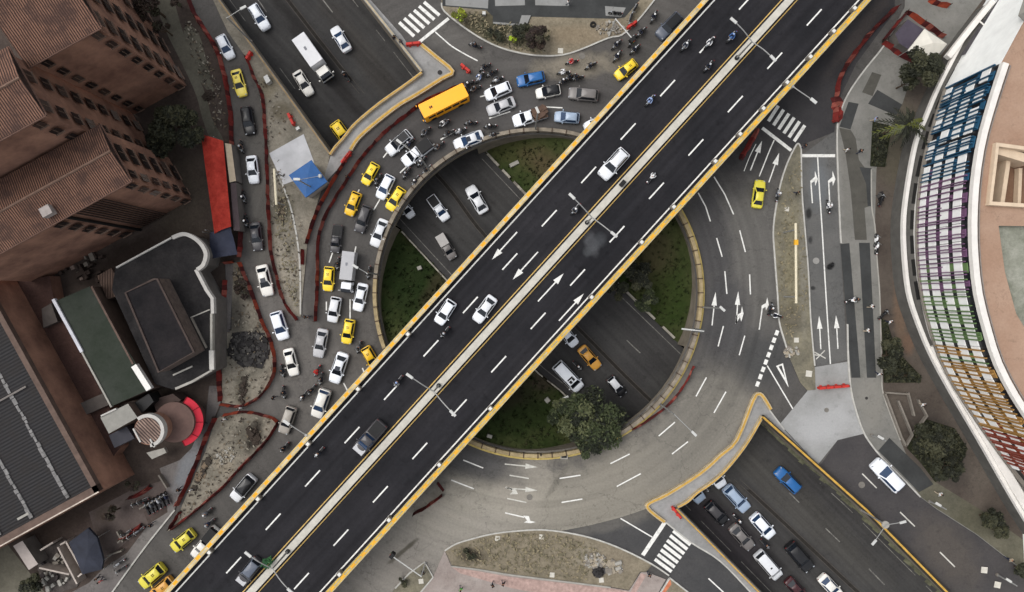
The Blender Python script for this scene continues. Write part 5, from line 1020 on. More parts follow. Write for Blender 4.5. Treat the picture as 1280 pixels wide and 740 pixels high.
for i in range(len(EP) - 1):
    a, b2 = EP[i], EP[i + 1]; d = (b2 - a).normalized(); nn = Vector((d.y, -d.x, 0)); nn = -nn if nn.x > 0 else nn
    rz = math.atan2(d.y, d.x); L = (b2 - a).length; f = i / 25.5
    for bi, (z1, z0) in enumerate(bands):
        blue = f < .19; t0, t1 = (.0, .97) if not blue else rr.choice(((.0, .55), (.05, .85), (.35, .98), (.0, .8)))
        p = a + d * (.1 * bi + L * (t0 + t1) / 2) + nn * .12
        if i < 25: mb = MB(); mb.box((p.x, p.y, (z0 + z1) / 2), (L * (t1 - t0), .14, z1 - z0), rz); mb.build('facade_panel', m_span, CB, world=True)
        if npan < 100 and rr.random() < (1 if blue else .8):
            npan += 1; p = a + d * L * rr.uniform(.35, .65) + nn * .06; mb = MB(); mb.box((p.x, p.y, z1 + .5), (L * (rr.uniform(.4, .85) if blue else rr.uniform(.3, .6)), .1, .9), rz); mb.build('coloured_panel', zm[zone(f)], CB, world=True)
    for k in range(4):
        p = a + d * L * (k + rr.uniform(.1, .7)) / 4 + nn * .3; zt, zb = (14.2, 4.5) if k % 2 == 0 or rr.random() < .4 else (lambda q: (q + 5.0, q))(rr.choice((9.0, 6.6, 4.5)))
        if nfin < 100: nfin += 1; mb = MB(); mb.box((p.x, p.y, (zt + zb) / 2), (rr.uniform(.09, .15), .24, zt - zb), rz); mb.build('facade_fin', zm[zone(f)], CB, world=True)
mb = MB(); mb.strip(EP, -.5, .0, 4.2, 4.45); mb.build('ledge', M_concd, CB, world=True)
o1 = [(1241, 0), (1212, 36), (1191, 74.5), (1173, 110), (1158, 146), (1145, 180), (1134, 240), (1130, 283), (1132, 330), (1137.5, 370), (1150, 408), (1165.7, 445), (1190, 490), (1225, 550), (1280, 645), (1330, 720)]
o2 = [(1252, 20), (1222, 60), (1193, 100), (1172, 146), (1160.6, 180), (1149, 236), (1144.7, 282.7), (1147, 330), (1153, 370), (1165, 420), (1185, 460), (1212, 510), (1244, 560), (1292, 640), (1340, 712)]
PZ = 3.6
O1 = spline([Vector((p.x, p.y, 0)) for p in WP(o1, PZ)], 6); O2 = spline([Vector((p.x, p.y, 0)) for p in WP(o2, PZ)], 6)
mb = MB(); pts = O1 + O2[::-1]; mb.poly(pts, PZ - .3); mb.skirt(O1, .1, PZ - .3, closed=False); mb.build('podium_canopy', mat('dark canopy roof', (88, 86, 82), .9, .2, .8), CB, world=True)
mb = MB(); pts = O2 + [EP[k] for k in range(len(EP) - 1, -1, -1)]; mb.poly(pts, PZ - .31); mb.build('podium_roof', mat('grey podium roof', (128, 124, 118), .9, .2, .6), CB, world=True)
mb = MB(); mb.strip(O1, -.22, .22, PZ - .5, PZ + .1); mb.build('white_rail', MC['white roof band'], CB, world=True)
mb = MB(); mb.strip(O2, -.16, .16, PZ - .4, PZ + .2); mb.build('white_rail', MC['white roof band'], CB, world=True)
WB = spline([Vector((p.x, p.y, 0)) for p in WP([(1166, 432), (1190, 474), (1222, 530), (1262, 600), (1310, 680)], PZ)], 6); mb = MB(); mb.strip(WB, -.55, .55, PZ - .4, PZ + .35); mb.build('white_wall_band', MC['white roof band'], CB, world=True)
mb = MB(); mb.strip(spline([Vector((p.x, p.y, 0)) for p in WP([(1240, 2), (1212, 36), (1184, 72)], PZ)], 5), -.35, .35, PZ - .4, PZ + .4); mb.build('white_canopy_edge', MC['white roof band'], CB, world=True)
dk = mat('dark opening', (30, 29, 28), .9, .1, 1)
for k in range(7, len(O1) - 40, 4):
    a, b2 = O1[k].lerp(O2[k], .72), O1[k + 3].lerp(O2[k + 3], .72); d = b2 - a; mb = MB(); md = (a + b2) / 2; mb.box((md.x, md.y, PZ - .27), (d.length, .5, .06), math.atan2(d.y, d.x)); mb.build('roof_slot', dk, CB, world=True)
ppoly(CB, 'roof_plant_room', [(1300, -20), (1330, 0), (1310, 30), (1290, 10)], RZ - .3, RZ + 2, M_conc)
# glazed dark roof between white canopy edge and end wall
mb = MB(); mb.poly([Vector((p.x, p.y, 0)) for p in WP([(1200, 70), (1222, 36), (1246, 2), (1262, -30), (1310, -30), (1240, 50), (1215, 66)], 4.2)], 4.2); mb.build('glass_roof', ground_mat('grey glazed roof', (66, 64, 67), (84, 81, 83), .5, [], .12), CB, world=True)
mb = MB(); mb.tube([P(1225, 27, 4.4), P(1239, 39, 4.4)], .1, 6); mb.build('glass_roof_bar', MC['white roof band'], CB, world=True)

# ================================================================ TREES AND PLANTS
def leaves(name, parent, clumps, mats, n, size, seed, flat=.5):
    rr = random.Random(seed); mb = MB()
    for (cx, cy, cz, r_, mi, wgt) in clumps:
        for _ in range(int(n * wgt)):
            while 1:
                v = Vector((rr.uniform(-1, 1), rr.uniform(-1, 1), rr.uniform(-1, 1)))
                if .15 < v.length < 1: break
            v = v * (.55 + .45 * v.length) * r_; v.z *= .75; p = Vector((cx, cy, cz)) + v; a = rr.random() * 6.283; t = rr.uniform(-.9, .9) * flat; s = size * rr.uniform(.6, 1.4)
            M = Matrix.Rotation(a, 3, 'Z') @ Matrix.Rotation(t, 3, 'X') @ Matrix.Rotation(rr.uniform(-.6, .6), 3, 'Y'); m_ = mi if rr.random() < .7 else rr.randrange(len(mats))
            mb.add([p + M @ Vector(q) for q in ((-s, 0, 0), (0, -s * .45, .05 * s), (s, 0, 0), (0, s * .45, .05 * s))], [(0, 1, 2, 3)], m_)
    return mb.build(name, mats, parent)
def lm(nm, c): return mat(nm, c, .75, .3, 3)
GD = [lm('dark green leaf', (34, 41, 22)), lm('mid green leaf', (52, 60, 35)), lm('light green leaf', (78, 82, 54)), lm('deep leaf', (24, 28, 17))]
GK = [lm('black green leaf', (28, 30, 20)), lm('dull green leaf', (44, 46, 32)), lm('olive leaf', (60, 60, 42))]
GM = [lm('maroon dark leaf', (42, 32, 28)), lm('brown leaf', (58, 46, 38)), lm('dark olive leaf', (48, 46, 32))]
GY = [lm('lime flower leaf', (168, 196, 52)), lm('yellow green leaf', (128, 132, 38)), lm('olive green leaf', (84, 88, 34))]
def tree(label, px, py, h, cr, mats, n=160, size=.28, seed=1, z0=0.0, ncl=12, name='tree', cat='tree', sq=(1, 1), rot=0):
    b = P(px, py, z0 + h * .6); b.z = z0; r = thing(name, label, cat, b); rr = random.Random(seed); tr = MB()
    tr.tube([(0, 0, -.1), (rr.uniform(-.1, .1), 0, h * .3), (rr.uniform(-.2, .2), rr.uniform(-.2, .2), h * .6)], [.06 * cr + .05, .045 * cr + .04, .03 * cr + .02], 7); cl = []
    for k in range(ncl):
        a = rr.random() * 6.283; d = cr * math.sqrt(rr.random()) * .8; x, y = d * math.cos(a) * sq[0], d * math.sin(a) * sq[1]; x, y = x * math.cos(rot) - y * math.sin(rot), x * math.sin(rot) + y * math.cos(rot)
        z = h * (.62 + .33 * (1 - (d / cr) ** 2)) + rr.uniform(-.1, .1) * h; cl.append((x, y, z, cr * rr.uniform(.2, .42), rr.randrange(len(mats)), rr.uniform(.7, 1.3)))
        if k < 6: tr.tube([(0, 0, h * .35), (x * .5, y * .5, h * .5), (x * .9, y * .9, z)], [.03 * cr + .02, .02 * cr + .015, .012], 5)
    tr.build('trunk', M_trunk, r); leaves('crown', r, cl, mats, n, size, seed + 50); return r
tree('big spreading green tree in the lower right of the roundabout pit', 738, 528, 6, 4.5, GD, 250, .26, 3, -3.6, 30)
tree('smaller green tree at the left edge of the big pit tree', 700, 512, 4.5, 2.2, GD, 200, .22, 4, -3.6, 10); tree('low green tree overhanging the ring parapet below the big pit tree', 735, 556, 4.5, 2.4, GD, 200, .22, 14, -2, 12)
tree('dark bushy tree hidden partly under the right flyover edge in the pit', 792, 350, 4.5, 2.7, GK, 240, .22, 5, -3.5, 12); tree('round dark bush low on the right grass bank', 808, 376, 3, 1.7, GD, 170, .2, 6, -3.5, 9, 'bush', 'bush'); tree('small dark bush on the right bank close under the flyover', 770, 362, 3, 1.4, GK, 140, .2, 16, -3.8, 8, 'bush', 'bush')
tree('dark tree between the upper apartment block and the red awning', 222, 158, 6, 3.3, GK, 300, .26, 7, .1, 20); tree('dark tree touching the top end of the red awning', 243, 176, 5, 2.0, GK, 220, .24, 8, .1, 12); tree('dark tree in the gap below the upper apartment block', 200, 182, 5, 2.2, GK, 220, .24, 9, .1, 12)
tree('maroon dark tree at the top beside the mossy path', 190, 8, 6, 2.4, GM, 220, .24, 10, .1, 12); tree('small dark tree on the mossy path bend near the upper apartment block', 205, 36, 4, 1.3, GM, 150, .22, 11, .1, 8); tree('small maroon shrub at the very top next to the red netting', 222, 4, 2, 1.0, GM, 120, .2, 12, .1, 7, 'bush', 'bush')
tree('dark maroon round bush on the north verge', 672, 46, 3, 1.75, GM, 300, .2, 13, .1, 12, 'bush', 'bush'); tree('dark green bush left of the maroon bush on the north verge', 652, 42, 2, 1.3, GK, 170, .2, 15, .1, 8, 'bush', 'bush'); tree('bright lime and yellow bush by the upper zebra crossing', 574, 20, 1.8, .95, GY, 200, .16, 18, .1, 9, 'bush', 'bush'); tree('small lime bush in front of the maroon bush', 641, 50, 1.2, .55, GY, 130, .14, 19, .1, 6, 'bush', 'bush'); tree('low olive bush along the kerb of the north verge', 620, 45, 1.2, 1.2, GK, 110, .18, 20, .1, 7, 'bush', 'bush', (1.5, .6), R(-25))
tree('dark leafy tree below the white tent at upper right', 1148, 86, 6, 2.6, GK, 300, .24, 21, .1, 16, sq=(.9, 1.2)); tree('small dark tree beside the larger one in the upper right plaza', 1132, 104, 4, 1.3, GK, 160, .22, 22, .1, 8)
tree('dark hedge like tree in the planter right of the dark strips', 1112, 446, 3, 2.1, GK, 240, .22, 23, .3, 12, sq=(.7, 1.5)); tree('low dark bush at the south end of the right planter', 1128, 470, 1.5, 1.4, GK, 150, .2, 24, .3, 7, 'bush', 'bush', (1.8, .5)); tree('large dark tree in the planter at the foot of the curved building', 1162, 552, 5, 2.6, GK, 280, .24, 25, .3, 14); tree('dark spiky tree at the south end of the lower planter', 1180, 584, 4, 2.1, GK, 220, .24, 26, .3, 11)
tree('rounded green bush on the verge at lower right', 1234, 648, 2.6, 1.7, GK, 230, .2, 27, .1, 11, 'bush', 'bush'); tree('dull green bush joined to the right of the rounded bush at lower right', 1246, 664, 2.2, 1.3, GK, 190, .2, 28, .1, 8, 'bush', 'bush'); tree('small dark bush at the right frame edge near the curved building', 1276, 712, 2, 1.0, GK, 120, .2, 29, .1, 6, 'bush', 'bush')
tree('round dark bush by the pale container at bottom left', 42, 729, 3, 1.5, GK, 240, .2, 30, .1, 10, 'bush', 'bush'); tree('small brown leaved tree in the yard left of the parked motorcycles', 141, 640, 3, 1.1, GM, 130, .2, 31, .1, 8); tree('small dark shrub by the yard wall above the parked motorcycles', 168, 606, 2, 1.1, GM, 120, .2, 32, .1, 7, 'bush', 'bush')
tree('green shrub tuft in the planter beside the palm', 1098, 185, 1.4, 1.0, GK, 130, .18, 33, .3, 7, 'bush', 'bush'); tree('low weedy shrub at the west tip of the south earth strip', 586, 691, .9, 1.0, GK, 60, .16, 34, .1, 6, 'bush', 'bush'); tree('low weeds by the kerbed corner at the bottom', 503, 727, .8, .8, GK, 60, .16, 35, .1, 5, 'bush', 'bush'); tree('dry grey shrub on the dirt strip left of the curved netting', 303, 360, 1.2, 1.3, GM, 110, .18, 36, .1, 7, 'bush', 'bush', (.7, 1.3))
# green leaves on the flyover lamp
b = FL(ST(338, 701)[0], -9, FZ); r = thing('plant', 'green leafy plant growing beside the lowest lamp on the flyover median', 'plant', b); mb = MB(); mb.tube([(0, 0, 0), (0, 0, 1.2)], .05, 5); mb.build('stem', M_trunk, r); leaves('foliage', r, [(0, 0, 1.2, .75, 0, 1), (.3, .3, 1.0, .5, 1, .7)], [lm('bright green leaf', (34, 74, 42)), lm('fresh green leaf', (50, 92, 54))], 70, .2, 41)
# palm
b = P(1134, 156, 6); b.z = .1; r = thing('palm_tree', 'palm tree with drooping fronds in front of the curved facade', 'palm', b); mb = MB(); mb.tube([(-.3, .2, 0), (0, .1, 3), (0, 0, 5.6)], [.24, .17, .14], 8); mb.build('trunk', M_trunk, r); rr = random.Random(9)
for k in range(15):
    a = k * 2.4; L = rr.uniform(2.1, 3.1) * (1.25 if abs(math.sin(a)) < .6 else .8); mb = MB(); el = rr.uniform(.1, .5)
    for s in range(9):
        t = s / 8; x = L * t; z = 5.6 + L * (el * t - .75 * t * t); c = Vector((x * math.cos(a), x * math.sin(a), z)); d = Vector((math.cos(a), math.sin(a), -.3)); sd_ = Vector((-math.sin(a), math.cos(a), 0))
        for sg in (-1, 1):
            tip = c + sd_ * sg * .55 * (1 - .6 * t) + d * .4 + Vector((0, 0, -.2)); mb.add([c - d * .12, c + d * .18, tip + d * .1, tip - d * .08], [(0, 1, 2, 3)], rr.choice((0, 0, 1)))
    mb.tube([(0, 0, 5.6), (L * .5 * math.cos(a), L * .5 * math.sin(a), 5.6 + L * (.5 * el - .19)), (L * math.cos(a), L * math.sin(a), 5.6 + L * (el - .75))], [.05, .03, .01], 4, 0); mb.build('frond', GK if k % 4 else [GY[2], GD[2]], r)
def bank_z(x, y):
    p = P(x, y, -3); p.z = 0; d = max(side(p, NE), -side(p, SW)); return fz(p.x, p.y) + .3 + max(0, min((d - .25) * .46, 4.3))
for (x, y), (a, b), rz, lb in (((643, 205), (1.5, .6), 25, 'pale concrete block lying on the upper grass bank of the pit'), ((524.5, 335), (.7, .6), 20, 'small pale stone on the left grass bank of the pit'), ((684, 500), (.75, .75), 40, 'pale square block on the lower grass bank beside the bank lamp'), ((612, 545), (.8, .5), -20, 'pale block in the corner of the lower bank by the flyover'), ((809, 366), (.5, .4), 10, 'small pale stone on the right grass bank')):
    z = bank_z(x, y); p = P(x, y, z); mb = MB(); mb.box((0, 0, .18), (a, b, .45), 0, taper=.88); o = mb.build('concrete_block', M_conc, bevel=.04); o.location = (p.x, p.y, z); o.rotation_euler = (0, 0, R(rz)); tag(o, lb, 'concrete block')
p = P(705, 570); r = thing('drain_box', 'dark drain box with a pale rim at the bottom of the ring parapet', 'drain', (p.x, p.y, 0)); mb = MB(); mb.box((0, 0, .12), (1.05, .75, .26)); mb.build('rim', M_conc, r, bevel=.03); mb = MB(); mb.box((0, 0, .255), (.72, .44, .05)); mb.build('grate', M_black, r)
p = P(676, 567); r = thing('bollard_post', 'short black post leaning at the bottom of the ring parapet', 'post', (p.x, p.y, 0)); mb = MB(); mb.tube([(0, 0, 0), (-.05, .2, 2.2)], .11, 7); mb.build('post', M_black, r); mb = MB(); mb.cyl((0, 0, 0), .25, .12, 10); mb.build('base', M_concd, r)
# rubble and debris
def rubble(label, px, py, rx, ry, n, mats, seed, rot=0, name='rubble_pile', smax=.9, h=.5):
    rr = random.Random(seed); b = P(px, py); r_ = thing(name, label, name.replace('_', ' '), (b.x, b.y, .1)); mb = MB()
    for _ in range(n):
        a = rr.random() * 6.283; d = math.sqrt(rr.random()); x, y = d * math.cos(a) * rx / 9, d * math.sin(a) * ry / 9; x, y = x * math.cos(rot) - y * math.sin(rot), x * math.sin(rot) + y * math.cos(rot)
        s = rr.uniform(.15, smax); mb.box((x, y, h * (1 - d) * rr.random() + .08), (s, s * rr.uniform(.3, 1), s * rr.uniform(.2, .5)), rr.random() * 3, rr.randrange(len(mats)), rr.uniform(.6, 1), rr.uniform(-.4, .4))
    mb.build('pieces', mats, r_); return r_
dkr = [mat('black debris', (36, 34, 34), .9, .3, 2), mat('charcoal debris', (48, 46, 46), .9, .3, 2), mat('grey debris', (66, 64, 62), .9, .3, 2)]
slab('debris_patch', [(291, 416), (306, 414), (331, 416), (337, 440), (328, 461), (302, 455), (286, 443), (287, 430)], mat('blackened ground', (44, 42, 42), .95, .35, 1), .2); rubble('flat heap of black rubble on the dirt island', 312, 436, 25, 20, 330, dkr, 2, 0, smax=1.0)
ppl = [M_conc, M_concd, mat('beige debris', (150, 140, 124), .9, .3, 2)]
rubble('grey rubble heap on the south earth strip by the pink edging', 743, 700, 13, 9, 160, ppl, 3, smax=.7); rubble('dark debris heap below the grey rubble in the south strip', 748, 714, 6, 5, 50, dkr, 4); rubble('scattered pale boards on the south strip near the zebra crossing', 768, 708, 12, 7, 24, ppl, 5, smax=1.2, h=.2); rubble('pale rubble scatter on the north verge below the bent mast', 762, 36, 18, 9, 46, ppl, 6, smax=.6, h=.3)
rubble('litter and stones at the south tip of the dusty island', 990, 440, 10, 8, 40, ppl, 7, smax=.5, h=.2); rubble('brown earth clods along the trench in the lower dirt island', 317, 543, 6, 12, 60, [mat('dark soil', (56, 48, 42), .95, .3, 2)], 8, R(25), 'soil_heap', .9); rubble('dark soil heap on the dirt triangle near the upper left street', 262, 120, 6, 5, 40, [MC['dark soil']], 9, 0, 'soil_heap', .9)
rubble('oily black rag on the two lane street', 1038, 333, 4, 2.5, 14, [M_black], 10, R(30), 'debris_heap', .5, .1); rubble('dark bin bags behind the plaza kerb beside the driveway', 1101, 246, 4, 6, 20, dkr, 11, 0, 'debris_heap', .8)
rubble('white stones at the northern verge kerb corner', 770, 36, 3, 3, 8, [M_conc], 12, 0, 'rubble_pile', .5)
for (x, y), lab in (((769, 34.5), 'old tyre ring standing on the north verge'), ((741, 31.5), 'second small tyre lying on the north verge left of the rubble')):
    p = P(x, y); mb = MB(); mb.strip([Vector((p.x + .3 * math.cos(R(a)), p.y + .3 * math.sin(R(a)), 0)) for a in range(0, 360, 24)], -.12, .12, .1, .35, closed=True); tag(mb.build('tyre', M_concd if '34.5' in str(y) else M_tyre), lab, 'tyre')

def cover(label, pts, seed, n, mats, z=.3):
    pw = [Vector((q.x, q.y, 0)) for q in WP(pts)]; rr = random.Random(seed); x0, x1 = min(p.x for p in pw), max(p.x for p in pw); y0, y1 = min(p.y for p in pw), max(p.y for p in pw); mb = MB(); k = 0
    while k < n:
        x, y = rr.uniform(x0, x1), rr.uniform(y0, y1); ins = False
        for a, b in zip(pw, pw[1:] + pw[:1]):
            if (a.y > y) != (b.y > y) and x < (b.x - a.x) * (y - a.y) / (b.y - a.y) + a.x: ins = not ins
        if not ins: continue
        k += 1; s = rr.uniform(.1, .3); M = Matrix.Rotation(rr.random() * 6.28, 3, 'Z') @ Matrix.Rotation(rr.uniform(-.7, .7), 3, 'X'); c = Vector((x, y, z + rr.uniform(0, .35)))
        mb.add([c + M @ Vector(q) for q in ((-s, 0, 0), (0, -s * .5, .03), (s, 0, 0), (0, s * .5, .03))], [(0, 1, 2, 3)], rr.randrange(len(mats)))
    tag(mb.build('ground_cover', mats), label, 'plants', kind='stuff')
cover('dark leafy ground cover in the palm planter', [(1091, 154), (1109, 158), (1104, 208), (1088, 207)], 1, 500, GK)
cover('dark ground cover under the hedge like tree', [(1102, 399), (1107, 403), (1117, 437), (1149, 470), (1149, 477), (1105, 477), (1104, 440)], 2, 700, GK)
cover('dark ground cover round the trees at the foot of the curved building', [(1134, 560), (1146, 531), (1158, 525), (1191, 536), (1207, 560), (1195, 589), (1168, 601), (1151, 578)], 3, 1400, GK)
ST_ = [lm('straw leaf', (128, 118, 94)), lm('dull straw leaf', (106, 100, 80))]
cover('low weeds and dry grass on the north verge', [(560, 14), (586, 36), (615, 53), (645, 63), (680, 67), (690, 40), (660, 30), (610, 30), (600, 16)], 4, 700, ST_ + [GK[2]], .1)
cover('dry weeds on the south earth strip', [(562, 687), (600, 673), (645, 666), (700, 668), (740, 680), (760, 700), (730, 725), (650, 715), (580, 705)], 5, 900, ST_, .1)
cover('patchy weeds on the dirt triangle', [(345, 235), (358, 235), (366, 290), (372, 340), (372, 385), (355, 360), (344, 300)], 6, 200, ST_, .08)
cover('patchy weeds on the dusty island', [(984, 220), (1000, 200), (1005, 290), (1010, 380), (985, 430), (974, 380), (970, 300)], 7, 350, ST_, .09)

SN = [mat('pale stone', (132, 126, 114), .9, .2, 3), mat('brown clod', (98, 88, 74), .95, .25, 3), mat('dark clod', (62, 56, 50), .95, .25, 3)]
for lb, pts, sd_, n_ in (('loose stones and clods scattered over the construction triangle', [(318, 96), (345, 110), (360, 160), (344, 180), (362, 235), (380, 285), (374, 385), (352, 365), (340, 300), (336, 200), (330, 140)], 21, 260),
        ('loose stones and clods on the dirt island round the black rubble', [(295, 332), (312, 362), (326, 398), (338, 430), (342, 462), (326, 491), (302, 505), (280, 500), (281, 420), (291, 410)], 22, 240), ('loose stones and clods on the lower dirt island', [(283, 520), (335, 522), (346, 528), (331, 550), (302, 580), (276, 608), (238, 641), (216, 658), (244, 600), (259, 566)], 23, 280),
        ('small stones and rubbish on the mossy path side by the long netting', [(226, 20), (243, 30), (262, 70), (278, 115), (284, 160), (270, 170), (258, 120), (240, 70)], 24, 200)):
    cover(lb, pts, sd_, n_, SN, .1)
rubble('heap of brown earth and boards near the top of the curved netting', 300, 345, 8, 12, 50, [SN[1], SN[2], M_concd], 31, R(20), 'soil_heap', .7); rubble('long dark earth ridge below the black rubble', 304, 487, 4, 18, 70, [SN[2], MC['dark soil']], 32, R(-8), 'soil_heap', .6)
rubble('pale gravel patch in the middle of the lower dirt island', 283, 570, 14, 10, 60, [SN[0], M_conc], 33, R(30), 'rubble_pile', .4, .2); rubble('thin dark boards along the left netting of the lower dirt island', 252, 592, 3, 22, 40, [SN[2], mat('weathered board', (112, 98, 82), .9, .3, 2)], 34, R(-28), 'lumber_pile', .9, .2)
rubble('dark weeds and rubbish on the street edge of the construction triangle', 352, 262, 5, 16, 50, [SN[1], SN[2]], 35, R(8), 'debris_heap', .5, .2)
# ================================================================ VEHICLES
def rrect(hl0, hl1, hw, r, n=3):     # rounded rectangle x from hl0 (rear) to hl1 (front), half width hw
    out = []
    for cx, cy, a0 in ((hl1 - r, hw - r, 0), (hl0 + r, hw - r, 90), (hl0 + r, -hw + r, 180), (hl1 - r, -hw + r, 270)):
        for k in range(n): a = R(a0 + 90 * k / (n - 1)); out.append((cx + r * math.cos(a), cy + r * math.sin(a)))
    return out
def car_body(L, W, st, zb=.2):
    """lofted lower body: st = list of (x fraction -.5 rear .. .5 front, width fraction, top z)"""
    mb = MB(); secs = []
    for x, w_, zt in st:
        w_ = W / 2 * w_; prof = [(-w_ * .9, zb), (-w_, zb + .16), (-w_, zt - .2), (-w_ * .95, zt - .06), (-w_ * .8, zt), (-w_ * .35, zt + .025), (0, zt + .03)]; prof += [(-y, z) for y, z in prof[-2::-1]]
        secs.append([(x * L, y, z) for y, z in prof])
    n = len(secs[0]); vs = [v for s in secs for v in s]; fs = []
    for i in range(len(secs) - 1):
        for k in range(n): k2 = (k + 1) % n; fs.append((i * n + k, i * n + k2, (i + 1) * n + k2, (i + 1) * n + k))
    fs.append(tuple(range(n))[::-1]); fs.append(tuple((len(secs) - 1) * n + k for k in range(n))); mb.add(vs, fs); return mb
CARS = {  # L, W, body stations, cabin (x rear base, x front base, x rear top, x front top, base z, top z, base half width, top half width)
 'sedan': (4.45, 1.78, [(-.5, .74, .62), (-.485, .86, .8), (-.44, .95, .87), (-.3, 1, .92), (0, 1, .93), (.18, 1, .91), (.3, .98, .87), (.42, .92, .78), (.475, .84, .68), (.5, .66, .52)], (-.395, .215, -.25, .045, .88, 1.43, .80, .57)),
 'hatch': (3.75, 1.66, [(-.5, .78, .7), (-.485, .9, .88), (-.4, .98, .95), (0, 1, .96), (.2, 1, .93), (.33, .97, .87), (.44, .9, .76), (.485, .8, .64), (.5, .66, .52)], (-.46, .245, -.38, .06, .9, 1.5, .76, .56)),
 'suv': (4.55, 1.86, [(-.5, .8, .8), (-.485, .92, .98), (-.42, .98, 1.03), (0, 1, 1.04), (.18, 1, 1.03), (.32, .98, .98), (.43, .94, .9), (.485, .86, .76), (.5, .74, .6)], (-.465, .225, -.40, .075, 1.0, 1.7, .85, .65)),
 'pickup': (5.0, 1.84, [(-.5, .92, .86), (-.48, .96, .98), (-.1, .99, 1.0), (.2, 1, 1.02), (.34, .98, .98), (.44, .94, .9), (.487, .86, .76), (.5, .74, .6)], (-.07, .275, -.04, .15, .98, 1.68, .84, .65)),
 'van': (4.9, 1.86, [(-.5, .86, .9), (-.49, .94, 1.0), (-.4, .99, 1.04), (.1, 1, 1.05), (.3, 1, 1.03), (.42, .96, .95), (.485, .88, .78), (.5, .76, .6)], (-.485, .335, -.455, .20, 1.0, 1.95, .87, .72)),
}
PROTO = {}
def lerp3(a, b, t): return tuple(a[i] + (b[i] - a[i]) * t for i in range(3))
def make_car(kind):
    L, W, st, (xr, xf, xrt, xft, z0, z1, w0, w1) = CARS[kind]; r = thing(kind, 'x', 'car'); paint = mat('car paint', (200, 200, 200), .35, .03, 3, spec=.4)
    car_body(L, W, st).build('body', paint, r, smooth=True)
    xr, xf, xrt, xft = (v * L for v in (xr, xf, xrt, xft)); b = rrect(xr, xf, w0, .22); t = rrect(xrt, xft, w1, .2); n = len(b); mb = MB(); zc = z1 - .05
    t2 = [((x - (xrt + xft) / 2) * .93 + (xrt + xft) / 2, y * .9) for x, y in t]
    vs = [(x, y, z0 - .05) for x, y in b] + [(x, y, zc) for x, y in t] + [(x, y, z1) for x, y in t2] + [((xrt + xft) / 2, 0, z1 + .025)]
    fs = [(k, (k + 1) % n, n + (k + 1) % n, n + k) for k in range(n)] + [(n + k, n + (k + 1) % n, 2 * n + (k + 1) % n, 2 * n + k) for k in range(n)] + [(2 * n + k, 2 * n + (k + 1) % n, 3 * n) for k in range(n)]
    mb.add(vs, fs); mb.build('cabin', paint, r, smooth=True)
    def pane(name, q, off):
        mb = MB(); q = [tuple(Vector(p) + Vector(off)) for p in q]; q2 = [tuple(Vector(p) - Vector(off) * 1.6) for p in q]; mb.add(q + q2, [(0, 1, 2, 3), (0, 4, 5, 1), (1, 5, 6, 2), (2, 6, 7, 3), (3, 7, 4, 0)]); return mb.build(name, M_glass, r)
    a, c = (xf, -w0 * .86, z0), (xf, w0 * .86, z0); d, e = (xft, w1 * .88, zc), (xft, -w1 * .88, zc)
    pane('windshield', [lerp3(a, e, .02), lerp3(c, d, .02), lerp3(c, d, .97), lerp3(a, e, .97)], (.025, 0, .025))
    a, c = (xr, w0 * .84, z0), (xr, -w0 * .84, z0); d, e = (xrt, -w1 * .86, zc), (xrt, w1 * .86, zc)
    pane('rear_window', [lerp3(a, e, .1), lerp3(c, d, .1), lerp3(c, d, .94), lerp3(a, e, .94)], (-.025, 0, .025))
    for s in (-1, 1):
        a, c = (xr + .3, s * w0, z0), (xf - .24, s * w0, z0); d, e = (xft - .2, s * w1, zc), (xrt + .18, s * w1, zc)
        q = [lerp3(a, e, .08), lerp3(c, d, .08), lerp3(c, d, .9), lerp3(a, e, .9)]; pane('side_window', q if s < 0 else q[::-1], (0, s * .02, .01))
    fw, rw = L * .315, -L * .305
    for x in (fw, rw):
        for s in (-1, 1): mb = MB(); mb.wheel((x, s * (W / 2 - .1), .31), .31, .2); o = mb.build('wheel', M_tyre, r); m2 = MB(); m2.wheel((x, s * (W / 2 - .09), .31), .19, .21, 10); m2.build('rim', M_rim, o)
    zf = st[-3][2]
    for s in (-1, 1):
        mb = MB(); mb.box((L * .462, s * W * .33, zf - .1), (.16, .26, .12), s * -.35); mb.build('headlight', M_head, r, bevel=.03)
        mb = MB(); mb.box((-L * .487, s * W * .36, st[1][2] - .12), (.09, .24, .16), 0); mb.build('taillight', M_tail, r, bevel=.03)
        mb = MB(); mb.box((xf - .28, s * (w0 + .2), z0 + .06), (.12, .22, .14)); mb.build('mirror', paint, r, bevel=.02)
    if kind == 'pickup':
        mb = MB(); mb.box((-L * .285, 0, 1.0), (L * .37, W * .8, .1)); mb.build('cargo_bed', M_black, r)
    return r
for k in CARS: PROTO[k] = make_car(k)
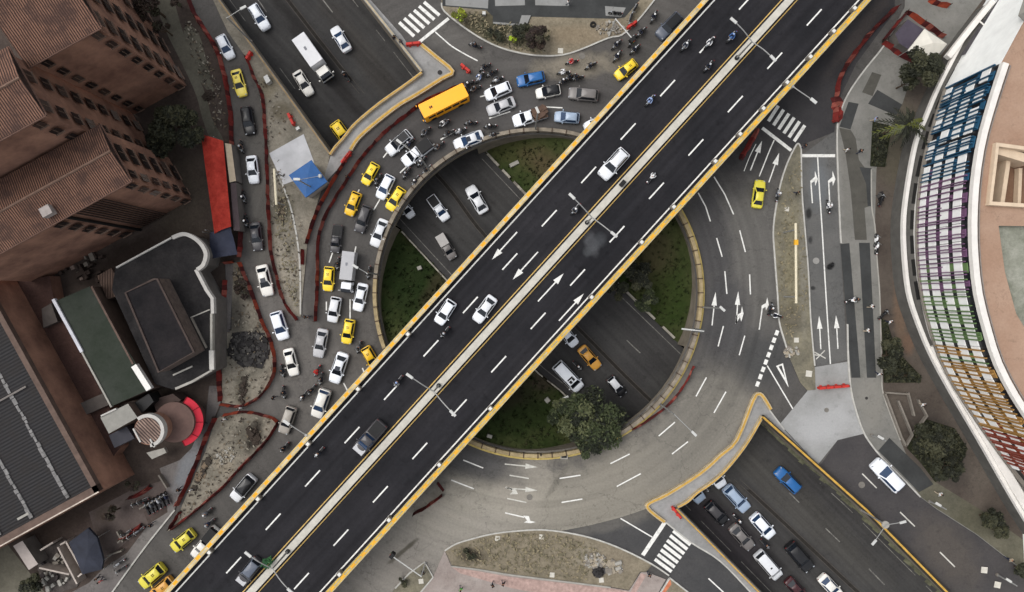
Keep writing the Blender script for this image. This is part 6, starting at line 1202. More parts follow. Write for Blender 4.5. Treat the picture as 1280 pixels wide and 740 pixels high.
def make_bus():
    r = thing('minibus', 'x', 'bus'); L, W = 6.5, 1.95; paint = mat('bus paint', (240, 160, 20), .45, .04, 1)
    mb = MB(); q = rrect(-L / 2, L / 2, W / 2, .16, 4); q2 = [(x * .99, y * .97) for x, y in q]; n = len(q)
    mb.add([(x, y, .3) for x, y in q] + [(x, y, 2.65) for x, y in q] + [(x, y, 2.78) for x, y in q2] + [(0, 0, 2.8)], [(k, (k + 1) % n, n + (k + 1) % n, n + k) for k in range(n)] + [(n + k, n + (k + 1) % n, 2 * n + (k + 1) % n, 2 * n + k) for k in range(n)] + [(2 * n + k, 2 * n + (k + 1) % n, 3 * n) for k in range(n)]); mb.build('body', paint, r, smooth=True)
    mb = MB(); mb.box((L / 2 + .0, 0, 1.75), (.06, W * .86, 1.0)); mb.build('windshield', M_glass, r); mb = MB(); mb.box((-L / 2, 0, 1.9), (.06, W * .7, .7)); mb.build('rear_window', M_glass, r)
    for s in (-1, 1):
        for k in range(5): mb = MB(); mb.box((-2.4 + k * 1.15, s * W / 2, 1.9), (.98, .06, .75)); mb.build('side_window', M_glass, r)
        for x in (2.1, -1.9): mb = MB(); mb.wheel((x, s * (W / 2 - .12), .42), .42, .26); mb.build('wheel', M_tyre, r)
        mb = MB(); mb.box((L / 2 + .03, s * .75, .75), (.08, .28, .2)); mb.build('headlight', M_head, r); mb = MB(); mb.box((L / 2 + .22, s * 1.05, 2.2), (.1, .2, .34)); mb.build('mirror', M_black, r); mb = MB(); mb.tube([(L / 2 - .02, s * .92, 2.3), (L / 2 + .2, s * 1.05, 2.35)], .03, 5); mb.build('mirror_arm', M_black, r)
    mb = MB(); mb.box((L / 2 + .1, 0, .5), (.22, W * .96, .3)); mb.build('bumper', M_black, r, bevel=.04); mb = MB(); mb.box((1.95, .05, 2.83), (.16, .3, .04)); mb.box((1.72, .05, 2.83), (.16, .3, .04)); mb.build('roof_vent', M_black, r)
    return r
def make_truck():
    r = thing('box_truck', 'x', 'truck'); L, W = 6.6, 2.0; paint = mat('truck paint', (230, 230, 232), .4, .04, 1)
    mb = MB(); mb.box((-1.0, 0, 1.75), (4.5, W, 2.3)); mb.build('cargo_box', mat('truck box', (214, 214, 216), .6, .06, 1), r, bevel=.05)
    mb = MB(); mb.box((2.35, 0, 1.15), (1.7, 1.85, 1.5), taper=.86); mb.build('cab', paint, r, bevel=.12); mb = MB(); mb.box((3.1, 0, 1.5), (.1, 1.6, .62), 0, 0, 1, -.3); mb.box((2.92, 0, 1.9), (.5, 1.5, .05), 0, 0, 1, .35); mb.build('windshield', M_glass, r)
    for s in (-1, 1):
        mb = MB(); mb.box((2.4, s * .9, 1.5), (.8, .08, .5)); mb.build('side_window', M_glass, r)
        for x in (2.3, -2.0): mb = MB(); mb.wheel((x, s * .82, .42), .42, .3); mb.build('wheel', M_tyre, r)
        mb = MB(); mb.box((3.2, s * .68, .75), (.08, .3, .2)); mb.build('headlight', M_head, r); mb = MB(); mb.box((3.0, s * 1.12, 1.5), (.1, .24, .32)); mb.build('mirror', M_black, r)
    mb = MB(); mb.box((0, 0, .55), (6.1, .9, .22)); mb.build('chassis', M_black, r); mb = MB(); mb.box((3.22, 0, .55), (.14, 1.8, .25)); mb.build('bumper', M_black, r); mb = MB(); mb.box((-1.25, -.1, 2.92), (.5, .3, .05)); mb.build('roof_mark', mat('grey roof mark', (120, 122, 128), .6, .1, 3), r)
    return r
PROTO['bus'] = make_bus(); PROTO['truck'] = make_truck()
LEN = {'sedan': 4.45, 'hatch': 3.75, 'suv': 4.55, 'pickup': 5.0, 'van': 4.9, 'bus': 6.5, 'truck': 6.6}
NAME = {'sedan': 'sedan_car', 'hatch': 'hatchback_car', 'suv': 'suv_car', 'pickup': 'pickup_truck', 'van': 'van', 'bus': 'minibus', 'truck': 'box_truck'}
CATS = {'sedan': 'car', 'hatch': 'car', 'suv': 'car', 'pickup': 'pickup truck', 'van': 'van', 'bus': 'bus', 'truck': 'truck'}
PAINT = {'white': (226, 229, 234), 'offwhite': (208, 206, 202), 'yellow': (240, 206, 56), 'taxi': (226, 180, 40), 'paleyellow': (232, 212, 96), 'olive': (208, 196, 66), 'black': (28, 28, 30), 'grey': (112, 108, 106), 'dgrey': (64, 62, 64), 'silver': (176, 176, 178), 'blue': (34, 92, 150), 'dblue': (26, 78, 130), 'lblue': (150, 166, 186), 'white2': (212, 214, 217), 'white3': (222, 219, 212), 'white4': (230, 234, 240), 'orange': (255, 172, 16), 'brown': (88, 74, 68), 'tan': (150, 144, 136), 'amber': (206, 150, 62), 'maroon': (62, 30, 34), 'slate': (86, 92, 104)}
def pm(c): return mat(c + ' car paint', PAINT[c], .32, .03, 2, spec=.45)
def place(root, kind, colour, label, loc, rz, scale=1, roof=None, glass=None):
    pmain = pm(colour); root.location = loc; root.rotation_euler = (0, 0, rz); root.scale = (scale, scale, scale); root['label'] = label
    for ch in root.children:
        n = ch.name.split('.')[0]; m = None
        if n in ('body', 'cabin', 'mirror', 'cab'): m = pm(roof) if (roof and n == 'cabin') else pmain
        if n in ('windshield', 'rear_window', 'side_window'): m = M_glassb if glass else M_glass
        if m: ch.material_slots[0].link = 'OBJECT'; ch.material_slots[0].material = m
def zlev(lv, x, y):
    if lv == 'f': return FZ + .006
    if lv == 'g': return .018
    z = -5.0
    for _ in range(3): p = P(x, y, z); z = fz(p.x, p.y)
    return z + .01
def extra(root, what, s):
    k = root.get('_k'); 
    if what == 'sunroof': mb = MB(); mb.box((.0, 0, 1.475), (.62, .7, .03)); mb.build('sunroof', mat('dark sunroof', (22, 30, 44), .4, 0), root, bevel=.01)
    if what == 'darkroof': mb = MB(); mb.box((-.62, 0, s - .01), (2.25, 1.2, .05)); mb.build('roof_panel', mat('black roof panel', (26, 27, 30), .45, .05, 3), root, bevel=.01)
    if what == 'taxi':
        mb = MB(); mb.box((-.75, .12, s), (.12, .16, .02)); mb.box((-.75, -.1, s), (.12, .16, .02)); mb.box((-.55, 0, s), (.1, .4, .02)); mb.build('roof_number', mat('dark roof lettering', (96, 78, 24), .6, .1, 4), root)
    if what == 'rails':
        for sg in (-1, 1): mb = MB(); mb.tube([(-1.5, sg * .58, s), (.1, sg * .58, s)], .035, 5); mb.build('roof_rail', M_black, root)
    if what == 'racks': mb = MB(); mb.box((.55, .3, s), (.45, .3, .12)); mb.box((.62, -.25, s), (.4, .4, .12)); mb.box((.2, .0, s), (.2, .9, .08)); mb.build('roof_vents', M_black, root)
    if what == 'hoodstripe': pass
    if what == 'cargo': mb = MB(); rr = random.Random(4); [mb.box((-1.5 + rr.uniform(-.8, .8), rr.uniform(-.55, .55), 1.15 + rr.uniform(0, .25)), (rr.uniform(.5, 1.1), rr.uniform(.4, .8), .35), rr.random()) for _ in range(16)]; mb.box((-1.45, 0, .98), (2.1, 1.78, .2)); mb.build('cargo_load', mat('brown cargo', (86, 68, 58), .9, .3, 2), root)
    if what == 'hatchmark': mb = MB(); mb.box((0, 0, s), (.2, .3, .03)); mb.build('roof_hatch', M_black, root)
    if what == 'bedbox': mb = MB(); mb.box((-1.45, 0, 1.3), (2.0, 1.65, .7)); mb.build('cargo_cover', M_black, root, bevel=.04)
RT_Z = {'sedan': 1.465, 'hatch': 1.535, 'suv': 1.735, 'pickup': 1.71, 'van': 1.985}
used = set(); crnd = random.Random(12)
def car(kind, colour, lv, rear, front, label, ex=(), roof=None, glass=None, sc=None, group=None):
    colour = crnd.choice(('white', 'white2', 'white3', 'white4')) if colour == 'white' else colour
    mx, my = (rear[0] + front[0]) / 2, (rear[1] + front[1]) / 2; z = zlev(lv, mx, my); hz = z + .8; a, b = P(*rear, hz), P(*front, hz); m_ = (a + b) / 2
    Lp = (b - a).length; s = sc or max(.86, min(1.12, Lp / LEN[kind]))
    if kind in used: r = copy_tree(PROTO[kind])
    else: r = PROTO[kind]; used.add(kind)
    r.name = NAME[kind]; r['category'] = 'taxi' if 'taxi' in ex else CATS[kind]; place(r, kind, colour, label, (m_.x, m_.y, z), math.atan2(b.y - a.y, b.x - a.x), s, roof, glass)
    if 'taxi' in ex: r.name = 'taxi'
    r['group'] = group or ('vehicles on the flyover' if lv == 'f' else 'vehicles in the sunken road' if lv == 's' else 'vehicles in the street level traffic')
    pend.append((r, ex, RT_Z.get(kind, 0)))
    return r
pend = []
C = car
# --- upper left sunken road
C('suv', 'white', 's', (314.4, 6), (332.4, 35.4), 'white estate car nearest the top edge in the upper left sunken road', ('rails',), glass=1)
C('truck', 'white', 's', (377.3, 51.3), (411.5, 100), 'white box truck driving down the upper left sunken road')
C('sedan', 'white', 's', (369.6, 88.5), (387.6, 118), 'white saloon car left of the white box truck in the sunken road')
C('sedan', 'white', 's', (434.5, 63), (416.5, 33), 'white saloon heading up alone in the right half of the upper left sunken road', glass=1)
C('hatch', 'yellow', 's', (416, 151), (440, 184), 'yellow taxi half hidden entering the tunnel under the roundabout', ('taxi',))
# --- left street, going down
C('hatch', 'white', 'g', (274, 44), (288, 72), 'white hatchback at the top of the left street above a yellow taxi', glass=1)
C('sedan', 'paleyellow', 'g', (293.4, 87), (302.4, 119), 'pale yellow taxi on the left street between a white and a black car', ('taxi',))
C('suv', 'black', 'g', (306.5, 133), (312.5, 168), 'black car on the left street below the pale yellow taxi')
C('sedan', 'white', 'g', (313, 194), (317, 229), 'white saloon on the left street level with the pale booth slab')
C('sedan', 'dgrey', 'g', (317.5, 277.5), (322, 313.5), 'dark grey saloon on the left street beside a motorcycle and the blue tarpaulin', ('sunroof',))
C('sedan', 'white', 'g', (326, 331), (335, 370), 'white saloon with a dark sunroof on the left street below the dark grey saloon', ('sunroof',))
C('hatch', 'white', 'g', (344, 389.5), (354.7, 424.7), 'white car with pale bluish glass where the left street meets the ring', glass=1)
C('sedan', 'white', 'g', (359, 435.7), (367.6, 470), 'white saloon beside a dark motorcycle at the bottom of the left street')
# --- ring, left part
C('hatch', 'yellow', 'g', (469.7, 204), (455, 230), 'yellow taxi on the ring right of the blue booth, uppermost of the four left taxis', ('taxi',))
C('hatch', 'white', 'g', (488.5, 219), (474, 248), 'white hatchback on the ring between two yellow taxis', glass=1)
C('hatch', 'yellow', 'g', (503, 235), (485.5, 262), 'yellow taxi on the ring touching the inner parapet lane', ('taxi',))
C('hatch', 'taxi', 'g', (446.6, 240), (435, 269), 'yellow taxi on the outer ring lane above the dark pickup', ('taxi',))
C('suv', 'dgrey', 'g', (459, 258.5), (448, 289), 'dark grey car between a yellow taxi and a white saloon on the left ring')
C('sedan', 'white', 'g', (480.5, 274), (467, 308), 'long white saloon hugging the left ring parapet')
C('pickup', 'dgrey', 'g', (422, 283), (418, 314), 'dark grey jeep above the grey roofed box truck', ('rails',), sc=.78)
C('truck', 'silver', 'g', (439, 317), (433.5, 364), 'grey roofed box truck with a white cab on the left ring', sc=.86)
C('hatch', 'yellow', 'g', (411.5, 333), (409, 364), 'yellow taxi left of the grey roofed box truck', ('taxi',))
C('sedan', 'white', 'g', (454, 354), (446, 389), 'white saloon below right of the grey roofed box truck')
C('hatch', 'white', 'g', (420.4, 371), (414.5, 403), 'white hatchback below the yellow taxi on the outer left ring lane')
C('hatch', 'yellow', 'g', (437.6, 399), (432, 430), 'bright yellow taxi with roof number above the white saloon with a sunroof', ('taxi',))
C('sedan', 'silver', 'g', (403.8, 411), (396.6, 447), 'silver saloon left of the bright yellow taxi on the left ring')
C('hatch', 'taxi', 'g', (455.5, 434), (471, 461), 'ochre yellow taxi half hidden under the left flyover edge', ('taxi',))
C('sedan', 'white', 'g', (429.4, 441), (416.6, 479), 'white saloon with a sunroof in front of the red motorcycle', ('sunroof',))
C('hatch', 'white', 'g', (407, 487), (394.5, 522), 'white car close to the flyover at the lower left ring', glass=1)
C('suv', 'tan', 'g', (364.5, 509), (353, 542), 'grey beige car under the flyover arm lamp at the lower left')
C('suv', 'white', 'g', (315.7, 596), (291, 625), 'white car with a black roof beside the flyover at lower left', (), roof='black')
C('pickup', 'white', 'g', (272, 662), (242.6, 698), 'black bedded pickup with a white cab half hidden by the flyover at bottom left', ('bedbox',))
C('hatch', 'olive', 'g', (241, 665.5), (214.6, 687), 'yellow green taxi next to the black bedded pickup at bottom left', ('taxi',))
C('hatch', 'olive', 'g', (203.5, 708.5), (175.5, 732.5), 'yellow green taxi lowest but one in the bottom left street', ('taxi',))
C('hatch', 'amber', 'g', (215, 725), (188, 748), 'orange yellow taxi cut by the bottom edge at the left', ('taxi',))
# --- ring, top part
C('bus', 'orange', 'g', (583.5, 117), (528.5, 144.5), 'orange minibus on the ring beside the red netting')
C('suv', 'white', 'g', (512.5, 166), (484, 190.5), 'white car with a long black glass roof below the orange minibus', ('darkroof',))
C('pickup', 'white', 'g', (538, 178), (504, 204), 'white pickup with a black bed on the ring left of the parapet', ('bedbox',))
C('sedan', 'white', 'g', (604, 168), (567.5, 182), 'white saloon with blue roof windows below the orange minibus', ('sunroof',), glass=1)
C('hatch', 'white', 'g', (638, 107), (606.5, 120), 'white hatchback right of the orange minibus above the silver saloon')
C('sedan', 'silver', 'g', (643.5, 125.5), (609, 139), 'silver saloon right of the orange minibus')
C('suv', 'blue', 'g', (679.5, 95), (647.5, 101.5), 'blue car on the upper ring')
C('hatch', 'white', 'g', (700.5, 111), (670, 117), 'white car with a black roof behind the blue car on the upper ring', (), roof='black')
C('suv', 'grey', 'g', (748, 119.5), (710.5, 115.5), 'grey car at the right end of the upper ring queue near the flyover')
C('pickup', 'white', 'g', (683, 139), (641.5, 152), 'white pickup loaded with brown cargo on the upper ring', ('cargo',))
C('hatch', 'lblue', 'g', (724.5, 147.5), (693, 145), 'light blue car on the upper ring below the grey car', glass=1)
C('hatch', 'white', 'g', (764, 147), (731, 161), 'white car almost wholly hidden under the flyover at the upper ring')
C('suv', 'slate', 'g', (850.5, 18.5), (823.5, 45.5), 'slate grey car with a black roof panel at the top beside the flyover', ('darkroof',))
C('hatch', 'yellow', 'g', (795, 77), (770.5, 96), 'yellow taxi beside the flyover at the top of the ring', ('taxi',))
# --- right part
C('sedan', 'olive', 'g', (946.5, 260), (951.5, 224.5), 'yellow green taxi alone on the right ring')
C('suv', 'white', 'g', (1127, 612.5), (1092, 576), 'white car with a dark sunroof on the right side road', ('sunroof',), glass=1)
# --- pit
C('pickup', 'white', 's', (538.5, 247), (557, 273), 'white pickup coming out under the upper left of the pit', glass=1, sc=.84)
C('sedan', 'white', 's', (603.5, 262), (588.5, 236.5), 'white saloon alone in the far lane of the pit', sc=1.0)
C('pickup', 'grey', 's', (551, 297), (565, 320.5), 'grey pickup with a pale cargo box in the upper left pit', (), sc=.8)
C('hatch', 'white', 's', (499, 249), (515, 271), 'white car mostly hidden under the left ring parapet in the pit')
C('hatch', 'white', 's', (700, 408), (720, 432), 'white hatchback half hidden under the right flyover edge in the pit')
C('sedan', 'amber', 's', (726, 434), (748.5, 460.5), 'amber taxi in the lower right pit')
C('van', 'white', 's', (694.5, 454), (726.5, 488), 'white ambulance like van with dark roof vents in the lower right pit', ('racks',), sc=1.04)
C('hatch', 'black', 's', (762, 472), (780, 494), 'black car with a pale roof in the lower right pit', (), roof='white2')
# --- lower right sunken road
C('hatch', 'white', 's', (884, 580), (904, 609), 'white car emerging from under the island barrier at lower right')
C('hatch', 'lblue', 's', (855, 599), (878, 627), 'pale blue car just emerging below the island barrier at lower right')
C('suv', 'lblue', 's', (908, 609), (934.5, 638), 'light blue estate car in the lower right sunken road', ('rails',), glass=1)
C('hatch', 'black', 's', (884.5, 630), (908, 654), 'small black car left of the light blue estate car in the lower right sunken road', roof='dgrey')
C('sedan', 'grey', 's', (915.5, 658), (940.5, 686), 'grey saloon behind the small black car in the lower right sunken road')
C('hatch', 'white', 's', (942, 644.5), (966, 671.5), 'white car with bluish glass between the grey saloon and the black suv', ('rails',), glass=1)
C('van', 'white', 's', (948, 692), (974, 722), 'long white van at the bottom of the lower right sunken road', ('hatchmark',), sc=.96)
C('suv', 'black', 's', (986.5, 680.5), (1013.5, 712.5), 'black suv beside the road median in the lower right sunken road')
C('sedan', 'maroon', 's', (985, 725), (1008, 750), 'dark maroon car cut by the bottom edge in the sunken road')
C('sedan', 'white', 's', (1027, 721), (1052, 748), 'white saloon cut by the bottom edge right of the black suv', glass=1)
C('suv', 'blue', 's', (998.5, 613.5), (972, 587.5), 'blue car climbing alone in the far half of the lower right sunken road')
# --- flyover
C('suv', 'white', 'f', (782, 188.5), (752.5, 221), 'white estate car on the flyover by the median', ('rails',))
C('hatch', 'white', 'f', (565.5, 376), (547, 404.5), 'white hatchback next to the left parapet on the flyover')
C('sedan', 'white', 'f', (617, 371), (594.5, 402), 'white saloon by the flyover median right of the white hatchback')
C('pickup', 'dgrey', 'f', (478, 528.5), (445.5, 566), 'dark grey pickup with a pale hood on the flyover', glass=1)
C('suv', 'dgrey', 'f', (323, 699.5), (298.5, 730), 'dark grey car with a pale bonnet by the lowest flyover lamp', (), roof='slate')
for r, ex, rz_ in pend:
    for e in ex:
        z = rz_; c0 = len(r.children); extra(r, e, z)
    nm = str(r.get('label'))
    if 'with a pale cargo box' in nm: mb = MB(); mb.box((-1.4, 0, 1.35), (2.2, 1.7, .8)); mb.build('cargo_box', mat('pale cargo box', (166, 163, 160), .7, .1, 2), r, bevel=.04)
    if 'with a pale hood' in nm or 'with a pale bonnet' in nm:
        mb = MB(); LL, W_ = (5.0, 1.84) if 'pickup' in nm else (4.55, 1.86); mb.box((LL * .385, 0, .955), (LL * .17, W_ * .8, .05), 0, 0, 1, .05); mb.build('bonnet', pm('silver'), r, bevel=.02)
    if nm.startswith('grey roofed box truck'):
        for ch in r.children:
            if ch.name.startswith('cab'): ch.material_slots[0].material = pm('white')
            if ch.name.startswith('cargo_box'): ch.material_slots[0].link = 'OBJECT'; ch.material_slots[0].material = mat('grey truck box', (168, 168, 170), .6, .06, 1)

# ================================================================ MOTORCYCLES AND PEOPLE
M_skin = mat('skin', (150, 108, 84), .6, .06, 4); M_hair = mat('dark hair', (28, 24, 22), .7, .1, 6)
def bodymesh(name, joints, edges, radii, hips):
    me = bpy.data.meshes.new(name); me.from_pydata(joints, edges, []); o = bpy.data.objects.new(name, me); COL.objects.link(o)
    md = o.modifiers.new('s', 'SKIN'); sv = me.skin_vertices[0].data
    for i, q in enumerate(radii): sv[i].radius = (q, q)
    sv[0].use_root = True; md.use_smooth_shade = True; o.modifiers.new('d', 'SUBSURF').levels = 1
    dg = bpy.context.evaluated_depsgraph_get(); m2 = bpy.data.meshes.new_from_object(o.evaluated_get(dg)); bpy.data.objects.remove(o); m2.name = name; return m2
def dress(me, jac, tro, skin):
    for m in (jac, tro, skin, M_black): me.materials.append(m)
    return me
# seated rider facing +x (joint: position)
RJ = [(-.22, 0, .86), (-.16, 0, 1.08), (-.06, 0, 1.3), (-.02, 0, 1.43), (.03, 0, 1.56), (.05, 0, 1.66),
      (-.06, .19, 1.34), (.12, .3, 1.14), (.36, .3, 1.06), (.44, .29, 1.05), (-.06, -.19, 1.34), (.12, -.3, 1.14), (.36, -.3, 1.06), (.44, -.29, 1.05),
      (-.2, .11, .84), (.2, .21, .82), (.1, .19, .42), (.28, .2, .36), (-.2, -.11, .84), (.2, -.21, .82), (.1, -.19, .42), (.28, -.2, .36)]
RE = [(0, 1), (1, 2), (2, 3), (3, 4), (4, 5), (2, 6), (6, 7), (7, 8), (8, 9), (2, 10), (10, 11), (11, 12), (12, 13), (0, 14), (14, 15), (15, 16), (16, 17), (0, 18), (18, 19), (19, 20), (20, 21)]
RR = [.16, .155, .165, .06, .09, .085, .085, .06, .048, .045, .085, .06, .048, .045, .11, .085, .06, .05, .11, .085, .06, .05]
me_r = bodymesh('rider_body', RJ, RE, RR, .9)
WJ = [(0, 0, .92), (0, 0, 1.12), (.01, 0, 1.36), (.01, 0, 1.5), (.03, 0, 1.6), (.04, 0, 1.7), (0, .2, 1.4), (-.04, .25, 1.12), (.08, .25, .9), (.11, .25, .82), (0, -.2, 1.4), (.08, -.26, 1.12), (.22, -.25, .94), (.28, -.25, .88),
      (0, .1, .88), (.12, .11, .5), (.2, .11, .1), (.34, .11, .05), (0, -.1, .88), (-.05, -.11, .5), (-.24, -.11, .12), (-.12, -.11, .05)]
WR = [.15, .135, .16, .06, .09, .085, .08, .055, .045, .045, .08, .055, .045, .045, .1, .07, .05, .05, .1, .07, .05, .05]
me_w = bodymesh('walker_body', WJ, RE, WR, .9)
for me, seat in ((me_r, True), (me_w, False)):
    dress(me, M_black, M_black, M_skin); co = WJ if not seat else RJ
    for p in me.polygons:
        c = p.center; jb = min(range(len(co)), key=lambda i: (Vector(co[i]) - c).length)
        p.material_index = 2 if jb in (3, 4, 5, 9, 13) else 1 if jb in (0, 14, 15, 16, 18, 19, 20) else 3 if jb in (17, 21) else 0
def make_moto():
    r = thing('motorcycle', 'x', 'motorcycle'); fr = mat('motorcycle paint', (40, 40, 42), .4, .1, 4)
    mb = MB(); mb.tube(spline([Vector(q) for q in ((.5, 0, .78), (.28, 0, .84), (.05, 0, .74), (-.3, 0, .66), (-.75, 0, .74), (-.95, 0, .7))], 3), [.07, .1, .13, .15, .17, .16, .14, .12, .11, .1, .1, .1, .1, .09, .07, .05][:16], 8); mb.box((.0, 0, .42), (.5, .26, .34)); mb.build('body', fr, r, smooth=True)
    mb = MB(); mb.box((-.45, 0, .8), (.72, .27, .1), taper=.9); mb.build('seat', M_black, r, bevel=.03)
    for x in (.66, -.64): mb = MB(); mb.wheel((x, 0, .3), .3, .11, 16); o = mb.build('wheel', M_tyre, r); m2 = MB(); m2.wheel((x, 0, .3), .17, .125, 10); m2.build('rim', M_rim, o)
    mb = MB(); mb.tube([(.38, .36, 1.0), (.46, .16, 1.04), (.5, 0, 1.0), (.46, -.16, 1.04), (.38, -.36, 1.0)], .028, 6); mb.build('handlebar', M_steel, r)
    mb = MB(); mb.tube([(.5, .07, .98), (.66, .08, .3)], .03, 5); mb.tube([(.5, -.07, .98), (.66, -.08, .3)], .03, 5); mb.build('fork', M_steel, r); mb = MB(); mb.blob((.6, 0, .86), .11); mb.build('headlight', M_head, r, smooth=True)
    mb = MB(); mb.tube([(0, -.15, .34), (-.45, -.19, .36), (-.9, -.2, .46)], [.035, .05, .06], 6); mb.build('exhaust', M_rim, r); mb = MB(); mb.box((-.97, 0, .72), (.08, .18, .08)); mb.build('taillight', M_tail, r)
    mb = MB(); mb.tube([(.44, .36, 1.02), (.42, .42, 1.16)], .018, 5); mb.tube([(.44, -.36, 1.02), (.42, -.42, 1.16)], .018, 5); mb.box((.42, .43, 1.18), (.03, .14, .09)); mb.box((.42, -.43, 1.18), (.03, .14, .09)); mb.build('mirrors', M_black, r); return r
MOTO = make_moto(); mused = [0]
HC_ = {'black': (30, 30, 32), 'white': (222, 222, 222), 'grey': (104, 106, 110), 'red': (176, 40, 36), 'blue': (60, 96, 150), 'lblue': (140, 160, 200), 'pink': (206, 120, 120), 'green': (90, 170, 80), 'brown': (84, 66, 54), 'navy': (40, 46, 66), 'silver': (176, 178, 182), 'beige': (170, 156, 136)}
def cm(c): return mat(c + ' cloth', HC_[c], .8, .15, 5)
def hm(c): return mat(c + ' shell', HC_[c], .3, .05, 5)
def paintslot(o, i, m): o.material_slots[i].link = 'OBJECT'; o.material_slots[i].material = m
def make_helmet(par, loc, c, sc=1):
    mb = MB(); mb.blob((0, 0, 0), .15 * sc, 0, 12, 8, 1.05); mb.box((.12, 0, .01), (.07, .2, .1), 0, 1); h = mb.build('helmet', [hm(c), M_glass], par, smooth=True); h.location = loc; return h
def moto(x, y, dx, dy, where, c='black', jac='black', hel='black', rider=True, lv='g', tro='navy', verb='riding', pillion=None, zz=None):
    z = zlev(lv, x, y) if zz is None else zz; p = P(x, y, z + .9); rz = math.atan2(-dy, dx)
    if not mused[0]: r = MOTO; mused[0] = 1
    else: r = copy_tree(MOTO)
    r.location = (p.x, p.y, z); r.rotation_euler = (0, 0, rz); r['label'] = ('%s motorbike %s' % ({'lblue': 'light blue'}.get(c, c), where)); r['group'] = 'motorcycles in the traffic' if rider else 'parked motorcycles'
    for ch in r.children:
        if ch.name.startswith('body'): paintslot(ch, 0, hm(c))
    n = lambda k: {'lblue': 'light blue'}.get(k, k)
    for k, (jc, hc) in enumerate([(jac, hel)] + ([pillion] if pillion else [])):
        if not rider: break
        o = bpy.data.objects.new('person', me_r); COL.objects.link(o); ox = -.42 * k; o.location = (p.x + math.cos(rz) * ox, p.y + math.sin(rz) * ox, z + (.07 if k else .02)); o.rotation_euler = (0, 0, rz)
        paintslot(o, 0, cm(jc)); paintslot(o, 1, cm(tro)); make_helmet(o, (.06, 0, 1.66), hc)
        lb = '%s in %s, %s helmet, %s' % ('pillion' if k else 'rider', n(jc), n(hc), where)
        if len(lb.split()) > 16: lb = 'rider in %s, %s' % (n(jc), where)
        tag(o, lb, 'person', 'motorcycle riders')
    return r
def walker(x, y, dx, dy, label, jac, tro='navy', hair=None, lv='g', z=.13):
    p = P(x, y, z + .9); o = bpy.data.objects.new('person', me_w); COL.objects.link(o); o.location = (p.x, p.y, z); o.rotation_euler = (0, 0, math.atan2(-dy, dx)); paintslot(o, 0, cm(jac)); paintslot(o, 1, cm(tro))
    mb = MB(); mb.blob((0, 0, 0), .115, 0, 10, 7, .95); h = mb.build('hair', M_hair if not hair else cm(hair), o, smooth=True); h.location = (.02, 0, 1.74); tag(o, label, 'person', 'people on foot')
T = moto
T(593.5, 56, -.95, -.3, 'alone below the north verge kerb near the zebra crossing', 'black', 'black', 'grey')
T(606, 83.5, -.8, .5, 'foremost upper of the cluster right of the red barrier panel', 'black', 'black', 'black'); T(599.5, 96, -.6, .75, 'with a light blue rider in the cluster above the orange minibus', 'silver', 'lblue', 'white')
T(614.5, 91, -.8, .45, 'in the middle of the cluster above the white hatchback', 'black', 'black', 'black'); T(621.5, 99, -.9, .4, 'just above the roof of the white hatchback by the minibus', 'white', 'grey', 'black')
T(593.5, 110.5, -.9, .4, 'close behind the rear end of the orange minibus', 'black', 'brown', 'grey'); T(585, 105, -.8, .5, 'at the end of the red netting by the orange minibus', 'black', 'black', 'white')
T(554.5, 154, -.85, .5, 'beside the lower side of the orange minibus', 'black', 'white', 'white', pillion=('grey', 'black')); T(531.5, 164.5, -.7, .6, 'in front of the orange minibus beside the netting lane', 'black', 'grey', 'black')
T(560.5, 166, -.9, .45, 'left of the lane dash below the orange minibus', 'black', 'black', 'black'); T(575, 163.5, -.85, .45, 'at the right end of the lane dash below the orange minibus', 'silver', 'grey', 'white')
T(588, 153.5, -1, .1, 'above the white saloon with blue roof windows', 'black', 'black', 'grey'); T(612.5, 157.5, -1, .12, 'upper one of two between the silver saloon and the ring parapet', 'black', 'black', 'white')
T(617.5, 168, -.95, .25, 'lower one of two between the silver saloon and the ring parapet', 'black', 'black', 'grey'); T(548, 182.5, -.75, .6, 'between the white pickup and the white saloon with blue roof windows', 'black', 'brown', 'grey')
T(511, 179, -.7, .6, 'squeezed between the black roofed white car and the white pickup', 'black', 'navy', 'silver'); T(526.5, 202, -.65, .7, 'right beside the white pickup at the ring parapet side', 'black', 'grey', 'white')
T(507.5, 216.5, -.55, .8, 'left of two in front of the white pickup', 'black', 'black', 'silver'); T(519, 226, -.6, .8, 'right of two in front of the white pickup next to the parapet', 'black', 'black', 'white'); T(533, 212, -.7, .65, 'tight against the ring parapet right of the white pickup', 'black', 'black', 'black')
T(472, 224.5, -.5, .85, 'between the uppermost left taxi and the white hatchback', 'black', 'black', 'grey'); T(422, 330, -.15, 1, 'left of the cargo box of the grey roofed truck', 'black', 'black', 'black'); T(460.7, 341, -.2, 1, 'right of the grey roofed truck by the parapet', 'black', 'black', 'white')
T(307, 276, .1, 1, 'just behind the dark grey saloon on the left street', 'black', 'black', 'white'); T(304, 246, .15, 1, 'against the netting below the white saloon on the left street', 'black', 'grey', 'white'); T(301, 183, .2, 1, 'against the netting above the white saloon on the left street', 'black', 'brown', 'silver')
T(704.5, 90, -1, .1, 'with white helmet right of the blue car', 'white', 'white', 'white'); T(704.5, 101, -.9, .35, 'leading the dark group right of the blue car', 'black', 'black', 'white'); T(713, 95.5, -.9, .35, 'middle of the dark group right of the blue car', 'black', 'black', 'black'); T(722, 97, -.95, .25, 'last of the dark group right of the blue car', 'black', 'black', 'black')
T(715, 76.7, -.95, .2, 'near the manhole by the north verge kerb', 'red', 'pink', 'red'); T(738.7, 81.5, -.85, .45, 'alone between the manhole and the yellow taxi at the top', 'black', 'black', 'grey')
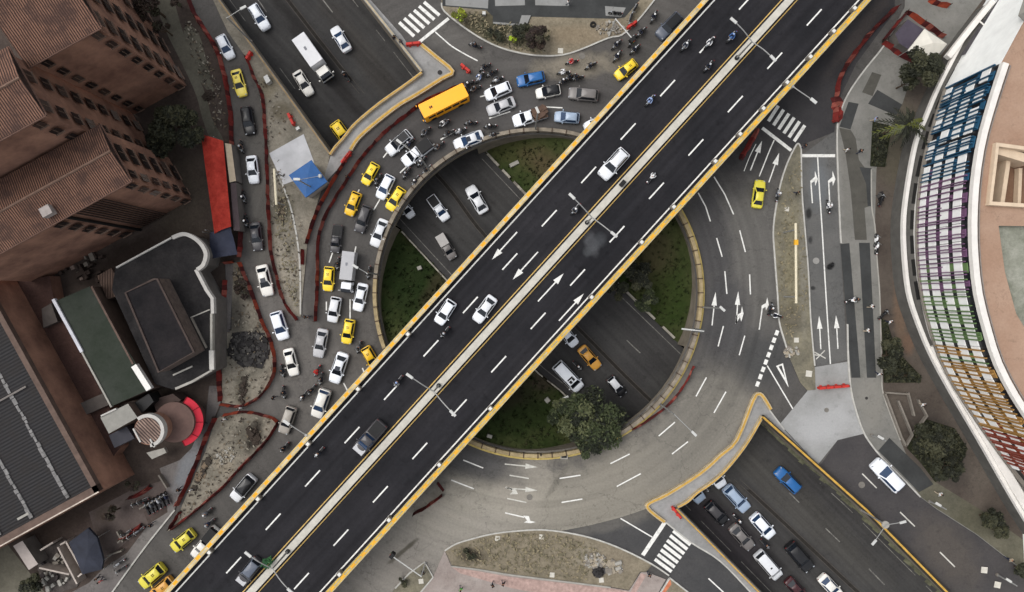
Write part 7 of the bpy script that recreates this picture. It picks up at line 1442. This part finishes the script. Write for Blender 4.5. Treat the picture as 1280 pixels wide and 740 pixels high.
T(772, 69.5, -.65, .8, 'directly above the yellow taxi at the top', 'black', 'black', 'white'); T(771, 55, -.75, .65, 'nearest the kerb below the bent mast', 'black', 'black', 'silver'); T(794, 61, -.75, .65, 'between the bent mast and the flyover', 'black', 'black', 'silver'); T(802, 39.5, -.75, .65, 'right of the red barrier by the bent mast', 'black', 'black', 'black'); T(790.5, 50, -.5, .8, 'under the signal head of the bent mast', 'black', 'black', 'black'); T(817.8, 20, -.5, .85, 'left of the slate grey car at the top', 'black', 'black', 'white')
T(769.5, 15, -1, -.1, 'standing on the plaza slab at the top', 'black', rider=False, zz=.14); T(788.5, 24, -.3, .9, 'standing at the kerb above the red barrier at the top', 'black', rider=False, zz=.14); T(793.5, 11, -.5, .8, 'standing on the plaza corner at the very top', 'black', rider=False, zz=.14)
T(396, 464, -.45, .9, 'left of the sunroof saloon on the left ring', 'red', 'red', 'red'); T(401, 474, -.2, 1, 'following close below the red motorcycle', 'black', 'black', 'grey'); T(352.4, 464, .2, 1, 'left of the white saloon at the bottom of the left street', 'black', 'black', 'black'); T(354.3, 491, .1, 1, 'crossing the junction above the grey beige car', 'black', 'black', 'black')
T(389, 488, -.6, .8, 'upper of two left of the white car at the lower left ring', 'black', 'black', 'black'); T(379, 495.5, -.6, .8, 'lower of two left of the white car at the lower left ring', 'black', 'black', 'white'); T(448.5, 434.5, -.3, .9, 'between the bright yellow taxi and the ochre taxi', 'black', 'grey', 'black'); T(354.7, 560, -.65, .75, 'below the grey beige car beside the flyover', 'black', 'black', 'black')
T(257.5, 642, -.7, .65, 'upper of two above the black bedded pickup', 'black', 'grey', 'white'); T(260.5, 655, -.75, .6, 'lower of two above the black bedded pickup', 'black', 'navy', 'silver')
PK = ['first from the left in the parked row at the lower left yard', 'second from the left in the parked row at the lower left yard', 'third from the left in the parked row at the lower left yard', 'fourth from the left in the parked row at the lower left yard', 'fifth from the left in the parked row at the lower left yard', 'last on the right in the parked row at the lower left yard']
for k, s in enumerate(PK): T(183 + 4.7 * k, 636.5 - 2.6 * k, -.4, -.9, s, ('black', 'grey', 'black', 'silver', 'black', 'navy')[k], rider=False, zz=.14)
T(176, 627, -.9, .3, 'parked along the yard wall behind the parked row', 'black', rider=False, zz=.14); T(156, 668, -.85, .5, 'parked at the left end of the lower netting strip', 'black', rider=False, zz=.14); T(172, 664.5, -.85, .5, 'parked at the right end of the lower netting strip', 'grey', rider=False, zz=.14)
T(169.5, 630.6, -1, .2, 'parked crosswise at the left end of the parked row', 'black', rider=False, zz=.14); T(163, 670, -.85, .5, 'parked along the netting strip by the blue roofed stall', 'black', rider=False, zz=.14); T(147.5, 705, -.8, .5, 'upper of two parked on the pavement below the blue roofed stall', 'silver', rider=False, zz=.14); T(149.5, 713, -.8, .5, 'lower of two parked on the pavement below the blue roofed stall', 'black', rider=False, zz=.14)
T(857.5, 56, -.7, .75, 'nearest the left parapet high on the flyover', 'grey', 'grey', 'white', lv='f'); T(887.5, 52.5, -.68, .74, 'astride the lane dash high on the flyover', 'white', 'white', 'black', lv='f'); T(915.5, 45, -.68, .74, 'in blue under the topmost flyover lamp arm', 'blue', 'blue', 'lblue', lv='f'); T(886.5, 82, -.7, .73, 'closest to the median high on the flyover', 'black', 'black', 'silver', lv='f')
T(813, 125, -.68, .74, 'alone in the upper middle of the flyover', 'lblue', 'lblue', 'lblue', lv='f'); T(719.5, 261.5, -.68, .74, 'beside the middle double lamp on the flyover', 'black', 'green' if False else 'grey', 'white', lv='f'); T(555.5, 416, -.68, .74, 'below the white hatchback on the flyover', 'black', 'black', 'silver', lv='f'); T(497, 477, -.68, .74, 'by the left lane dash at the third double lamp on the flyover', 'black', 'black', 'lblue', lv='f'); T(398, 566.5, -.7, .7, 'near the left parapet below the dark grey pickup on the flyover', 'black', 'black', 'white', lv='f')
T(815, 221, .68, -.74, 'alone in the right carriageway of the flyover', 'white', 'white', 'white', lv='f')
T(722.5, 457.5, .7, .72, 'beside the amber taxi in the pit', 'black', 'black', 'white', lv='s'); T(922.8, 649.5, .65, .75, 'between the light blue estate and the grey saloon', 'white', 'black', 'white', lv='s'); T(957.5, 681, .65, .75, 'between the white van and the white car in the sunken road', 'black', 'black', 'grey', lv='s'); T(882, 610, .65, .75, 'emerging under the island barrier between two cars', 'black', 'black', 'grey', lv='s')
T(431, 94, -.5, -.85, 'near the median of the upper left sunken road', 'black', 'black', 'black', lv='s')
T(1036.8, 257.5, -.1, -1, 'alone on the two lane street by the turn arrow', 'white', 'white', 'white'); T(964, 385.7, .3, -.9, 'on the turn arrow beside the dusty island', 'black', 'black', 'white'); T(970, 394.6, -.9, -.2, 'at the kerb of the dusty island', 'black', 'white', 'black')
T(1097, 300, .1, -1, 'parked upper by the driveway edge east of the dark strips', 'white', rider=False, zz=.14); T(1097.7, 309, .1, -1, 'parked lower by the driveway edge east of the dark strips', 'white', rider=False, zz=.14); T(1106, 393, .6, -.6, 'parked at the top of the right planter', 'black', rider=False, zz=.14); T(1103, 249, .3, -.9, 'parked dark beside the bin bags on the driveway edge', 'black', rider=False, zz=.14)
T(1066, 375, .95, -.3, 'ridden over the left dark strip of the plaza', 'white', 'white', 'black', zz=.15)
T(973, 243, .2, -1, 'standing at the left kerb of the dusty island', 'silver', 'grey', 'white', zz=.14)
W = walker
W(381.5, 396, -.8, .1, 'left person of two walking across the lane end between the nettings', 'black', z=.02); W(386, 396.5, -.8, .2, 'right person of two walking across the lane end between the nettings', 'grey', z=.02); W(342, 497, .9, .1, 'person in black standing just outside the curved netting near the rubble island', 'black', z=.02)
W(300, 510, .2, 1, 'person in white shirt between the two dirt islands', 'white'); W(280, 524, .2, 1, 'person in white at the corner of the lower dirt island', 'white'); W(254, 529, .5, .8, 'person in black on the pavement right of the red round awning', 'black'); W(189, 656, .8, -.5, 'person in black walking on the pavement below the parked row', 'black'); W(224, 612, .6, -.8, 'person in black walking beside the netting of the lower dirt island', 'black'); W(238, 613, .5, .8, 'person in a white shirt inside the lower dirt island netting', 'white'); W(122.5, 722, .4, .9, 'person in dark clothes in front of the blue roofed stall', 'black'); W(126, 726, .4, .9, 'person in a pink shirt in front of the blue roofed stall', 'pink')
W(434, 221, -.6, -.7, 'person in black stepping over between the two netting fences by the blue booth', 'black', z=.02); W(493, 47, .6, .7, 'left person of two waiting by the upper zebra crossing', 'black'); W(501, 52, .4, .8, 'right person of two waiting by the upper zebra crossing', 'grey')
W(710, 3, .7, .3, 'person in a white shirt on the plaza at the top edge', 'white'); W(996.5, 240.5, .3, .9, 'person in dark clothes in the middle of the dusty island', 'black'); W(1006, 182, -.8, .2, 'person in black at the tip of the dusty island by the stop line', 'black', z=.02); W(1075, 189, .8, -.3, 'person in black crossing the dark plaza paving near the planter', 'black', z=.15); W(1059, 187, .2, .9, 'person in a white top on the upper dark plaza paving', 'white', 'beige', z=.15); W(1093, 149, .6, .4, 'person in light blue at the corner of the palm planter', 'lblue', 'beige')
W(1084, 413, .9, 0, 'person in white on the right dark strip lower half', 'white', 'beige', z=.15); W(1089, 383, .9, 0, 'person in white just right of the dark strips', 'white', 'beige'); W(1071, 374, .9, -.3, 'person in black walking ahead of the white motorcycle on the plaza strips', 'black', z=.15); W(1112, 402, .5, .8, 'person in white by the parked motorcycle at the top of the right planter', 'white'); W(1099, 467, .2, .9, 'person in black and white at the lower end of the plaza strips', 'white')
W(616, 731, -.5, .7, 'left person of two in dark clothes on the pinkish pavement at the bottom', 'black'); W(629, 729, .5, .7, 'right person of two in dark clothes on the pinkish pavement at the bottom', 'black'); W(576, 736, .3, .8, 'person in a bright green vest on the bottom pavement', 'green'); W(529, 715, .6, -.7, 'person in black on the kerbed corner under the traffic light mast', 'black'); W(811.5, 718, .3, .9, 'person in black waiting at the lower zebra crossing', 'black'); W(1174, 617, .6, .8, 'person in black and white on the verge by the right side road', 'white', 'beige'); W(1262, 699, .6, .8, 'person in a light shirt near the curved building at lower right', 'beige'); W(1153, 505, .3, .9, 'person in white walking on the driveway by the ramp walls', 'white', 'beige')
W(1017, 40, .4, .8, 'x', 'black') if False else None
